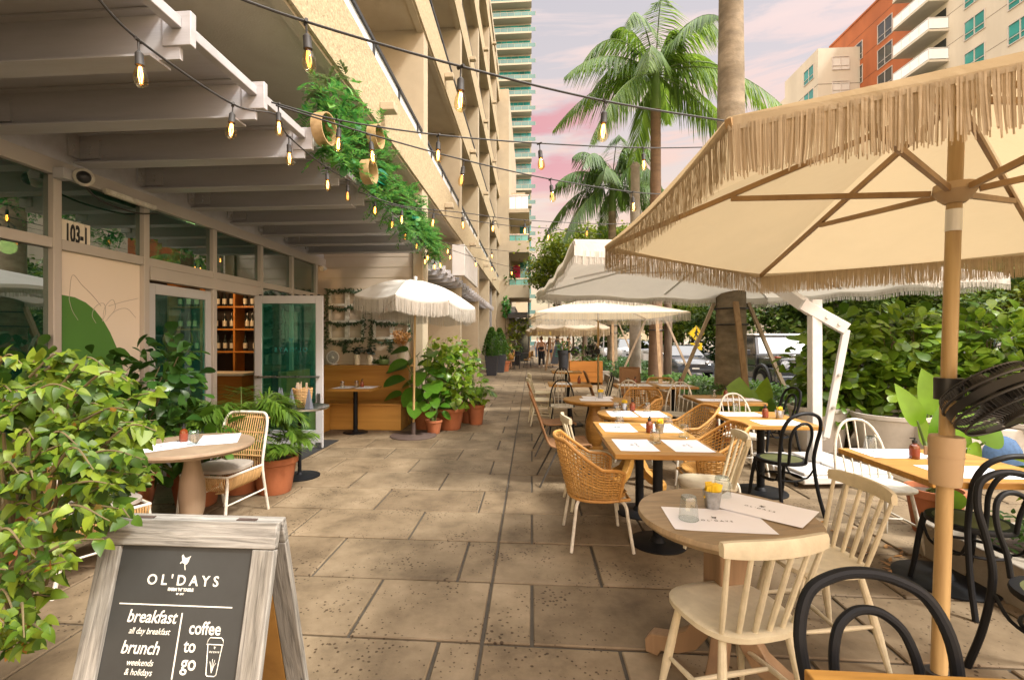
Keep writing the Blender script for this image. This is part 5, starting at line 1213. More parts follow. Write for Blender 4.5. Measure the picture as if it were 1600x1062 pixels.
for q in rim:
    a = pt(2.545); e = loc(q) + V((0,0,-.012)); m = MB()
    ap = loc(apex); mid = ap.lerp(e, .5); m.bar(a, a.lerp(e, 1.0) + V((0,0,-.004)), .017, .025); m.build('rib', 'rib_wood', mu)
    m = MB(); tgt = a.lerp(e, .56) + V((0,0,-.02)); d = (tgt-hc); d.z = 0; d.normalize(); m.bar(hc + d*.075, tgt, .018, .024); m.build('strut', 'rib_wood', mu)
m = MB(); m.lathe([(.115,0),(.115,.03),(.09,.06),(.05,.09)], n=40); m.build('base', 'dark_metal', mu); m = MB(); m.lathe([(.045,.085),(.045,.145)], n=18); m.build('base_sleeve', 'dark_metal', mu)
# ---- white cantilever umbrella
cc_ = [V((.36,4.12,2.40)), V((.09,9.35,2.45)), V((5.06,10.75,2.45)), V((6.2,6.72,2.40))]
cap_ = sum(cc_, V())/4; cap_.z = 3.06
cu_ = thing('cantilever_umbrella', 'large square white cantilever umbrella with fringe, angled white mast and crank arm', 'umbrella', (3.21,5.72,0))
lc = lambda p: V(p) - V((3.21,5.72,0))
rim8 = []
canopy(cu_, [lc(p) for p in cc_], lc(cap_), 'canvas_white', 'fringe_white', .12, .14, .016, .10, wave=.022, crown=.0, swidth=.012, nu=16, nv=15)
m = MB(); m.box(-.055,.055,-.055,.055,.17,2.02-.02); m.build('mast', 'white_metal', cu_, bevel=.008)
elbow = ay(1322,514,5.66); tip = cap_ + V((0,0,.03)); top_ = ay(1268,484,5.70)
m = MB(); m.bar(lc(elbow), lc(top_)+ (lc(top_)-lc(elbow)).normalized()*.12, .075, .13); m.bar(lc(top_), lc(cap_ + V((0,0,-.10))), .085, .14); m.build('arm', 'white_metal', cu_, bevel=.006)
m = MB(); low = ay(1290,683,5.68); m.bar(lc(elbow)+V((0,0,-.01)), lc(low), .05, .07); m.bar(lc(low), V((.05,0,lc(low).z-.02)), .03, .05); m.build('crank_arm', 'white_metal', cu_, bevel=.005)
m = MB(); q = lc(elbow).lerp(lc(low), .45)
for f_ in (.42, .72): q = lc(elbow).lerp(lc(low), f_); m = MB(); m.tube([q+V((0,-.05,0)), q+V((0,-.03,0))], .016, 10); m.build('bolt', 'steel', cu_)
for f_ in (.25,.6): q = lc(elbow).lerp(lc(top_), f_); m = MB(); m.tube([q+V((0,-.048,0)), q+V((0,-.036,0))], .018, 10); m.build('bolt', 'steel', cu_)
for q in cc_:
    m = MB(); m.bar(lc(cap_)+V((0,0,-.06)), lc(q)+V((0,0,-.03)), .022, .03); m.build('rib', 'white_metal', cu_)
for i in range(4):
    q = cc_[i].lerp(cc_[(i+1)%4], .5); m = MB(); m.bar(lc(cap_)+V((0,0,-.09)), lc(cap_).lerp(lc(q), .86)+V((0,0,-.10)), .022, .03); m.build('rib', 'white_metal', cu_)
m = MB(); hb = lc(cap_)+V((0,0,-.45)); m.tube([hb, lc(cap_)], .04, 12); m.build('hub', 'white_metal', cu_)
for q in cc_:
    m = MB(); m.bar(hb, lc(cap_).lerp(lc(q), .5)+V((0,0,-.05)), .02, .026); m.build('strut', 'white_metal', cu_)
m = MB()
for sx_ in (-1, 1):
    for sy in (-1, 1): m.box(.01*sx_ if sx_ > 0 else -.49, .49 if sx_ > 0 else -.01, .01*sy if sy > 0 else -.49, .49 if sy > 0 else -.01, .05, .13); m.box(.03*sx_ if sx_>0 else -.46, .46 if sx_>0 else -.03, .03 if sy>0 else -.46, .46 if sy>0 else -.03, .131, .165)
bs = m.build('base', 'white_metal', cu_, bevel=.012); bs.rotation_euler = (0,0,R(8))
for sx_ in (-1, 1):
    for sy in (-1, 1): m = MB(); m.tube([(sx_*.43-.012, sy*.43, .025),(sx_*.43+.012, sy*.43, .025)], .025, 12); m.build('castor', 'rubber', cu_)
# ---- square parasol with a wooden pole, further along
def parasol(label, x, y, half, zr, za, mats, rz=0, n=4, drop=.15, scallop=0, pole='pole_wood', base=True, step=.02, tilt=(0,0), rpole=.024, sag=.03, crown=0, hem=.03, sw=.014, name='parasol', baser=.28):
    o = thing(name, label, 'umbrella', (x,y,0), rz); rr = []
    for k in range(n):
        a = 2*math.pi*(k+.5)/n; p = V((half*math.cos(a), half*math.sin(a), zr)); p.z += tilt[0]*p.x/half + tilt[1]*p.y/half; p.x += tilt[0]*0; rr.append(p)
    ap = V((tilt[0]*-.4, tilt[1]*-.4, za)); canopy(o, rr, ap, mats[0], mats[1], drop, hem, step, sag, scallop, crown=crown, swidth=sw, nu=9, nv=7)
    m = MB(); m.tube([(0,0,.03), ap*.5+V((0,0,0)), ap], rpole, 12); m.build('pole', pole, o)
    for q in rr: m = MB(); m.bar(ap+V((0,0,-.05)), q+V((0,0,-.015)), .014, .02); m.build('rib', 'rib_wood', o)
    m = MB(); m.lathe([(.0,za+.07),(.03,za+.06),(.035,za+.03),(.02,za-.01)], (ap.x,ap.y,0), 14, close=False); m.build('finial', 'white_metal', o)
    if base: m = MB(); m.lathe([(baser,0),(baser,.012),(baser*.97,.018),(.05,.022),(.036,.03),(.034,.22)], n=40); m.build('base', 'rust_plate', o)
    return o
parasol('square cream parasol with wooden pole standing past the cantilever umbrella', 1.62, 11.9, 2.30, 2.13, 2.62, ('canvas_cream','fringe_white'), R(3), 4, .17, step=.022, sag=.05)
parasol('scalloped cream parasol with deep fringe, further along than the square one', 1.42, 18.5, 1.52, 2.0, 2.55, ('canvas_cream','fringe_tan'), R(12), 8, .26, .07, step=.03, sw=.022, crown=.06)
parasol('small scalloped parasol far down the promenade beyond the other cream ones', 1.15, 26.5, 1.5, 2.05, 2.6, ('canvas_cream','fringe_tan'), R(30), 8, .26, .07, step=.05, sw=.035, crown=.06)
lu = parasol('round white fringed parasol with thin wooden pole beside the corner bench', -1.90, 7.60, 1.0, 2.12, 2.50, ('canvas_white','fringe_white'), R(22), 8, .20, .05, 'pole_wood', True, .007, (-.085,-.03), .019, .03, .10, .03, .0085, baser=.37)
# ---- fans on the poles
def pole_fan(label, c, r, facing, tilt, polec):
    o = thing('clip_fan', label, 'fan', c, 0, 'black clip-on fans'); m3 = Euler((tilt,0,facing)).to_matrix(); T = lambda p: m3 @ V(p)
    m = MB(); n = 40
    for y, rr in ((-.07,r*.93),(-.03,r),(.03,r),(.07,r*.9)): m.tube([T((rr*math.cos(a),y,rr*math.sin(a))) for a in arc(0,2*math.pi,n+1)[:-1]], .0055 if rr == r else .004, 6, closed=True)
    m.grid(lambda i, j: T((r*1.004*math.cos(2*math.pi*i/n), (-.016,.016)[j], r*1.004*math.sin(2*math.pi*i/n))), n, 2, wrap=True); m.build('guard_ring', 'black_plastic', o)
    m = MB()
    for k in range(72):
        a = 2*math.pi*k/72
        for ys in (-1, 1): m.tube([T((.05*math.cos(a-.25*ys), ys*.095, .05*math.sin(a-.25*ys))), T((r*.6*math.cos(a-.1), ys*.088, r*.6*math.sin(a-.1))), T((r*.93*math.cos(a), ys*.066, r*.93*math.sin(a))), T((r*math.cos(a), ys*.03, r*math.sin(a)))], .0016, 3)
    m.build('grille', 'black_plastic', o)
    m = MB(); m.tube([T((0,-.098,0)), T((0,-.09,0)), T((0,.07,0)), T((0,.105,0))], [.040,.046,.044,.03], 18); m.build('motor', 'black_plastic', o)
    for k in range(4):
        a = k*math.pi/2 + .3; m = MB()
        def fn(i, j): rr = .04 + (r*.86-.04)*i/6; aa = a + (j/4-.5)*.95*(.5+.5*i/6); return T((rr*math.cos(aa), (j/4-.5)*.06, rr*math.sin(aa)))
        m.grid(fn, 7, 5); b = m.build('fan_blade', 'black_plastic', o); s_ = b.modifiers.new('thickness','SOLIDIFY'); s_.thickness = .003
    m = MB(); pc = V(polec) - V(c); m.tube([T((0,.09,0)), pc.lerp(T((0,.1,0)),.5)+V((0,0,.0)), pc], .016, 8); m.tube([pc+V((0,0,-.045)), pc+V((0,0,.045))], .048, 16); m.build('clamp', 'black_plastic', o); return o
fc = ay(1556,624,2.03); pp = foot.lerp(apex, .53); pp.z = fc.z + .03
pole_fan('black caged clip fan on the tan umbrella pole above the oak table', fc, .165, R(20), R(48), pp)
q = ay(898,549,18.3); pole_fan('black clip fan on the pole of the scalloped parasol', q, .17, R(40), R(10), V((1.42,18.5,q.z)))
q = ay(925,549,11.75); pole_fan('black clip fan on the pole of the square cream parasol', q, .17, R(-10), R(8), V((1.62,11.9,q.z)))
# ================================================================ string lights
def bulb_proto(lit):
    t = thing('bulb', 'x', 'light bulb'); m = MB(); m.tube([(0,0,0),(0,0,-.05)], .0045, 6); m.lathe([(.008,-.045),(.0165,-.055),(.0175,-.10),(.0185,-.102),(.0185,-.106),(.013,-.108)], n=14); m.tube([(-.02,0,.004),(.02,0,.004)], .008, 8); m.build('socket', 'cord_black', t)
    m = MB(); m.lathe([(.0125,-.106),(.015,-.115),(.0255,-.14),(.029,-.165),(.026,-.185),(.014,-.199),(0,-.202)], n=18, close=False); m.build('envelope', 'bulb_glass' if lit != 2 else 'bulb_amber', t)
    m = MB()
    for s in (-1, 1): m.tube([(s*.003,0,-.112),(s*.009,.003,-.15),(s*.006,0,-.182)], .0016 if lit else .001, 4); m.tube([(0,s*.005,-.112),(0,s*.010,-.148),(0,s*.004,-.18)], .0014, 4)
    m.build('filament', 'filament' if lit else 'filament_dim', t); return t
BL, BD, BA = bulb_proto(1), bulb_proto(0), bulb_proto(2)
nstr = [0]
def strand(label, pts, bulbs, group, sag=.0):
    """pts: 3-D anchor points; bulbs: (fraction along, lit)"""
    c = curve(pts, 10); m = MB(); m.tube(c, .0055, 6); base = c[0]
    for i, v in enumerate(m.v): m.v[i] = tuple(V(v)-base)
    o = m.build('light_cord', 'cord_black', None, loc=base); tag(o, label, 'cord', 'light string cords')
    for px, lit, lab in bulbs:                      # px: photo column the bulb hangs at; solved along the cord
        best = None
        for i in range(len(c)-1):
            a, b = c[i], c[i+1]
            for t in (0,.25,.5,.75):
                q = a.lerp(b, t); dx = q.x*math.cos(YAW)+q.y*math.sin(YAW); dy = -q.x*math.sin(YAW)+q.y*math.cos(YAW)
                if dy > .2:
                    e = abs(CX+F_*dx/dy - px)
                    if best is None or e < best[0]: best = (e, q)
        place((BD, BL, BA)[lit], lab, best[1]-V((0,0,.006)), U(0,3), group).rotation_euler = (U(-.12,.12), U(-.12,.12), U(0,3))
G1 = 'string light bulbs'
Pn = lambda px, py, Y: ay(px, py, Y)
strand('black light cord slung high across the walkway from facade to tall palm', [Pn(300,-30,1.75), Pn(478,34,1.95), Pn(720,104,2.2), Pn(945,158,2.55), Pn(1137,190,3.1)],
    [(478,0,'clear bulb on the uppermost cord in front of the stucco parapet'),(722,1,'lit bulb on the uppermost cord in front of the second balcony'),(946,1,'glowing bulb on the uppermost cord before the palm fronds')], G1)
strand('black light cord running along the pergola edge below the beam ends', [Pn(130,-30,1.75), Pn(216,62,2.0), Pn(364,163,2.6), Pn(432,180,3.0), Pn(450,212,3.35), Pn(511,262,4.0), Pn(583,305,5.2), Pn(634,352,6.6), Pn(668,385,8.2)],
    [(216,1,'glowing bulb under the pergola beam nearest the top corner'),(365,1,'glowing bulb under the second pergola beam end'),(451,1,'glowing bulb under the third pergola beam end'),(511,1,'glowing bulb under the fourth pergola beam end'),(543,0,'unlit bulb under the pergola rail just before the ivy'),(586,2,'amber bulb hanging inside the ivy on the pergola'),(613,0,'clear bulb below the ivy at the pergola rail'),(635,0,'clear bulb by the last pergola beams'),(652,0,'clear bulb at the very end of the pergola cord')], G1)
strand('black light cord from the pergola corner over the walkway, the flatter of a crossing pair', [Pn(424,160,2.95), Pn(530,188,3.1), Pn(685,211,3.4), Pn(843,224,3.8), Pn(1005,231,4.3), Pn(1110,230,4.8)],
    [(434,1,'small lit bulb right at the pergola corner bracket'),(531,1,'lit bulb in front of the first wooden hoop'),(685,1,'lit bulb in front of the lower parapet end'),(843,2,'small amber bulb against the pink cloud'),(1005,1,'lit bulb beside the palm trunk')], G1)
strand('black light cord from the pergola corner over the walkway, the steeper of a crossing pair', [Pn(432,165,2.95), Pn(578,210,3.2), Pn(725,250,3.7), Pn(860,280,4.3), Pn(988,300,5.0), Pn(1050,304,5.4)],
    [(578,1,'lit bulb in front of the second wooden hoop'),(724,0,'clear bulb in front of the shaded balcony wall'),(861,0,'clear bulb against the peach sky'),(988,1,'lit bulb beside the concrete lamp post top')], G1)
strand('black light cord from the ivy to the trees, third one up from the shop pergola', [Pn(560,300,4.9), Pn(630,322,5.3), Pn(720,332,6.0), Pn(820,344,6.8), Pn(960,350,8), Pn(1010,345,8.5)],
    [(629,1,'small lit bulb in front of the ivy leaves'),(679,1,'small lit bulb before the beige soffit'),(722,1,'small lit bulb at the foot of the second parapet'),(771,1,'small lit bulb before the far fin walls'),(820,1,'small lit bulb before the balcony wing'),(918,0,'small clear bulb before the bushy tree')], G1)
strand('black light cord sloping from the ivy to the balcony wing', [Pn(600,318,5.2), Pn(700,338,6.2), Pn(790,352,7.4), Pn(857,357,8.2), Pn(940,366,9.2)],
    [(857,1,'small lit bulb low against the yellow sky')], G1)
strand('black light cord crossing low under the parapet to the balcony wing', [Pn(668,372,8.4), Pn(700,380,9.2), Pn(770,390,11.0), Pn(830,396,13)],
    [(700,1,'tiny lit bulb under the parapet before the white sign'),(769,1,'tiny lit bulb before the far fin wall')], G1)
strand('black light cord crossing low behind the white sign', [Pn(676,376,8.6), Pn(704,390,9.4), Pn(769,410,11.4), Pn(832,425,13.6)],
    [(704,1,'tiny lit bulb above the second pergola beams'),(742,1,'tiny lit bulb in front of the white slatted sign'),(769,1,'tiny lit bulb on the lowest cord beyond the sign'),(798,1,'tiny lit bulb before the red balcony panel')], G1)
for px, py in ((679,414),(688,412),(664,406),(668,400)):
    place(BL, {679:'tiny lit bulb of the cluster by the grey pergola end',688:'tiny lit bulb nearest the second pergola in the cluster',664:'tiny bulb tucked under the ivy tail',668:'tiny bulb between the ivy tail and the bulb cluster'}[px], Pn(px, py-10, 8.6), 0, G1)
# ================================================================ plants
def pot(o, r, h, mat='terracotta', rim=True):
    m = MB(); m.lathe([(r*.70,0),(r*.72,.005),(r*.94,h*.82),(r*1.0,h*.82),(r*1.03,h*.84),(r*1.03,h),(r*.93,h),(r*.90,h*.88)] if rim else [(r*.85,0),(r,h*.1),(r,h),(r*.93,h),(r*.91,h*.88)], n=32); m.build('pot', mat, o)
    m = MB(); m.lathe([(0,h*.89),(r*.91,h*.88)], n=20, close=False); m.build('soil', 'soil', o)
def shift(m, off):
    for i, v in enumerate(m.v): m.v[i] = (v[0]-off[0], v[1]-off[1], v[2]-off[2])
def bush_leaves(m, blobs, L_, W_, dens, shape=0, up=.5, droop=.3, fold=.2, shell=.55, out=1.0):
    """leaves spread through ellipsoid blobs (centre, radii); denser near the surface, pointing outward and up"""
    for (c, r) in blobs:
        c = V(c); n = int(dens*(r[0]*r[1]+r[1]*r[2]+r[0]*r[2])/3*4)
        for k in range(n):
            d = V((rnd.gauss(0,1), rnd.gauss(0,1), rnd.gauss(0,1))).normalized(); t = (shell + (1-shell)*rnd.random())*U(.8,1.1)
            p = c + V((d.x*r[0]*t, d.y*r[1]*t, d.z*r[2]*t))
            ld = (d*out + V((U(-.8,.8),U(-.8,.8),U(-.5,.5)))).normalized(); nn = (V((0,0,1))*up + d*.7 + V((U(-.5,.5),U(-.5,.5),U(-.2,.4))))
            k_ = U(.65,1.2); m.leaf(p, ld, nn, L_*k_, W_*k_*U(.85,1.1), U(.1,droop*1.6), shape, fold)
# ---- lime green bush close to the camera: arching twigs carrying alternate leaves
lb2 = thing('lime_bush', 'lime green bougainvillea bush with arching twigs reaching in front of the chalkboard', 'bush', (-2.35,1.55,0))
off = V((-2.35,1.55,0)); lm_ = MB(); tw_ = MB(); bl = MB()
def twig(a, b, bend=.1, nl=14, L_=.062, ch_=.10):
    a, b = V(a), V(b); mid = a.lerp(b,.55) + V((0,0,bend)); c = curve([a, mid, b], 8)
    tw_.tube(c, [.005*(1-.75*i/(len(c)-1)) for i in range(len(c))], 5)
    n = len(c)
    for k in range(nl):
        t = (k+U(.1,.9))/nl; i = min(n-2, int(t*(n-1))); q = c[i].lerp(c[i+1], t*(n-1)-i); d = (c[i+1]-c[i]).normalized()
        for s in (-1, 1):
            side = d.cross(V((0,0,1))).normalized()*s
            ld = d*U(.1,.9) + side*U(.3,1.0) + V((U(-.4,.4),U(-.5,.2),U(-.9,.25)))
            nn = V((U(-.6,.6), U(-1.0,-.1), U(.3,1.3))); sz = U(.45,1.25)*(1-.25*t)
            lm_.leaf(q + ld.normalized()*.012, ld, nn, L_*sz, L_*.84*sz, U(.05,.75), 3, U(.05,.5))
        if rnd.random() < .025: lm_.leaf(q, (U(-1,1),U(-1,0),U(-1,.3)), (0,-1,.4), .035, .03, .2, 2, .3, 1)
root = V((-1.75,1.35,.25))
# clumps named by where they stand: pixel column/row of the twig tips at a given depth
tips = []
for (x0,x1,y0,y1,Ya,Yb,n) in ((0,120,545,640,1.25,1.7,17),(60,215,570,680,1.3,1.8,16),(150,250,590,690,1.45,1.9,7),(0,170,640,760,1.1,1.6,15),(110,262,675,760,1.25,1.6,12),(0,190,740,850,1.0,1.45,9),(150,238,740,812,1.2,1.42,7),(0,70,820,960,.95,1.25,7),(40,140,868,905,1.05,1.3,5),(20,100,890,1010,1.05,1.3,5),(0,60,950,1062,.95,1.2,6),(-160,0,560,800,1.0,1.7,20)):
    for k in range(n): tips.append(ay(U(x0,x1), U(y0,y1), U(Ya,Yb)))
for tp in tips:
    st_ = tp.lerp(V((-1.9, 1.45, max(.35, tp.z-.12))), U(.22,.36)); twig(st_ + V((U(-.05,.05),U(-.05,.05),U(-.08,.02))), tp, U(.0,.07), rnd.choice((6,7,8)), U(.030,.042)*max(1.0, tp.y))
for k in range(20):
    tp = rnd.choice(tips); c = curve([V((-2.3+U(-.1,.1),1.55+U(-.1,.1),.2)), V((-1.75,1.35,.2)).lerp(tp,.5)+V((-.1,.1,.15)), tp.lerp(V((-1.9,1.45,tp.z)), .35)], 6); tw_.tube(c, [.011*(1-.6*i/(len(c)-1)) for i in range(len(c))], 6)
for q in (lm_, tw_, bl): shift(q, off)
lm_.build('leaves', ['leaf_lime','leaf_bloom'], lb2); tw_.build('stems', 'stem', lb2); o = lb2; m = MB(); m.lathe([(.20,0),(.21,.01),(.27,.30),(.29,.30),(.29,.36),(.26,.36),(.25,.32)], n=32); m.build('pot', 'terracotta', o); m = MB(); m.lathe([(0,.33),(.255,.325)], n=20, close=False); m.build('soil', 'soil', o)
# ---- dark round leaved shrub by the glazing, palm by the door
def leafy(name, label, cat, loc_, blobs, L_, W_, dens, mat, shape=0, potr=None, poth=.35, potmat='terracotta', stems=10, group=None, up=.5, stemmat='stem', droop=.3, out=1.0):
    o = thing(name, label, cat, loc_, 0, group); m = MB(); bush_leaves(m, blobs, L_, W_, dens, shape, up, droop, out=out); m.build('leaves', mat, o)
    m = MB(); z0 = poth*.85 if potr else 0
    for k in range(stems):
        c, r = rnd.choice(blobs); e = V(c)+V((U(-.6,.6)*r[0],U(-.6,.6)*r[1],U(-.2,.7)*r[2])); a = V((U(-.06,.06),U(-.06,.06),z0)); m.tube(curve([a, a.lerp(e,.5)+V((U(-.08,.08),U(-.08,.08),.06)), e], 5), [.012*(1-.7*i/10) for i in range(11)], 5)
    m.build('stems', stemmat, o)
    if potr: pot(o, potr, poth, potmat)
    return o
leafy('clusia_shrub', 'dark round leaved shrub in front of the green leaf panel window', 'shrub', (-3.55,3.95,0), [((-.1,0,.95),(.55,.5,.5)),((.25,.1,1.2),(.38,.4,.38)),((.45,.0,1.42),(.16,.16,.20)),((-.5,-.4,.95),(.45,.4,.5)),((.2,-.2,.65),(.5,.4,.35))], .13, .085, 190, 'leaf_dark', 1, .25, .38)
leafy('clusia_shrub', 'dark round leaved shrub between the lime bush and the corner glazing', 'shrub', (-3.3,2.7,0), [((0,0,.85),(.6,.5,.6)),((-.1,.2,1.15),(.4,.4,.3))], .12, .08, 170, 'leaf_dark', 1, .25, .38)
leafy('rubber_plant', 'low glossy leaved plant between the washed wood table and the shrub', 'plant', (-3.15,4.3,0), [((0,0,.62),(.42,.36,.35)),((.25,-.1,.55),(.25,.25,.25))], .16, .09, 130, 'leaf_mid', 0, .23, .34)
def frond(m, a, d, L_, droop, nl, ll, lw, ang=.75, hang=.2, twist=0, taper=.8, st=.2):
    """feather leaf: rachis from a towards d that droops; leaflets hang along both sides"""
    a = V(a); d = V(d).normalized(); pts = []
    for i in range(13):
        t = i/12; pts.append(a + d*L_*t*(1-.12*t*droop) - V((0,0,1))*droop*L_*t**2.2*.62)
    m.tube(pts, [max(.0015, .012*L_/2*(1-.9*i/12)) for i in range(13)], 5, 1)
    for k in range(nl):
        t = st + (1-st)*(k+.5)/nl; i = min(11, int(t*12)); q = pts[i].lerp(pts[i+1], t*12-i); td = (pts[i+1]-pts[i]).normalized(); side = td.cross(V((0,0,1)))
        if side.length < .05: side = V((1,0,0))
        side.normalize(); upv = side.cross(td)
        env = math.sin(math.pi*min(1, .12+.88*t**.75))**.55*(1-.25*t); 
        for s in (-1, 1):
            ld = (td*U(.55,.75) + side*s*ang + upv*U(.0,.35) - V((0,0,hang))).normalized(); ln = ll*env*U(.85,1.1)
            w_ = lw*U(.85,1.1); nx = ld.cross(V((0,0,1)))
            if nx.length < .05: nx = side
            nx.normalize(); dn = V((0,0,-1))
            p1 = q + ld*ln*.5 + dn*ln*hang*.12; p2 = q + ld*ln + dn*ln*hang*.55
            m.add([q-nx*w_*.3, q+nx*w_*.3, p1-nx*w_*.5, p1+nx*w_*.5, p2], [(0,1,3,2),(2,3,4)], 0, True)
def pot_palm(label, x, y, hgt, n, L_, group=None, potr=.24):
    o = thing('potted_palm', label, 'palm', (x,y,0), 0, group); m = MB()
    for k in range(n):
        a = 2.4*k + U(-.3,.3); d = V((math.cos(a)*U(.35,.9), math.sin(a)*U(.35,.9), U(.7,1.5))); st_ = V((U(-.05,.05),U(-.05,.05),.35)); mid = st_ + V((d.x*.12, d.y*.12, U(.1,.5)*hgt))
        m.tube([st_, mid], .006, 5, 1); frond(m, mid, d, L_*U(.75,1.2), U(.7,1.2), 17, L_*.46, .022, .75, .35)
    m.build('fronds', ['leaf_palm','stem_green'], o); pot(o, potr, .36); return o
pot_palm('potted areca palm with arching fronds between the rattan chair and the shut door', -2.98, 4.72, .72, 40, .95)
pot_palm('low potted palm behind the rattan chair at the doormat edge', -2.62, 4.72, .12, 16, .62, None, .22)
# ---- napkin table with basket by the open door
t_ = thing('tray_table', 'small round metal table with folded napkins next to the open glass door', 'table', (-2.62,5.25,0)); m = MB(); m.lathe([(0,.765),(.31,.765),(.32,.775),(.32,.79),(.31,.785),(0,.782)], n=40); m.build('tabletop', 'steel', t_); m = MB(); m.lathe([(.22,0),(.22,.012),(.04,.03),(.02,.05),(.02,.764)], n=28); m.build('stand', 'black_paint', t_)
for i, (x, y) in enumerate(((-2.82,5.18),(-2.76,5.12),(-2.62,5.07),(-2.72,5.36),(-2.45,5.12))):
    lab = ('grey folded napkin cone at the palm side of the wicker basket','grey folded napkin cone beside the basket handle','grey folded napkin cone right in front of the wicker basket','grey folded napkin cone behind the wicker basket','grey folded napkin cone between the basket and the open door')[i]
    m = MB(); n = 14; m.grid(lambda a, j: V((.043*(1-j/3.2)*math.cos(2*math.pi*a/n)*(1+.18*math.sin(5*2*math.pi*a/n)), .043*(1-j/3.2)*math.sin(2*math.pi*a/n)*(1+.18*math.sin(5*2*math.pi*a/n)), .23*j/3)), n, 4, wrap=True); o = m.build('folded_napkin', 'napkin', None, loc=(x,y,.786)); tag(o, lab, 'napkin', 'folded napkins')
o = thing('cutlery_basket', 'tan wicker basket holding cutlery on the small metal table', 'basket', (-2.58,5.24,.788)); m = MB()
for z in arc(.01,.2,12): m.tube([((.085+.02*z/.2)*math.cos(a)*(1+.03*(-1)**k),(.07+.015*z/.2)*math.sin(a),z) for k, a in enumerate(arc(0,2*math.pi,29)[:-1])], .007, 5, closed=True)
for a in arc(0,2*math.pi,15)[:-1]: m.tube([(.085*math.cos(a),.07*math.sin(a),0),(.107*math.cos(a),.087*math.sin(a),.215)], .006, 5)
m.build('woven_body', 'basket', o); m = MB()
for k in range(9): x = U(-.06,.06); y = U(-.04,.04); m.tube([(x,y,.1),(x*1.3,y*1.3,U(.24,.29))], .006, 5)
m.build('cutlery', 'stake_pale', o); m = MB(); m.lathe([(0,.01),(.08,.012)], n=16, close=False); m.build('bottom', 'basket', o)
# ---- terracotta pots by the white parasol
def bigleaf(name, label, x, y, n, h, L_, potr, poth, mat='leaf_fig', shape=3, spread=.3, group='terracotta pot plants', width=.85):
    o = thing(name, label, 'plant', (x,y,0), 0, group); m = MB(); s_ = MB()
    for k in range(n):
        a = 2.4*k+U(-.3,.3); t = (k+.5)/n; r = spread*U(.4,1.1)*(1-.35*t); e = V((r*math.cos(a), r*math.sin(a), poth+ .1 + (h-poth)*t)); b = V((U(-.05,.05),U(-.05,.05),poth*.85)); c = curve([b, b.lerp(e,.6)+V((0,0,.08)), e], 5); s_.tube(c, .006, 5)
        d = V((math.cos(a), math.sin(a), U(-.5,.35))); z = U(.7,1.15); m.leaf(e, d, V((-math.cos(a)*.4-.1,-math.sin(a)*.4-.5,1)), L_*z, L_*width*z, U(.2,.6), 6 if shape == 3 else shape, .15)
    m.build('leaves', mat, o); s_.build('stems', 'stem_green', o); pot(o, potr, poth); return o
bigleaf('large_leaf_plant', 'tall plant with huge round leaves right behind the white parasol pole', -1.86, 8.25, 26, 1.28, .36, .21, .34, spread=.42)
bigleaf('large_leaf_plant', 'trailing heart leaved plant spilling over the parasol base plate', -1.62, 7.85, 16, .62, .22, .14, .22, spread=.25)
leafy('pothos_plant', 'bushy yellow green plant in the widest terracotta pot', 'plant', (-1.42,8.25,0), [((0,0,.95),(.42,.40,.46)),((-.15,.1,1.2),(.35,.3,.28)),((.18,-.12,.65),(.32,.3,.3))], .14, .11, 190, 'leaf_clusia', 3, .255, .37, 'terracotta', 14, 'terracotta pot plants', stemmat='stem_green')
leafy('pothos_plant', 'bushy bright plant in the terracotta pot furthest along that group', 'plant', (-1.16,8.95,0), [((0,0,.8),(.36,.4,.42)),((-.1,.1,1.15),(.32,.34,.3)),((.1,-.15,.45),(.24,.24,.25))], .12, .09, 210, 'leaf_clusia', 3, .23, .36, 'terracotta', 12, 'terracotta pot plants', stemmat='stem_green')
leafy('climbing_plant', 'loose yellow leaved climber rising behind the terracotta pots', 'plant', (-1.85,9.15,0), [((0,0,1.25),(.34,.25,.36)),((.35,.1,1.42),(.3,.25,.2)),((-.2,.0,1.0),(.25,.25,.4))], .09, .06, 230, 'leaf_tree_yellow', 0, .2, .34, 'terracotta', 14, 'terracotta pot plants')
pot_palm('potted palm with narrow fronds at the walkway side of the terracotta pots', -1.02, 8.75, .5, 14, .5, None, .16)
# ---- topiaries and the orange pot
for x, y, lab in ((-1.72,20.6,'clipped cone topiary in the tall dark planter nearer the parasol'),(-1.50,22.4,'clipped cone topiary in the tall dark planter nearer the lettered pier')):
    o = thing('topiary', lab, 'topiary', (x,y,0), 0, 'cone topiaries'); m = MB(); m.prism([(-.2,-.2,0),(.2,-.2,0),(.2,.2,0),(-.2,.2,0)], (0,0,.02)); m.add([(-.2,-.2,.02),(.2,-.2,.02),(.2,.2,.02),(-.2,.2,.02),(-.29,-.29,.85),(.29,-.29,.85),(.29,.29,.85),(-.29,.29,.85)], [(0,1,5,4),(1,2,6,5),(2,3,7,6),(3,0,4,7),(4,5,6,7)]); m.build('planter', 'planter_dark', o, bevel=.01)
    m = MB()
    for k in range(1500):
        t = rnd.random()**.8; a = U(0,6.28); r = (.37*(1-t**1.8)+.03)*U(.82,1.04); z = .84 + 1.22*t; d = V((math.cos(a),math.sin(a),U(-.2,.7))); m.leaf((r*math.cos(a),r*math.sin(a),z), d+V((U(-.5,.5),U(-.5,.5),U(-.5,.5))), d, .07, .045, .2, 4, .1)
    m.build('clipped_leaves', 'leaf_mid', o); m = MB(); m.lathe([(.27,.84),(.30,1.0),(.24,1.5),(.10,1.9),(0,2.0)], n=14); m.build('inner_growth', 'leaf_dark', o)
leafy('leafy_pot_plant', 'yellow green plant in an orange pot below the wall lettering', 'plant', (-1.36,23.3,0), [((0,0,1.0),(.42,.4,.35)),((.1,0,1.3),(.3,.3,.3))], .24, .07, 160, 'leaf_lime', 2, .32, .5, 'terracotta', 10)
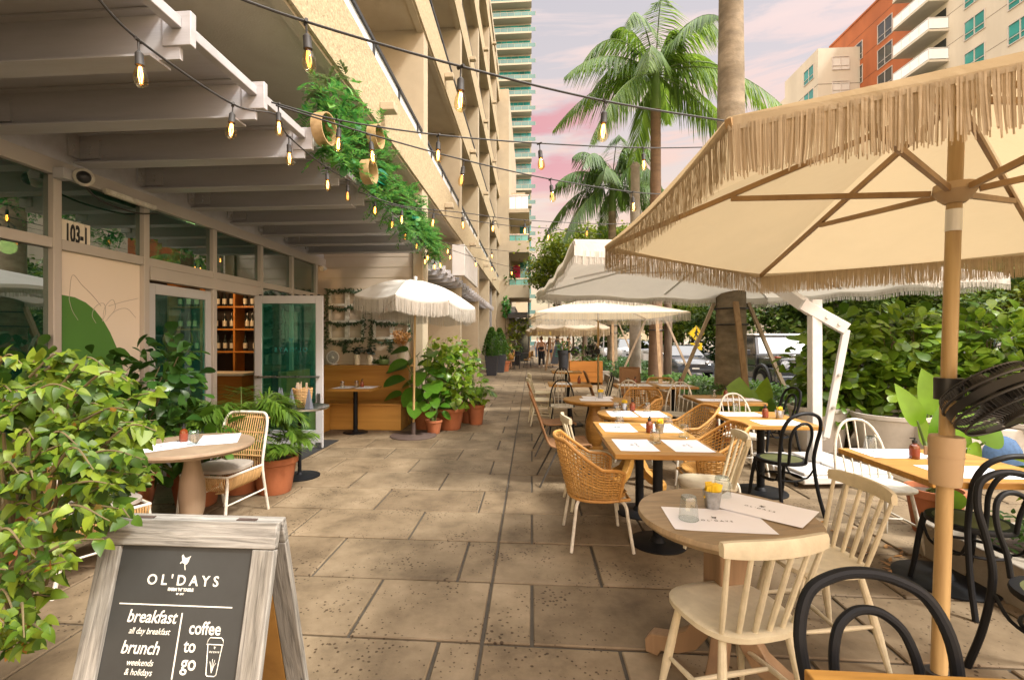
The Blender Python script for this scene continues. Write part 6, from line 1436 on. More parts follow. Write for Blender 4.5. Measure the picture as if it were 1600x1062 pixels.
# ---- hedge of clusia shrubs in planters along the road side
hb_ = [(4.45,7.35,1.45,.5),(4.45,7.25,1.9,.95),(5.2,7.0,1.95,1.0),(6.0,6.8,1.95,1.0),(6.9,6.6,1.95,1.05),(7.9,6.4,2.0,1.1)]
labs = ('loose clusia shrub at the palm end of the roadside hedge','dense clusia shrub behind the cantilever mast','dense clusia shrub above the stone planters','tall clusia shrub behind the paddle leaved alocasia','tall clusia shrub behind the black clip fan','tall clusia shrub at the street corner end of the hedge')
for (x, y, h, r), lab in zip(hb_, labs):
    bl_ = [((U(-.15,.15),U(-.1,.1),h*.58),(r*.72,r*.62,h*.34)),((U(-.3,.3),U(-.2,.2),h*.80),(r*.55,r*.5,h*.20)),((-.3*r,-.25*r,h*.42),(r*.5,r*.45,h*.25)),((.35*r,-.3*r,h*.5),(r*.5,r*.45,h*.27)),((.1,.2,h*.9),(r*.32,r*.3,h*.12))]
    o = leafy('clusia_shrub', lab, 'shrub', (x,y,.0), bl_, .165, .125, 190, 'leaf_clusia', 1, None, 0, stems=26, group='roadside clusia hedge')
for x, y, r, h, lab, mt in ((4.0,7.05,.36,.62,'round white planter behind the cantilever base','pot_stone'),(4.62,6.55,.42,.60,'round stone planter beside the round white one','pot_stone'),(5.9,6.2,.45,.58,'low pale planter furthest towards the road corner','pot_stone')):
    o = thing('planter', lab, 'planter', (x,y,0), 0, 'hedge planters'); m = MB(); m.lathe([(r*.72,0),(r*.8,.03),(r,h*.9),(r*1.04,h*.92),(r*1.04,h),(r*.95,h),(r*.93,h*.9)], n=36); m.build('pot', mt, o); m = MB(); m.lathe([(0,h*.92),(r*.94,h*.91)], n=20, close=False); m.build('soil', 'soil', o)
o = thing('trough_planter', 'long pale concrete trough below the alocasia leaves', 'planter', (5.15,6.15,0), R(-4)); m = MB(); m.box(-.55,.55,-.22,.22,0,.52); m.build('trough', 'pot_stone', o, bevel=.015); m = MB(); m.box(-.5,.5,-.18,.18,.522,.535); m.build('soil', 'soil', o)
def alocasia(label, x, y, specs, potr=.2, poth=.34, mat='leaf_alocasia'):
    o = thing('alocasia', label, 'plant', (x,y,0), 0, 'paddle leaved alocasias'); m = MB(); s_ = MB()
    for (px, py, px2, py2, Y, W_) in specs:
        a = ay(px,py,Y) - V((x,y,0)); b = ay(px2,py2,Y+.02) - V((x,y,0)); d = b-a; m.leaf(a - d*.12, d, V((U(-.3,.1),-1,.25)), d.length*1.15, W_, .06, 5, .18); s_.tube(curve([(U(-.03,.03),U(-.03,.03),poth*.9), V((0,0,poth)).lerp(a,.5)+V((0,0,.05)), a], 6), [.016*(1-.5*i/12) for i in range(13)], 6)
    m.build('leaves', mat, o); s_.build('stems', 'stem_green', o); pot(o, potr, poth); return o
p = gp(1470,800,0)
alocasia('bright alocasia with tall upright leaves behind the oak table by the tan collar', 3.22, 4.1, [(1433,657,1402,600,4.15,.19),(1464,640,1443,577,4.2,.24),(1446,690,1438,640,4.25,.12),(1462,684,1470,636,4.05,.15),(1505,672,1530,648,4.0,.24),(1540,690,1560,662,3.9,.20),(1494,688,1512,668,3.95,.18),(1490,770,1470,806,3.9,.20),(1515,700,1535,720,3.9,.16)], .19, .36)
alocasia('pale alocasia with broad rounded leaves beside the palm stakes', 2.95, 7.7, [(1150,632,1156,590,7.65,.46),(1168,640,1178,608,7.6,.3),(1188,632,1200,590,7.7,.30),(1198,656,1206,622,7.6,.26),(1160,645,1150,622,7.5,.28)], .2, .3)
# ---- planting beds: kerbs, soil, ground cover
def bed(x0, x1, y0, y1, lab):
    o = thing('planting_bed', lab, 'planter', ((x0+x1)/2,(y0+y1)/2,0)); off = o.location.copy(); k = .15; h = .24
    g = MB(); g.box(x0,x0+k,y0,y1,-.05,h); g.box(x1-k,x1,y0,y1,-.05,h); g.box(x0+k,x1-k,y0,y0+k,-.05,h); g.box(x0+k,x1-k,y1-k,y1,-.05,h); shift(g, off); g.build('kerb', 'concrete', o, bevel=.012)
    g = MB(); g.grid(lambda i, j: V((x0+k+(x1-x0-2*k)*i/14, y0+k+(y1-y0-2*k)*j/14, .17+U(-.02,.03))), 15, 15); shift(g, off); g.build('soil', 'soil', o); return o
bed(2.80,5.3,-1.5,3.72,'low concrete kerbed bed with dark mulch beside the black bentwood chairs'); bed(3.35,5.3,8.6,13.2,'concrete kerbed bed around the staked royal palm'); bed(2.75,5.3,15.2,18.6,'concrete kerbed bed around the lamp post and twin palm'); bed(2.6,5.3,20.2,26,'concrete kerbed bed around the farthest staked palm')
def cover(lab, x0, x1, y0, y1, n, h, mat, L_=.05):
    m = MB()
    for k in range(n):
        p = V((U(x0,x1),U(y0,y1),.17)); 
        for i in range(4): m.leaf(p+V((U(-.05,.05),U(-.05,.05),U(.02,h))), (U(-1,1),U(-1,1),U(0,1)), (U(-.3,.3),-.4,1), L_*U(.7,1.3), L_*.55, .3, 0, .2)
    o = m.build('ground_cover', mat, None); tag(o, lab, 'ground cover', kind='stuff')
cover('low leafy ground cover in the kerbed bed beside the black bentwood chairs', 2.97,5.1,1.2,3.5,1100,.22,'leaf_mid'); cover('low leafy ground cover around the staked royal palm', 3.5,5.15,8.8,13,1300,.45,'leaf_mid',.08); cover('low leafy ground cover around the lamp post and twin palm', 2.9,5.1,15.4,18.4,900,.22,'leaf_mid',.09); cover('low leafy ground cover around the farthest staked palm', 2.75,5.1,20.3,25.8,900,.45,'leaf_dark',.11)
m = MB()
for k in range(60): m.leaf((U(2.0,2.75),U(3.2,4.4),.006), (U(-1,1),U(-1,1),0), (0,0,1), U(.03,.07), U(.015,.03), -.2, 2, .3)
tag(m.build('fallen_leaves', 'dried', None), kind='stuff')
leafy('leafy_pot_plant', 'yellow leaved plant spilling from the terracotta pot behind the bentwood chairs', 'plant', (3.65,3.0,.18), [((0,0,.55),(.4,.35,.3)),((-.3,.2,.4),(.3,.25,.3))], .15, .10, 150, 'leaf_lime', 3, .30, .42)
o = thing('timber_stake', 'slanting mossy timber stake rising behind the black bentwood chairs', 'stake', (2.98,2.75,.15)); m = MB(); m.bar((0,0,0), (.75,.55,1.0), .09, .05); m.build('beam', 'stake_wood', o)
# ================================================================ palms
def palm(label, x, y, h, r, crown_h, n, L_, trunkmat='trunk_palm', stakes=True, group='royal palms', leafm='leaf_palm', bulge=1.12, lean=0, dead=0, stake_h=2.3, shaft=True):
    o = thing('royal_palm', label, 'palm tree', (x,y,0), 0, group); m = MB(); pr = []
    for i in range(40):
        t = i/39; z = h*t; rr = r*(.34*math.exp(-t*11) + (1 + (bulge-1)*math.sin(math.pi*min(1,t*1.25))**2)*(1-.22*t)); pr.append((rr + (.006 if i % 2 else 0)*r*U(.2,1.6), z))
    m.lathe(pr, n=28); m.build('trunk', trunkmat, o)
    zc = h
    if shaft: m = MB(); m.lathe([(r*.80,h-.02),(r*.85,h+.3),(r*.62,h+1.0),(r*.35,h+1.5)], n=20); m.build('crownshaft', 'crownshaft', o); zc = h+1.25
    m = MB()
    for k in range(n):
        a = 2.4*k + U(-.2,.2); e = 1.30 - 1.65*(k/n) + U(-.12,.12); d = V((math.cos(a)*math.cos(e), math.sin(a)*math.cos(e), math.sin(e))); frond(m, (.05*math.cos(a),.05*math.sin(a),zc-.15+.3*(1-k/n)), d, L_*U(.85,1.1), U(.75,1.2), 54, L_*.27, .033*L_/2.6, .7, .85, st=.14)
    m.build('fronds', [leafm,'stem_green'], o)
    if stakes:
        for k in range(4):
            a = k*math.pi/2 - .12; m = MB(); m.bar((math.cos(a)*1.2, math.sin(a)*1.2, .1), (math.cos(a)*(r+.06), math.sin(a)*(r+.06), stake_h), .10, .06); m.build('stake', 'stake_wood' if k % 2 else 'stake_pale', o)
        for z in (stake_h-.12, stake_h-.45):
            m = MB(); m.tube([((r*1.12+.02)*math.cos(a),(r*1.12+.02)*math.sin(a),z) for a in arc(0,2*math.pi,25)[:-1]], .016, 6, closed=True); m.build('strap', 'dark_metal', o)
    return o
palm('massive royal palm with ringed grey trunk and timber stakes behind the cantilever umbrella', 4.12, 10.3, 12.2, .27, 0, 18, 3.6)
b = gp(1020,606,0); palm('royal palm with reddish upper trunk and full crown against the pink sky', 4.0, 15.9, ay(1020,172,15.9).z, .20, 0, 22, 4.1, 'trunk_red', group='royal palms', shaft=True)
palm('shorter royal palm half hidden behind the reddish trunked one', 3.62, 22.0, ay(966,330,22).z, .21, 0, 22, 4.1, 'trunk_palm', leafm='leaf_palm_dark')
o = thing('slim_palm_trunk', 'slim dark second trunk standing right beside the staked palm past the lamp post', 'palm tree', (4.42,16.1,0)); m = MB(); m.tube(curve([(0,0,0),(.03,0,2),(.0,.05,4.2)], 6), .13, 16); m.build('trunk', 'bark', o)
m = MB()
for k in range(9): a = 2.4*k; frond(m, (0,.05,4.2), (math.cos(a),math.sin(a),U(.3,1.0)), 1.7, 1, 30, .5, .03, .7, .5)
m.build('fronds', ['leaf_palm','stem_green'], o)
# ---- broadleaf trees behind
def tree(label, x, y, th, blobs, L_, dens, mat, tr=.12, group='street trees', nm='street_tree'):
    o = thing(nm, label, 'tree', (x,y,0), 0, group); m = MB()
    for (c, r) in blobs:
        c = V(c); N_ = int(dens*(r[0]*r[1]+r[1]*r[2]+r[0]*r[2])); sub = [(c + V((rnd.gauss(0,.5)*r[0], rnd.gauss(0,.5)*r[1], rnd.gauss(0,.5)*r[2])), U(.25,.5)) for _ in range(14)]
        for k in range(N_):
            q, s_ = rnd.choice(sub); d = V((rnd.gauss(0,1),rnd.gauss(0,1),rnd.gauss(0,.8))); p = q + V((d.x*r[0]*s_*.6, d.y*r[1]*s_*.6, d.z*r[2]*s_*.6)); dd = V((U(-1,1),U(-1,1),U(-.8,.4))); m.leaf(p, dd, V((U(-.5,.5),U(-.5,.5),1)), L_*U(.6,1.2), L_*.6, .2, 4, .15)
    m.build('crown', mat, o); m = MB()
    m.tube(curve([(0,0,0),(.05,.02,th*.5),(0,0,th)], 5), [tr*(1.2-.5*i/10) for i in range(11)], 10)
    for (c, r) in blobs:
        for k in range(3): e = V(c)+V((U(-.5,.5)*r[0],U(-.5,.5)*r[1],U(-.1,.5)*r[2])); m.tube(curve([(0,0,th*.75), V((0,0,th)).lerp(e,.5)+V((0,0,.2)), e], 5), [tr*.5*(1-.8*i/10) for i in range(11)], 6)
    m.build('trunk', 'bark', o); return o
tree('yellow green tree with a broad crown rising above the white umbrellas', 2.9, 27, 4.0, [((-.4,0,6.0),(2.2,2.2,1.6)),((1.5,.5,6.6),(2.2,2.0,1.5)),((-1.0,0,5.0),(1.5,1.5,1.0))], .22, 430, 'leaf_tree_yellow', .14)
tree('dark fine leaved tree leaning over the promenade before the yellow green one', 1.6, 31, 3.6, [((-.5,0,5.6),(1.3,1.5,1.2)),((.6,0,6.8),(1.3,1.3,1.0))], .22, 330, 'leaf_dark', .12)
for i, (x, y, s_, mt, lab) in enumerate(((7.9,30,1.0,'leaf_tree_yellow','light green street tree past the parked dark saloon'),(10.6,28,1.0,'leaf_tree','street tree with yellow green crown behind the walking sign'),(11.6,20,1.05,'leaf_tree','street tree with low crown directly behind the parked off-roader'),(14.5,20.5,1.1,'leaf_tree','round street tree across the road behind the cantilever mast'),(6.3,46,1.2,'leaf_tree','tall street tree far down the kerb behind the white cars'),(11.0,34,1.3,'leaf_tree','tree across the road beyond the walking sign'),(14.5,28,1.2,'leaf_tree','dark round tree across the road near the grey shops'),(18.5,26,1.2,'leaf_tree','shop front tree with pale crown before the grey shops'),(4.4,52,1.3,'leaf_tree','street tree at the very end of the promenade'),(8.6,52,1.5,'leaf_tree','tree closing the end of the road'),(14,46,1.7,'leaf_tree','broad tree far across the road before the stepped pale block'),(22,24,1.2,'leaf_tree_yellow','yellowish tree across the road above the hedge corner'),(11.2,8.5,1.25,'leaf_tree','street tree beyond the hedge corner across the parked silver car'),(10.8,3.5,1.25,'leaf_tree_yellow','street tree across from the restaurant front, mirrored in its glazing'))):
    tree(lab, x, y, 2.1*s_, [((0,0,3.1*s_),(1.8*s_,1.8*s_,1.15*s_)),((.8*s_,.3,3.9*s_),(1.3*s_,1.3*s_,.9*s_)),((-.9*s_,0,2.5*s_),(1.1*s_,1.1*s_,.8*s_)),((.3*s_,-.5,1.9*s_),(1.1*s_,.9*s_,.6*s_))], .24, 330, mt, .11)
for x, y, w_, h_, lab in ((9.5,38,2.2,1.6,'dark hedge across the road behind the walking sign'),(13.5,34,2.6,1.7,'dark hedge across the road beyond the off-roader'),(18,30,2.6,1.8,'dark hedge across the road behind the cantilever mast'),(7.6,55,2.4,2.2,'dark hedge closing the far end of the road'),(22,28,2.6,1.9,'dark hedge across the road under the yellowish tree'),(23,18,2.6,1.9,'dark hedge across the road behind the clusia hedge')):
    leafy('hedge', lab, 'hedge', (x,y,-.1), [((0,0,h_*.45),(w_,.8,h_*.55)),((w_*.4,.2,h_*.6),(w_*.7,.8,h_*.5)),((-w_*.5,0,h_*.5),(w_*.7,.8,h_*.55))], .26, .16, 95, 'leaf_dark', 0, stems=8, group='hedges across the road')
leafy('climbing_plant', 'tall climbing plant on the shopfront below the balcony wing', 'plant', (-.95,29.2,0), [((0,0,2.2),(.55,.4,.7)),((.45,0,2.55),(.6,.4,.4)),((-.1,0,1.2),(.3,.3,.7))], .22, .14, 110, 'leaf_tree_yellow', 0, .3, .5, 'planter_dark', 16)
leafy('climbing_plant', 'green climber with pink bracts hanging on the lettered pier', 'plant', (WX0+.55,29.8,0), [((0,0,3.35),(.22,.2,.5)),((-.05,-.05,3.9),(.15,.15,.3))], .2, .13, 300, 'leaf_faux', 0, None, 0, stems=5)
leafy('planter_box_plant', 'small leafy planter on the dark table below the balcony wing', 'plant', (-.75,25.6,.76), [((0,0,.28),(.34,.2,.2))], .1, .07, 320, 'leaf_mid', 0, .2, .16, 'planter_dark', 6)
# ================================================================ chalkboard A-frame
tl = gp(174,806,1.0); tr_ = gp(440,813,1.0); W_ = (tr_-tl).length; mid = (tl+tr_)/2; ang = math.atan2(tr_.y-tl.y, tr_.x-tl.x)
af = thing('sidewalk_sign', 'grey weathered wooden A-frame sign with chalkboard face listing breakfast and brunch', 'sign', (mid.x, mid.y, 0), ang)
TL = R(14.5); Ln = 1.0/math.cos(TL); fw = .068
for side in (0, 1):
    lf = bpy.data.objects.new('sign_leaf', None); COL.objects.link(lf); lf.parent = af; lf.location = (0, -.012 if side == 0 else .014, 1.0)
    lf.rotation_euler = (R(90)-TL, 0, 0) if side == 0 else (R(90)-TL, 0, R(180))
    # leaf-local: x across, y up the board (0 at the top, negative downwards), z out of the face
    def LB(x0, x1, y0, y1, z0, z1, nm, mt, bv=.003): m = MB(); m.box(x0,x1,y0,y1,z0,z1); return m.build(nm, mt, lf, bevel=bv)
    LB(-W_/2, W_/2, -.075, 0, -.012, .013, 'top_rail', 'weathered'); LB(-W_/2, W_/2, -Ln+.005, -Ln+.075, -.012, .012, 'bottom_rail', 'weathered')
    LB(-W_/2, -W_/2+fw, -Ln+.078, -.077, -.012, .0115, 'stile', 'weathered_z' if False else 'weathered_y'); LB(W_/2-fw, W_/2, -Ln+.078, -.077, -.012, .0115, 'stile', 'weathered_y')
    LB(-W_/2+fw+.001, W_/2-fw-.001, -Ln+.078, -.077, -.010, .002, 'board', 'chalkboard' if side == 0 else 'ply', 0)
    LB(-W_/2+fw+.001, W_/2-fw-.001, -Ln+.078, -.077, -.0125, -.0102, 'back_board', 'ply', 0)
    if side == 0:
        bw = W_ - 2*fw
        def TX(s, size, x, y, **k): k.setdefault('ext', .0004); return text_mesh(s, size, 'chalk', lf, 'chalk_lettering', (x*bw, -.077+y, .0028), (0,0,0), **k)
        s_ = .395/ bw if bw else 1
        k0 = bw/.40*.80
        e = leaf_logo(lf, (.0*bw, -.077-.052*k0, .0024), None, .038*k0, 'chalk')
        TX("OL'DAYS", .048*k0, .005, -.112*k0, spacing=1.55, bold=.0006); TX("FARM 'N' TABLE", .0135*k0, .0, -.141*k0, bold=.0006); TX('EST. 2014', .008*k0, .0, -.155*k0) if False else TX('BY  BAY', .008*k0, .0, -.155*k0, bold=.0003)
        LB(-.44*bw, .40*bw, -.077-.194*k0, -.077-.190*k0, .0021, .0026, 'chalk_rule', 'chalk', 0); LB(.035*bw, .045*bw, -.077-.42*k0, -.077-.215*k0, .0021, .0026, 'chalk_rule', 'chalk', 0)
        TX('breakfast', .058*k0, -.18, -.232*k0, bold=.0005, shear=.22, sx=.86); TX('all day breakfast', .0285*k0, -.18, -.277*k0, shear=.25, sx=.82); TX('brunch', .058*k0, -.225, -.330*k0, bold=.0005, shear=.22, sx=.86); TX('weekends', .0285*k0, -.21, -.375*k0, shear=.25, sx=.85); TX('& holidays', .0285*k0, -.21, -.404*k0, shear=.25, sx=.85)
        TX('coffee', .058*k0, .225, -.262*k0, bold=.0006, sx=.82); TX('to', .058*k0, .135, -.318*k0, bold=.0006, sx=.85); TX('go', .066*k0, .145, -.370*k0, bold=.0006, sx=.85)
        m = MB(); cx, cy = .315*bw, -.077-.345*k0; P2 = lambda x, y: (cx+x*k0, cy+y*k0, .003)
        m.tube([P2(-.026,.036),P2(-.018,-.055),P2(-.012,-.06),P2(.012,-.06),P2(.018,-.055),P2(.026,.036)], .0014, 4); m.tube([P2(-.030,.036),P2(-.027,.05),P2(-.02,.057),P2(.02,.057),P2(.027,.05),P2(.030,.036)], .0014, 4, closed=True)
        for a in (.5,1.1,1.7,2.4): m.tube([P2(0,-.05), P2(.006*math.cos(a),-.03), P2(.014*math.cos(a), -.03+.022*math.sin(a))], .0008, 4)
        m.build('chalk_cup', 'chalk', lf); leaf_logo(lf, (cx, cy+.026*k0, .0026), None, .007*k0, 'chalk'); text_mesh("OL'DAYS", .0075*k0, 'chalk', lf, 'chalk_lettering', (cx, cy+.013*k0, .0028), spacing=1.3)
for x in (-.3*W_, .3*W_):
    m = MB(); m.box(x-.03, x+.03, -.006, .010, .999, 1.0015); m.build('hinge', 'rust_plate', af)
m = MB(); a = V((W_/2-.01, -.16, .42)); b = V((W_/2-.01, .16, .42))
for k in range(22): t = k/21; c = a.lerp(b, t) - V((0,0,.05*4*t*(1-t))); m.tube([c+V((.005*math.cos(q)*(k%2), .008*math.sin(q), .005*math.cos(q)*((k+1)%2))) for q in arc(0,2*math.pi,9)[:-1]], .0014, 4, closed=True)
m.build('chain', 'dark_metal', af)
# ================================================================ things down the promenade
o = thing('menu_easel', 'brown wooden A-shaped menu easel with a dark teal board further along the promenade', 'sign', (1.22,24.0,0)); m = MB()
for s in (-1,1): m.bar((s*.55,-.2,0),(s*.30,0,1.62), .07, .05); m.bar((s*.5,.45,0),(s*.28,.02,1.6), .06, .05)
m.bar((-.34,0,1.55),(.34,0,1.55), .07, .05); m.bar((-.5,-.16,.3),(.5,-.16,.3), .06, .05); m.build('frame', 'stake_wood', o); m = MB(); m.obox((0,-.10,.85), (.34,.02,1.1), (R(-7),R(14),0)); m.build('board', 'planter_dark', o)
m = MB()
for k in range(7): m.obox((U(-.03,.03)+.02*k,-.13,.5+.11*k), (.2,.005,.03), (R(-7),R(14),0))
m.build('writing', 'leaf_teal', o)
o = thing('planter_bench', 'orange wooden bench front with planting behind it, beyond the small oak table', 'bench', (1.85,16.6,0)); m = MB(); m.box(-.56,.56,-.03,.03,.08,.42); m.box(-.56,.56,-.031,.029,.43,.80); m.build('front_board', 'orange_wood', o, bevel=.006); m = MB(); m.box(-.56,-.5,.031,.5,0,.8); m.box(.5,.56,.031,.5,0,.8); m.box(-.49,.49,.47,.5,0,.8); m.build('side_board', 'orange_wood', o); m = MB(); m.box(-.49,.49,.032,.465,.6,.7); m.build('soil', 'soil', o)
m = MB(); bush_leaves(m, [((0,.25,1.0),(.5,.25,.35))], .16, .06, 200, 2); m.build('foliage', 'leaf_mid', o)
leafy('planter_box_plant', 'leafy planter standing beside the brown menu easel', 'plant', (1.45,22.3,0), [((0,0,1.25),(.4,.3,.2))], .12, .08, 240, 'leaf_mid', 0, .26, 1.05, 'planter_dark', 6)
for x, y, lab, mt in ((-1.05,25.4,'dark cafe table standing below the balcony wing','far cafe tables'),(-.45,28.5,'dark cafe table further back below the balcony wing','far cafe tables')):
    t = thing('cafe_table', lab, 'table', (x,y,0), 0, mt); m = MB(); m.box(-.45,.45,-.35,.35,.72,.75); m.build('tabletop', 'dark_metal', t)
    for a in (-1,1):
        for b in (-1,1): m = MB(); m.tube([(a*.4,b*.3,0),(a*.4,b*.3,.72)], .02, 8); m.build('leg', 'dark_metal', t)
def cafe_chair(x, y, rz, lab):
    t = thing('cafe_chair', lab, 'chair', (x,y,0), rz, 'far cafe chairs'); m = MB(); seat_pad(m, .21,.2,.46,.04,.7,.0); m.build('seat', 'oak', t); m = MB(); m.grid(lambda i, j: V((.21*math.sin(-1.1+2.2*i/9), -.2*math.cos(-1.1+2.2*i/9), .52+.34*j/3)), 10, 4); b = m.build('backrest', 'oak', t); s = b.modifiers.new('s','SOLIDIFY'); s.thickness = .02
    for a in (-1,1):
        for q in (-1,1): m = MB(); m.tube([(a*.14,q*.13,.44),(a*.2,q*.2,0)], .016, 8); m.build('leg', 'dark_metal', t)
cafe_chair(-1.10, 24.6, R(15), 'orange shell chair with black legs under the seated woman'); cafe_chair(-.25, 26.4, R(90), 'dark legged cafe chair at the walkway side of the dark table'); cafe_chair(-.1, 29.0, R(80), 'dark legged cafe chair further back on the walkway')
lp = gp(993,600,0)
o = thing('lamp_post', 'round pale concrete lamp post standing between the two staked palms', 'lamp post', (3.56,16.9,0)); m = MB(); m.lathe([(.21,0),(.205,.3),(.17,5.0),(.15,ay(990,262,16.9).z)], n=24); m.build('post', 'concrete', o); m = MB(); m.lathe([(.155,ay(990,262,16.9).z),(.17,ay(990,262,16.9).z+.05),(.10,ay(990,262,16.9).z+.16),(0,ay(990,262,16.9).z+.2)], n=20, close=False); m.build('cap', 'concrete', o)
sgn = ay(1088,521,24.5); o = thing('crossing_sign', 'yellow diamond pedestrian crossing sign with arrow plaque below it', 'road sign', (sgn.x,24.5,0)); m = MB(); m.tube([(0,.03,0),(0,.03,sgn.z+.35)], .035, 8); m.build('post', 'galv_post', o)
s = .40; m = MB(); m.prism([(0,0,sgn.z-s),(s,0,sgn.z),(0,0,sgn.z+s),(-s,0,sgn.z)], (0,.012,0)); pn_ = m.build('diamond', 'sign_yellow', o, bevel=.004); m = MB()
ring = [(0,-.004,-s*.93),(s*.93,-.004,0),(0,-.004,s*.93),(-s*.93,-.004,0)]; m.tube(ring, .009, 4, closed=True)
m.ball((.02,-.012,.20), .042, 10, 6, sq=(1,.3,1)); m.bar((.01,-.006,.15),(-.02,-.006,-.02), .012, .09, (1,0,0)); m.bar((-.02,-.006,-.02),(-.11,-.006,-.22), .01, .045, (1,0,0)); m.bar((-.01,-.006,-.02),(.06,-.006,-.12), .01, .045, (1,0,0)); m.bar((.06,-.006,-.12),(.07,-.006,-.23), .01, .042, (1,0,0)); m.bar((.01,-.006,.13),(.11,-.006,.03), .01, .035, (1,0,0)); m.bar((0,-.006,.13),(-.09,-.006,.02), .01, .035, (1,0,0))
for i, v in enumerate(m.v): m.v[i] = (v[0], v[1]-.002, v[2]+sgn.z)
m.build('walking_symbol', 'black_plastic', pn_)
m = MB(); m.box(-.28,.28,0,.012,sgn.z-.82,sgn.z-.47); pl2 = m.build('plaque', 'sign_yellow', o, bevel=.004); m = MB(); m.bar((.18,-.005,sgn.z-.56),(-.08,-.005,sgn.z-.70), .01, .05, (1,0,0)); m.prism([(-.18,-.004,sgn.z-.75),(-.02,-.004,sgn.z-.745),(-.10,-.004,sgn.z-.61)], (0,-.006,0)); m.build('arrow', 'black_plastic', pl2)
# ================================================================ cars (local -Y is the front)
def loft(m, secs, mi=0):
    """secs: list of cross sections (each a list of points, same count) along the body"""
    n = len(secs[0]); m.grid(lambda i, j: V(secs[i][j]), len(secs), n, mi, True)
    m.add([V(p) for p in secs[0]], [tuple(range(n))], mi); m.add([V(p) for p in secs[-1]], [tuple(reversed(range(n)))], mi)
def wheel(parent, x, y, r=.34, w_=.22, s=1):
    m = MB(); m.tube([(x-w_/2,y,r),(x-w_/2+.03,y,r),(x+w_/2-.03,y,r),(x+w_/2,y,r)], [r*.93,r,r,r*.93], 28); wv = m.build('wheel', 'tyre', parent)
    m = MB(); xo = x + s*(w_/2+.004); m.tube([(xo-.03,y,r),(xo,y,r)], [r*.66,r*.64], 24)
    for k in range(10): a = k*math.pi/5; m.bar((xo+.006*s,y+.05*math.cos(a),r+.05*math.sin(a)),(xo+.006*s,y+r*.6*math.cos(a),r+r*.6*math.sin(a)), .045, .02, (1,0,0))
    m.build('rim', 'galvanised', wv)
def sedan(name, label, cat, x, y, col, L_=4.6, Wd=1.82, Hh=1.45, rz=0, suv=False):
    c = thing(name, label, cat, (x,y,-.14), rz); hl = L_/2; hw = Wd/2; m = MB()
    prof = [(-hl,.32,.62),(-hl+.10,.22,.76),(-hl+.55,.20,.86),(-hl+1.15,.20,.95),(0,.20,.97),(hl-.9,.20,.98),(hl-.25,.22,.98),(hl,.34,.85)] if not suv else [(-hl,.34,.80),(-hl+.12,.25,.98),(-hl+.6,.22,1.05),(-hl+1.1,.22,1.1),(0,.22,1.1),(hl-.4,.22,1.12),(hl,.34,1.05)]
    secs = []
    for i, (yy, z0, z1) in enumerate(prof):
        k = .80 if i in (0, len(prof)-1) else .94 if i in (1, len(prof)-2) else 1
        w_ = hw*k; secs.append([(-w_*.92,yy,z0),(-w_,yy,z0+.12),(-w_,yy,(z0+z1)/2+.05),(-w_*.95,yy,z1-.08),(-w_*.80,yy,z1),(0,yy,z1+.035),(w_*.80,yy,z1),(w_*.95,yy,z1-.08),(w_,yy,(z0+z1)/2+.05),(w_,yy,z0+.12),(w_*.92,yy,z0)])
    loft(m, secs); m.build('body', col, c, sharp=50)
    m = MB(); zb_, zt_ = (.95,Hh) if not suv else (1.08,Hh); ws, we, rs, re = (-hl+1.15, -hl+1.95, hl-1.35, hl-.55) if not suv else (-hl+1.05,-hl+1.6,hl-.55,hl-.2)
    g1 = [(-hw*.86,0,zb_),(-hw*.70,0,zt_-.06),(-hw*.55,0,zt_),(hw*.55,0,zt_),(hw*.70,0,zt_-.06),(hw*.86,0,zb_)]
    def row(yy, zf): return [(px, yy + 0, zb_+(pz-zb_)*zf) for px, _, pz in g1]
    m.grid(lambda i, j: V(((g1[j][0]), (we if g1[j][2] > zb_+.01 else ws) if i == 0 else (rs if g1[j][2] > zb_+.01 else re), g1[j][2])), 2, 6, 0, False); m.build('roof_and_pillars', col, c, bevel=.02)
    e = .006; m = MB(); m.add([(-hw*.80,ws-e,zb_+.03),(hw*.80,ws-e,zb_+.03),(hw*.62,we-e-.03,zt_-.06),(-hw*.62,we-e-.03,zt_-.06)], [(0,1,2,3)]); m.build('windscreen', 'windscreen', c)
    m = MB(); m.add([(-hw*.84,ws+.02,zb_),(hw*.84,ws+.02,zb_),(hw*.66,we+.02,zt_-.03),(-hw*.66,we+.02,zt_-.03)], [(0,1,2,3)]); m.build('cabin_lining', 'dark_glass' if col != 'x' else 'x', c)
    for s in (-1,1):
        m = MB(); xa = lambda z: s*(hw*(.86-.16*(z-zb_)/(zt_-.06-zb_))+.006)
        m.add([(xa(zb_+.04),ws+.25,zb_+.04),(xa(zb_+.04),re-.25,zb_+.04),(xa(zt_-.1),rs-.05,zt_-.1),(xa(zt_-.1),we+.12,zt_-.1)], [(0,1,2,3)]); m.build('side_window', 'dark_glass', c)
        m = MB(); m.obox((s*hw*.62,-hl+.13,.68 if not suv else .86), (.36,.22,.13), (R(-18),0,s*R(24))); m.build('headlight', 'headlamp', c, bevel=.03)
        m = MB(); m.obox((s*(hw+.08),ws+.45,zb_+.05), (.20,.10,.13)); m.build('mirror', col, c, bevel=.03)
        wheel(c, s*(hw-.12), -hl+.92, .33 if not suv else .37, .22, s); wheel(c, s*(hw-.12), hl-.95, .33 if not suv else .37, .22, s)
    m = MB(); m.box(-.42,.42,-hl-.012,-hl+.05,.50,.66); m.box(-.62,.62,-hl-.006,-hl+.05,.30,.42); m.build('grille', 'car_trim', c, bevel=.01)
    m = MB(); m.box(-.15,.15,-hl-.02,-hl-.013,.44,.50); m.build('number_plate', 'white_paint', c); m = MB(); m.box(-.38,.38,-hl-.018,-hl-.0125,.60,.615); m.build('grille_bar', 'steel', c)
    return c
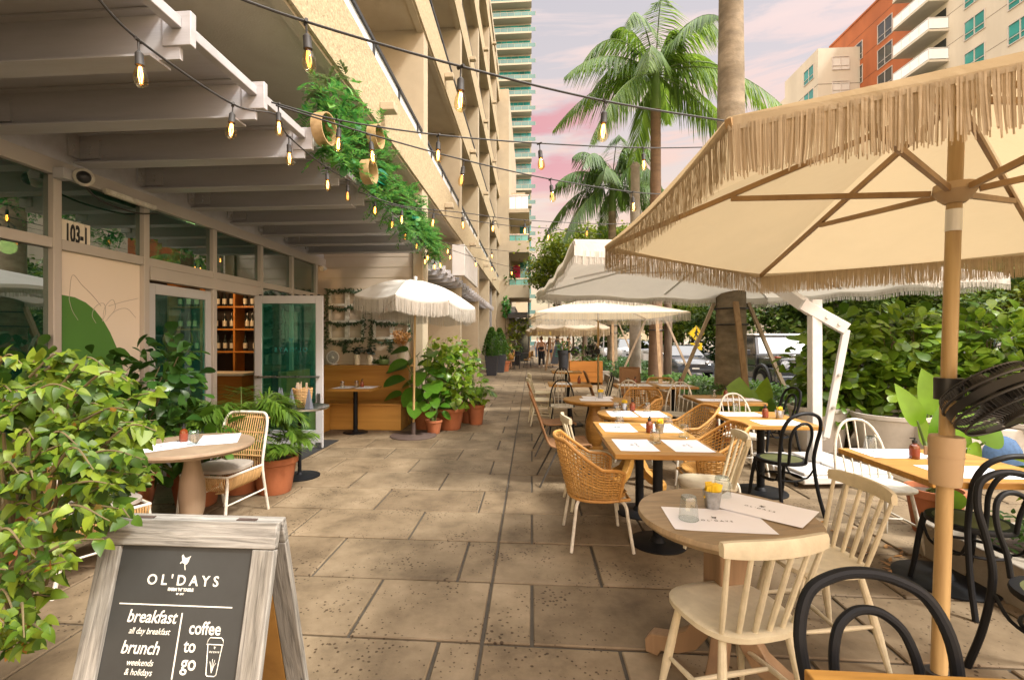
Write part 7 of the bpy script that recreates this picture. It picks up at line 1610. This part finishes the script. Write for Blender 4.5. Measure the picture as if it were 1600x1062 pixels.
def offroader(label, x, y):
    c = thing('parked_offroader', label, 'car', (x,y,-.14)); hw = .89; m = MB(); m.box(-hw,hw,-2.05,2.25,.48,.86); m.box(-hw*.86,hw*.86,-2.05,-.75,.862,1.14); m.box(-hw*.93,hw*.93,-.748,2.25,.862,1.22); m.build('body', 'car_dark', c, bevel=.03)
    m = MB(); m.add([(-hw*.92,-.75,1.222),(hw*.92,-.75,1.222),(hw*.92,2.24,1.222),(-hw*.92,2.24,1.222),(-hw*.86,-.52,1.80),(hw*.86,-.52,1.80),(hw*.86,2.18,1.80),(-hw*.86,2.18,1.80)], [(0,1,5,4),(1,2,6,5),(2,3,7,6),(3,0,4,7),(4,5,6,7)]); m.build('cabin', 'car_dark', c, bevel=.02)
    m = MB(); m.box(-hw*.90,hw*.90,-.60,2.22,1.803,1.865); m.build('roof', 'car_white', c, bevel=.03)
    m = MB(); m.add([(-hw*.80,-.742,1.26),(hw*.80,-.742,1.26),(hw*.76,-.552,1.75),(-hw*.76,-.552,1.75)], [(0,1,2,3)]); m.build('windscreen', 'rail_glass', c)
    for s in (-1,1):
        for y0, y1 in ((-.45,.35),(.45,1.2),(1.3,2.1)):
            m = MB(); m.add([(s*(hw*.92+.004)-s*.005,y0,1.28),(s*(hw*.92+.004)-s*.005,y1,1.28),(s*(hw*.865+.004),y1,1.74),(s*(hw*.865+.004),y0,1.74)], [(0,1,2,3)]); m.build('side_window', 'dark_glass', c)
        m = MB(); m.tube([(s*.62,-2.07,.98),(s*.62,-2.10,.98)], .115, 20); m.build('headlight', 'headlamp', c); m = MB(); m.box(s*.74-.07,s*.74+.07,-1.98,-1.80,1.142,1.20); m.build('indicator', 'label_red', c, bevel=.02)
        m = MB(); m.obox((s*(hw+.13),-.55,1.28), (.22,.10,.18)); m.build('mirror', 'car_trim', c, bevel=.02)
        for yy in (-1.3,1.35):
            wheel(c, s*(hw-.10), yy, .40, .25, s); m = MB()
            m.tube([(s*(hw+.005),yy+.50*math.cos(a),.42+.50*math.sin(a)) for a in arc(0,math.pi,13)], .055, 8); m.build('wheel_arch', 'car_trim', c)
    m = MB(); m.box(-.48,.48,-2.075,-2.052,.84,1.10); m.build('grille', 'car_trim', c, bevel=.006); m = MB()
    for z in (.89,.96,1.03): m.box(-.45,.45,-2.085,-2.077,z,z+.018)
    m.build('grille_bar', 'steel', c); m = MB(); m.box(-hw,hw,-2.22,-2.053,.46,.66); m.build('bumper', 'car_slate', c, bevel=.03); m = MB(); m.box(-.16,.16,-2.23,-2.222,.50,.60); m.build('number_plate', 'white_paint', c); return c
offroader('black boxy off-roader with pale roof parked behind the staked palm', 7.75, 16.2)
sedan('parked_car', 'dark slate saloon car parked facing us beyond the off-roader', 'car', 6.85, 23.0, 'car_slate')
sedan('parked_car', 'white hatchback parked behind the twin staked palm', 'car', 7.4, 31.5, 'car_white', 4.4, 1.85, 1.62, 0, True); sedan('parked_car', 'white van like car parked behind the lamp post', 'car', 7.3, 38, 'car_white', 4.6, 1.9, 1.75, 0, True); sedan('parked_car', 'white car parked furthest down the kerb', 'car', 7.2, 45, 'car_white', 4.5, 1.85, 1.5)
q = ay(1590,672,9.4); sedan('parked_car', 'silver grey car parked beyond the hedge corner behind the black fan', 'car', 8.6, 9.6, 'galvanised', 4.5, 1.8, 1.45)
# blue denim cushion seen below the fan
q = ay(1555,680,6.0); o = thing('bean_bag', 'crumpled blue denim bag slumped behind the terracotta pot below the fan', 'bag', (q.x,6.0,0)); m = MB(); m.lathe([(.0,.0),(.20,.02),(.26,.2),(.24,.42),(.18,.55),(.1,.62),(0,.64)], n=20)
for i, v in enumerate(m.v): f = 1+.10*math.sin(v[0]*17+v[2]*9)*math.cos(v[1]*13); m.v[i] = (v[0]*f*.9, v[1]*f*.9, v[2]*.72)
m.build('sack', 'denim_dark', o); m = MB(); m.tube(curve([(-.1,0,.43),(-.05,-.05,.50),(.06,-.04,.50),(.1,0,.43)]), .015, 6); m.build('strap', 'denim_dark', o)
# ================================================================ people
def skin_body(name, J, E, rad, mat, parent, lv=2, root=0):
    me = bpy.data.meshes.new(name); me.from_pydata([tuple(j) for j in J], E, []); o = bpy.data.objects.new(name, me); COL.objects.link(o); o.parent = parent
    sk = o.modifiers.new('skin', 'SKIN'); 
    for i, v in enumerate(me.skin_vertices[0].data if me.skin_vertices else []): v.radius = (rad[i],)*2 if not isinstance(rad[i], tuple) else rad[i]; v.use_root = i == root
    ss = o.modifiers.new('smooth', 'SUBSURF'); ss.levels = lv; ss.render_levels = lv; me.materials.append(M[mat]); return o
def add_skin(me):
    if not me.skin_vertices:
        bm_ = __import__('bmesh').new(); bm_.from_mesh(me); bm_.verts.layers.skin.verify(); bm_.to_mesh(me); bm_.free()
def skin(name, chainset, mat, parent, root=0):
    """chainset: dict joint -> (pos, radius); edges list"""
    J, E = chainset; names = list(J); idx = {n: i for i, n in enumerate(names)}
    me = bpy.data.meshes.new(name); me.from_pydata([tuple(J[n][0]) for n in names], [(idx[a], idx[b]) for a, b in E], []); add_skin(me)
    o = bpy.data.objects.new(name, me); COL.objects.link(o); o.parent = parent
    for i, n in enumerate(names):
        r = J[n][1]; d = me.skin_vertices[0].data[i]; d.radius = r if isinstance(r, tuple) else (r, r); d.use_root = (i == root); d.use_loose = False
    sm = o.modifiers.new('skin', 'SKIN'); sm.use_smooth_shade = True; ss = o.modifiers.new('smooth', 'SUBSURF'); ss.levels = 2; ss.render_levels = 2; me.materials.append(M[mat]); return o
def person(label, x, y, rz, h, skinm, hairm, hair, topm, botm, bottom, stride=.18, cat='person', arms=(.1,-.1), shoem='white_paint', toplow=.0, bag=None):
    p = thing('person', label, cat, (x,y,0), rz); k = h/1.70
    S = lambda a, b, c: V((a*k, b*k, c*k)); J = {}; E = []
    J['pelvis'] = (S(0,0,.94), (.135*k,.10*k)); J['waist'] = (S(0,0,1.06), (.115*k,.085*k)); J['chest'] = (S(0,.01,1.26), (.140*k,.095*k)); J['collar'] = (S(0,0,1.39), (.09*k,.065*k)); J['neck'] = (S(0,.01,1.46), .047*k); J['jaw'] = (S(0,.03,1.535), (.062*k,.068*k)); J['skull'] = (S(0,.015,1.615), (.072*k,.085*k)); J['crown'] = (S(0,.005,1.665), (.055*k,.062*k))
    E += [('pelvis','waist'),('waist','chest'),('chest','collar'),('collar','neck'),('neck','jaw'),('jaw','skull'),('skull','crown')]
    for s, n, st, ar in ((-1,'l',stride,arms[0]),(1,'r',-stride,arms[1])):
        J[n+'hip'] = (S(s*.09,0,.88), .088*k); J[n+'knee'] = (S(s*.10,st*.45+.03,.49), .056*k); J[n+'calf'] = (S(s*.10,st*.75,.34), .052*k); J[n+'ankle'] = (S(s*.10,st*1.1-.02,.09+max(0,-st)*.25), .034*k); J[n+'toe'] = (S(s*.115,st*1.1+.13,.028+max(0,-st)*.08), .036*k)
        J[n+'sho'] = (S(s*.17,0,1.375), .052*k); J[n+'elb'] = (S(s*.235,ar*.5-.02,1.11), .037*k); J[n+'wri'] = (S(s*.25,ar+.06,.88), .024*k); J[n+'palm'] = (S(s*.25,ar+.075,.81), (.022*k,.034*k))
        E += [('pelvis',n+'hip'),(n+'hip',n+'knee'),(n+'knee',n+'calf'),(n+'calf',n+'ankle'),(n+'ankle',n+'toe'),('collar',n+'sho'),(n+'sho',n+'elb'),(n+'elb',n+'wri'),(n+'wri',n+'palm')]
        for q, (dy, ln) in enumerate(((.022,.075),(.008,.085),(-.007,.08),(-.021,.065))):
            J[n+'f%d'%q] = (S(s*.248,ar+.078+dy,.765), .0085*k); J[n+'g%d'%q] = (S(s*.238,ar+.085+dy,.765-ln*.8), .007*k); E += [(n+'palm',n+'f%d'%q),(n+'f%d'%q,n+'g%d'%q)]
        J[n+'th'] = (S(s*.225,ar+.11,.80), .010*k); J[n+'th2'] = (S(s*.215,ar+.125,.765), .008*k); E += [(n+'wri',n+'th'),(n+'th',n+'th2')]
    skin('body', (J, E), skinm, p)
    g = 1.14
    Jt = {a: (J[a][0], tuple(x*g for x in J[a][1]) if isinstance(J[a][1], tuple) else J[a][1]*g) for a in ('pelvis','waist','chest','lhip','rhip')}
    if toplow == 0: Jt['collar'] = (S(0,-.003,1.385), (.100*k,.078*k)); Jt['lsho'] = (J['lsho'][0]*1.0, .060*k); Jt['rsho'] = (J['rsho'][0]*1.0, .060*k); e2 = [('waist','chest'),('chest','collar'),('collar','lsho'),('collar','rsho'),('pelvis','waist')]
    else: Jt['collar'] = (S(0,.0,1.26), (.145*k,.11*k)); e2 = [('waist','chest'),('pelvis','waist')]
    Jt = {a: Jt[a] for a in Jt if a not in ('lhip','rhip') and any(a in e for e in e2)}; skin('top', (Jt, e2), topm, p, list(Jt).index('pelvis'))
    Jb = {'pelvis': (S(0,0,.97), (.150*k,.118*k))}; e3 = []
    for n, s in (('l',-1),('r',1)):
        Jb[n+'hip'] = (J[n+'hip'][0], .102*k); e3.append(('pelvis',n+'hip'))
        if bottom == 'long':
            Jb[n+'knee'] = (J[n+'knee'][0], .078*k); Jb[n+'calf'] = (J[n+'calf'][0], .076*k); Jb[n+'ankle'] = (J[n+'ankle'][0]+S(0,0,.04), .060*k); e3 += [(n+'hip',n+'knee'),(n+'knee',n+'calf'),(n+'calf',n+'ankle')]
        else: Jb[n+'thigh'] = (J[n+'hip'][0].lerp(J[n+'knee'][0], .42), .088*k); e3.append((n+'hip',n+'thigh'))
    skin('trousers' if bottom == 'long' else 'shorts', (Jb, e3), botm, p)
    for n in 'lr':
        a = J[n+'ankle'][0]; b = J[n+'toe'][0]; m = MB(); m.tube([a+S(0,-.055,-.055), a+S(0,-.03,-.045), a.lerp(b,.5)+S(0,.01,-.012), b+S(0,.03,-.002)], [.030*k,.045*k,.045*k,.022*k], 10); m.build('shoe', shoem, p)
    m = MB(); c = S(0,.0,1.615); m.grid(lambda i, j: c + S(.086*math.sin(math.pi*j/9)*math.cos(2*math.pi*i/18), .098*math.sin(math.pi*j/9)*math.sin(2*math.pi*i/18)-.018, .088*math.cos(math.pi*j/9)+.022) if j < 7 else c + S(.07*math.cos(2*math.pi*i/18)*(1 if j < 9 else .02), -.045+.05*math.sin(2*math.pi*i/18)*(1 if j<9 else .02), -.03), 18, 10, wrap=True)
    if hair == 'bun': m.ball(S(0,-.07,1.735), .048*k, 10, 7)
    if hair == 'long': m.tube([S(0,-.05,1.66), S(0,-.085,1.55), S(0,-.10,1.40), S(0,-.105,1.26), S(0,-.10,1.17)], [.07*k,.095*k,.12*k,.115*k,.05*k], 12)
    m.build('hair', hairm, p)
    m = MB()
    for s in (-1,1): m.ball(S(s*.030,.092,1.595), .010*k, 8, 5); m.ball(S(s*.076,.005,1.585), .018*k, 8, 5, sq=(.5,1,1.5))
    m.build('eyes_and_ears', skinm, p); m = MB(); m.tube([S(0,.098,1.60), S(0,.118,1.562), S(0,.100,1.555)], [.008*k,.014*k,.010*k], 8); m.tube([S(-.022,.098,1.528), S(0,.105,1.526), S(.022,.098,1.528)], .006*k, 6); m.build('nose_and_mouth', skinm, p)
    return p
person('woman with a high bun walking away in black dungarees with bare shoulders', gp(846,574).x, 26.3, R(4), 1.66, 'skin', 'hair_brown', 'bun', 'cloth_black', 'cloth_black', 'long', .20, arms=(.08,-.08), toplow=1)
person('woman with long brown hair walking away in blue denim shorts', 1.08, 29.5, R(-8), 1.66, 'skin', 'hair_brown', 'long', 'skin', 'denim', 'shorts', -.16, toplow=1)
person('man in a navy shirt walking away beside the yellow parasols', 1.75, 33.5, R(5), 1.78, 'skin', 'hair_dark', 'short', 'cloth_navy', 'cloth_navy', 'long', .14)
person('person in white top standing far down the promenade', .45, 38, R(170), 1.70, 'skin', 'hair_dark', 'short', 'cloth_white', 'denim_light', 'long', .05); person('person in a dark top far down the promenade behind the woman with the bun', .62, 35.0, R(10), 1.72, 'skin', 'hair_dark', 'short', 'cloth_white', 'cloth_black', 'long', -.12); person('person in pale shorts far behind the parasol poles', 2.6, 35, R(0), 1.7, 'skin', 'hair_dark', 'short', 'cloth_black', 'cloth_white', 'shorts', .1)
# seated woman at the dark cafe table
def seated(label, x, y, rz, hairm, topm, botm):
    p = thing('person', label, 'person', (x,y,0), rz); S = lambda a,b,c: V((a,b,c)); J = {}; E = []
    J['pelvis'] = (S(0,-.02,.56), (.15,.12)); J['waist'] = (S(0,-.03,.70), (.12,.09)); J['chest'] = (S(0,.0,.90), (.14,.10)); J['collar'] = (S(0,.02,1.03), (.09,.065)); J['neck'] = (S(0,.04,1.10), .047); J['jaw'] = (S(0,.07,1.165), (.06,.066)); J['skull'] = (S(0,.055,1.245), (.07,.083)); J['crown'] = (S(0,.045,1.295), (.052,.06)); E += [('pelvis','waist'),('waist','chest'),('chest','collar'),('collar','neck'),('neck','jaw'),('jaw','skull'),('skull','crown')]
    for s, n in ((-1,'l'),(1,'r')):
        J[n+'hip'] = (S(s*.10,.05,.54), .09); J[n+'knee'] = (S(s*.12,.42,.52), .058); J[n+'calf'] = (S(s*.12,.42,.34), .052); J[n+'ankle'] = (S(s*.12,.38,.08), .034); J[n+'toe'] = (S(s*.13,.52,.03), .034); J[n+'sho'] = (S(s*.17,.01,1.02), .05); J[n+'elb'] = (S(s*.25,.12,.80), .036); J[n+'wri'] = (S(s*.14,.36,.80), .024); J[n+'palm'] = (S(s*.10,.43,.80), (.03,.022)); E += [('pelvis',n+'hip'),(n+'hip',n+'knee'),(n+'knee',n+'calf'),(n+'calf',n+'ankle'),(n+'ankle',n+'toe'),('collar',n+'sho'),(n+'sho',n+'elb'),(n+'elb',n+'wri'),(n+'wri',n+'palm')]
        for q in range(4): J[n+'f%d'%q] = (S(s*(.085-.02*q+.03),.50,.80), .009); E.append((n+'palm',n+'f%d'%q))
        J[n+'th'] = (S(s*.06,.41,.82), .010); E.append((n+'wri',n+'th'))
    skin('body', (J, E), 'skin', p); Jt = {a: (J[a][0], tuple(q*1.14 for q in J[a][1]) if isinstance(J[a][1], tuple) else J[a][1]*1.2) for a in ('pelvis','waist','chest','collar','lsho','rsho')}; skin('top', (Jt, [('pelvis','waist'),('waist','chest'),('chest','collar'),('collar','lsho'),('collar','rsho')]), topm, p)
    Jb = {a: (J[a][0], (J[a][1]*1.25 if not isinstance(J[a][1], tuple) else (.16,.13))) for a in ('pelvis','lhip','lknee','lcalf','rhip','rknee','rcalf')}; skin('trousers', (Jb, [('pelvis','lhip'),('lhip','lknee'),('lknee','lcalf'),('pelvis','rhip'),('rhip','rknee'),('rknee','rcalf')]), botm, p)
    m = MB(); m.ball((0,.03,1.265), .098, 14, 9, sq=(.92,1.02,.95)); m.tube([(0,-.01,1.27),(0,-.05,1.15),(0,-.07,1.0)], [.07,.095,.06], 12); m.build('hair', hairm, p); m = MB(); m.tube([(0,.13,1.235),(0,.152,1.20),(0,.132,1.192)], [.008,.014,.010], 8); m.tube([(-.02,.13,1.165),(.02,.13,1.165)], .006, 6)
    for s in (-1,1): m.ball((s*.03,.122,1.235), .010, 8, 5)
    m.build('face_features', 'skin', p)
seated('blond woman in a black top sitting on the orange shell chair', -1.10, 24.62, R(15), 'hair_blond', 'cloth_black', 'cloth_white')
# ================================================================ end of the street
for i, (x0, x1, y, h, mt, lab) in enumerate(((-9,-.6,62,9,'stucco_smooth','low beige building closing the promenade beside the balcony wing'),(4,12,110,12,'cream_render','pale building at the very end of the road'),(14,30,120,16,'stucco_smooth','pale block beyond the end of the road'))):
    o = thing('distant_building', lab, 'building', ((x0+x1)/2,y,0)); m = MB(); w2_ = (x1-x0)/2; m.box(-w2_,w2_,0,10,0,h); m.build('wall', mt, o); z = 3.5
    first = None
    while z < h-2:
        x = -w2_+1
        while x < w2_-1.5:
            if first is None: m = MB(); m.box(0,1.3,-.03,.02,0,1.5); m.box(-.08,1.38,-.06,-.031,-.08,0); first = m.build('window', 'dark_glass', o); wv = first
            else: wv = first.copy(); COL.objects.link(wv); wv.parent = o
            wv.location = (x,0,z); x += 2.6
        z += 3
for x, y, c, lab in ((1.2,44,'sign_yellow','yellow parasol far down the promenade'),(-.2,48,'canvas_white','white parasol far down the promenade beside the beige building')):
    parasol(lab, x, y, 1.5, 2.1, 2.7, (c,c), .3, 6, .15, step=.12, sw=.1, name='parasol')
o = thing('awning_frame', 'white event tent far behind the parasol poles', 'tent', (4.6,40,0)); m = MB(); m.add([(-1.5,-1.5,2.4),(1.5,-1.5,2.4),(1.5,1.5,2.4),(-1.5,1.5,2.4),(0,0,3.2)], [(0,1,4),(1,2,4),(2,3,4),(3,0,4)]); m.build('canopy', 'canvas_white', o)
for a in (-1,1):
    for b in (-1,1): m = MB(); m.tube([(a*1.5,b*1.5,0),(a*1.5,b*1.5,2.4)], .04, 8); m.build('pole', 'white_metal', o)
# drop prototypes that were never placed
for p_ in (PC,PH,PB,PW,PHD,PS,PSA,PR,PM,PG,PBT,PBK,PCD,BL,BD,BA):
    if p_.name not in USED and p_.get('label') == 'x':
        for k_ in kids(p_): bpy.data.objects.remove(k_)
        bpy.data.objects.remove(p_)
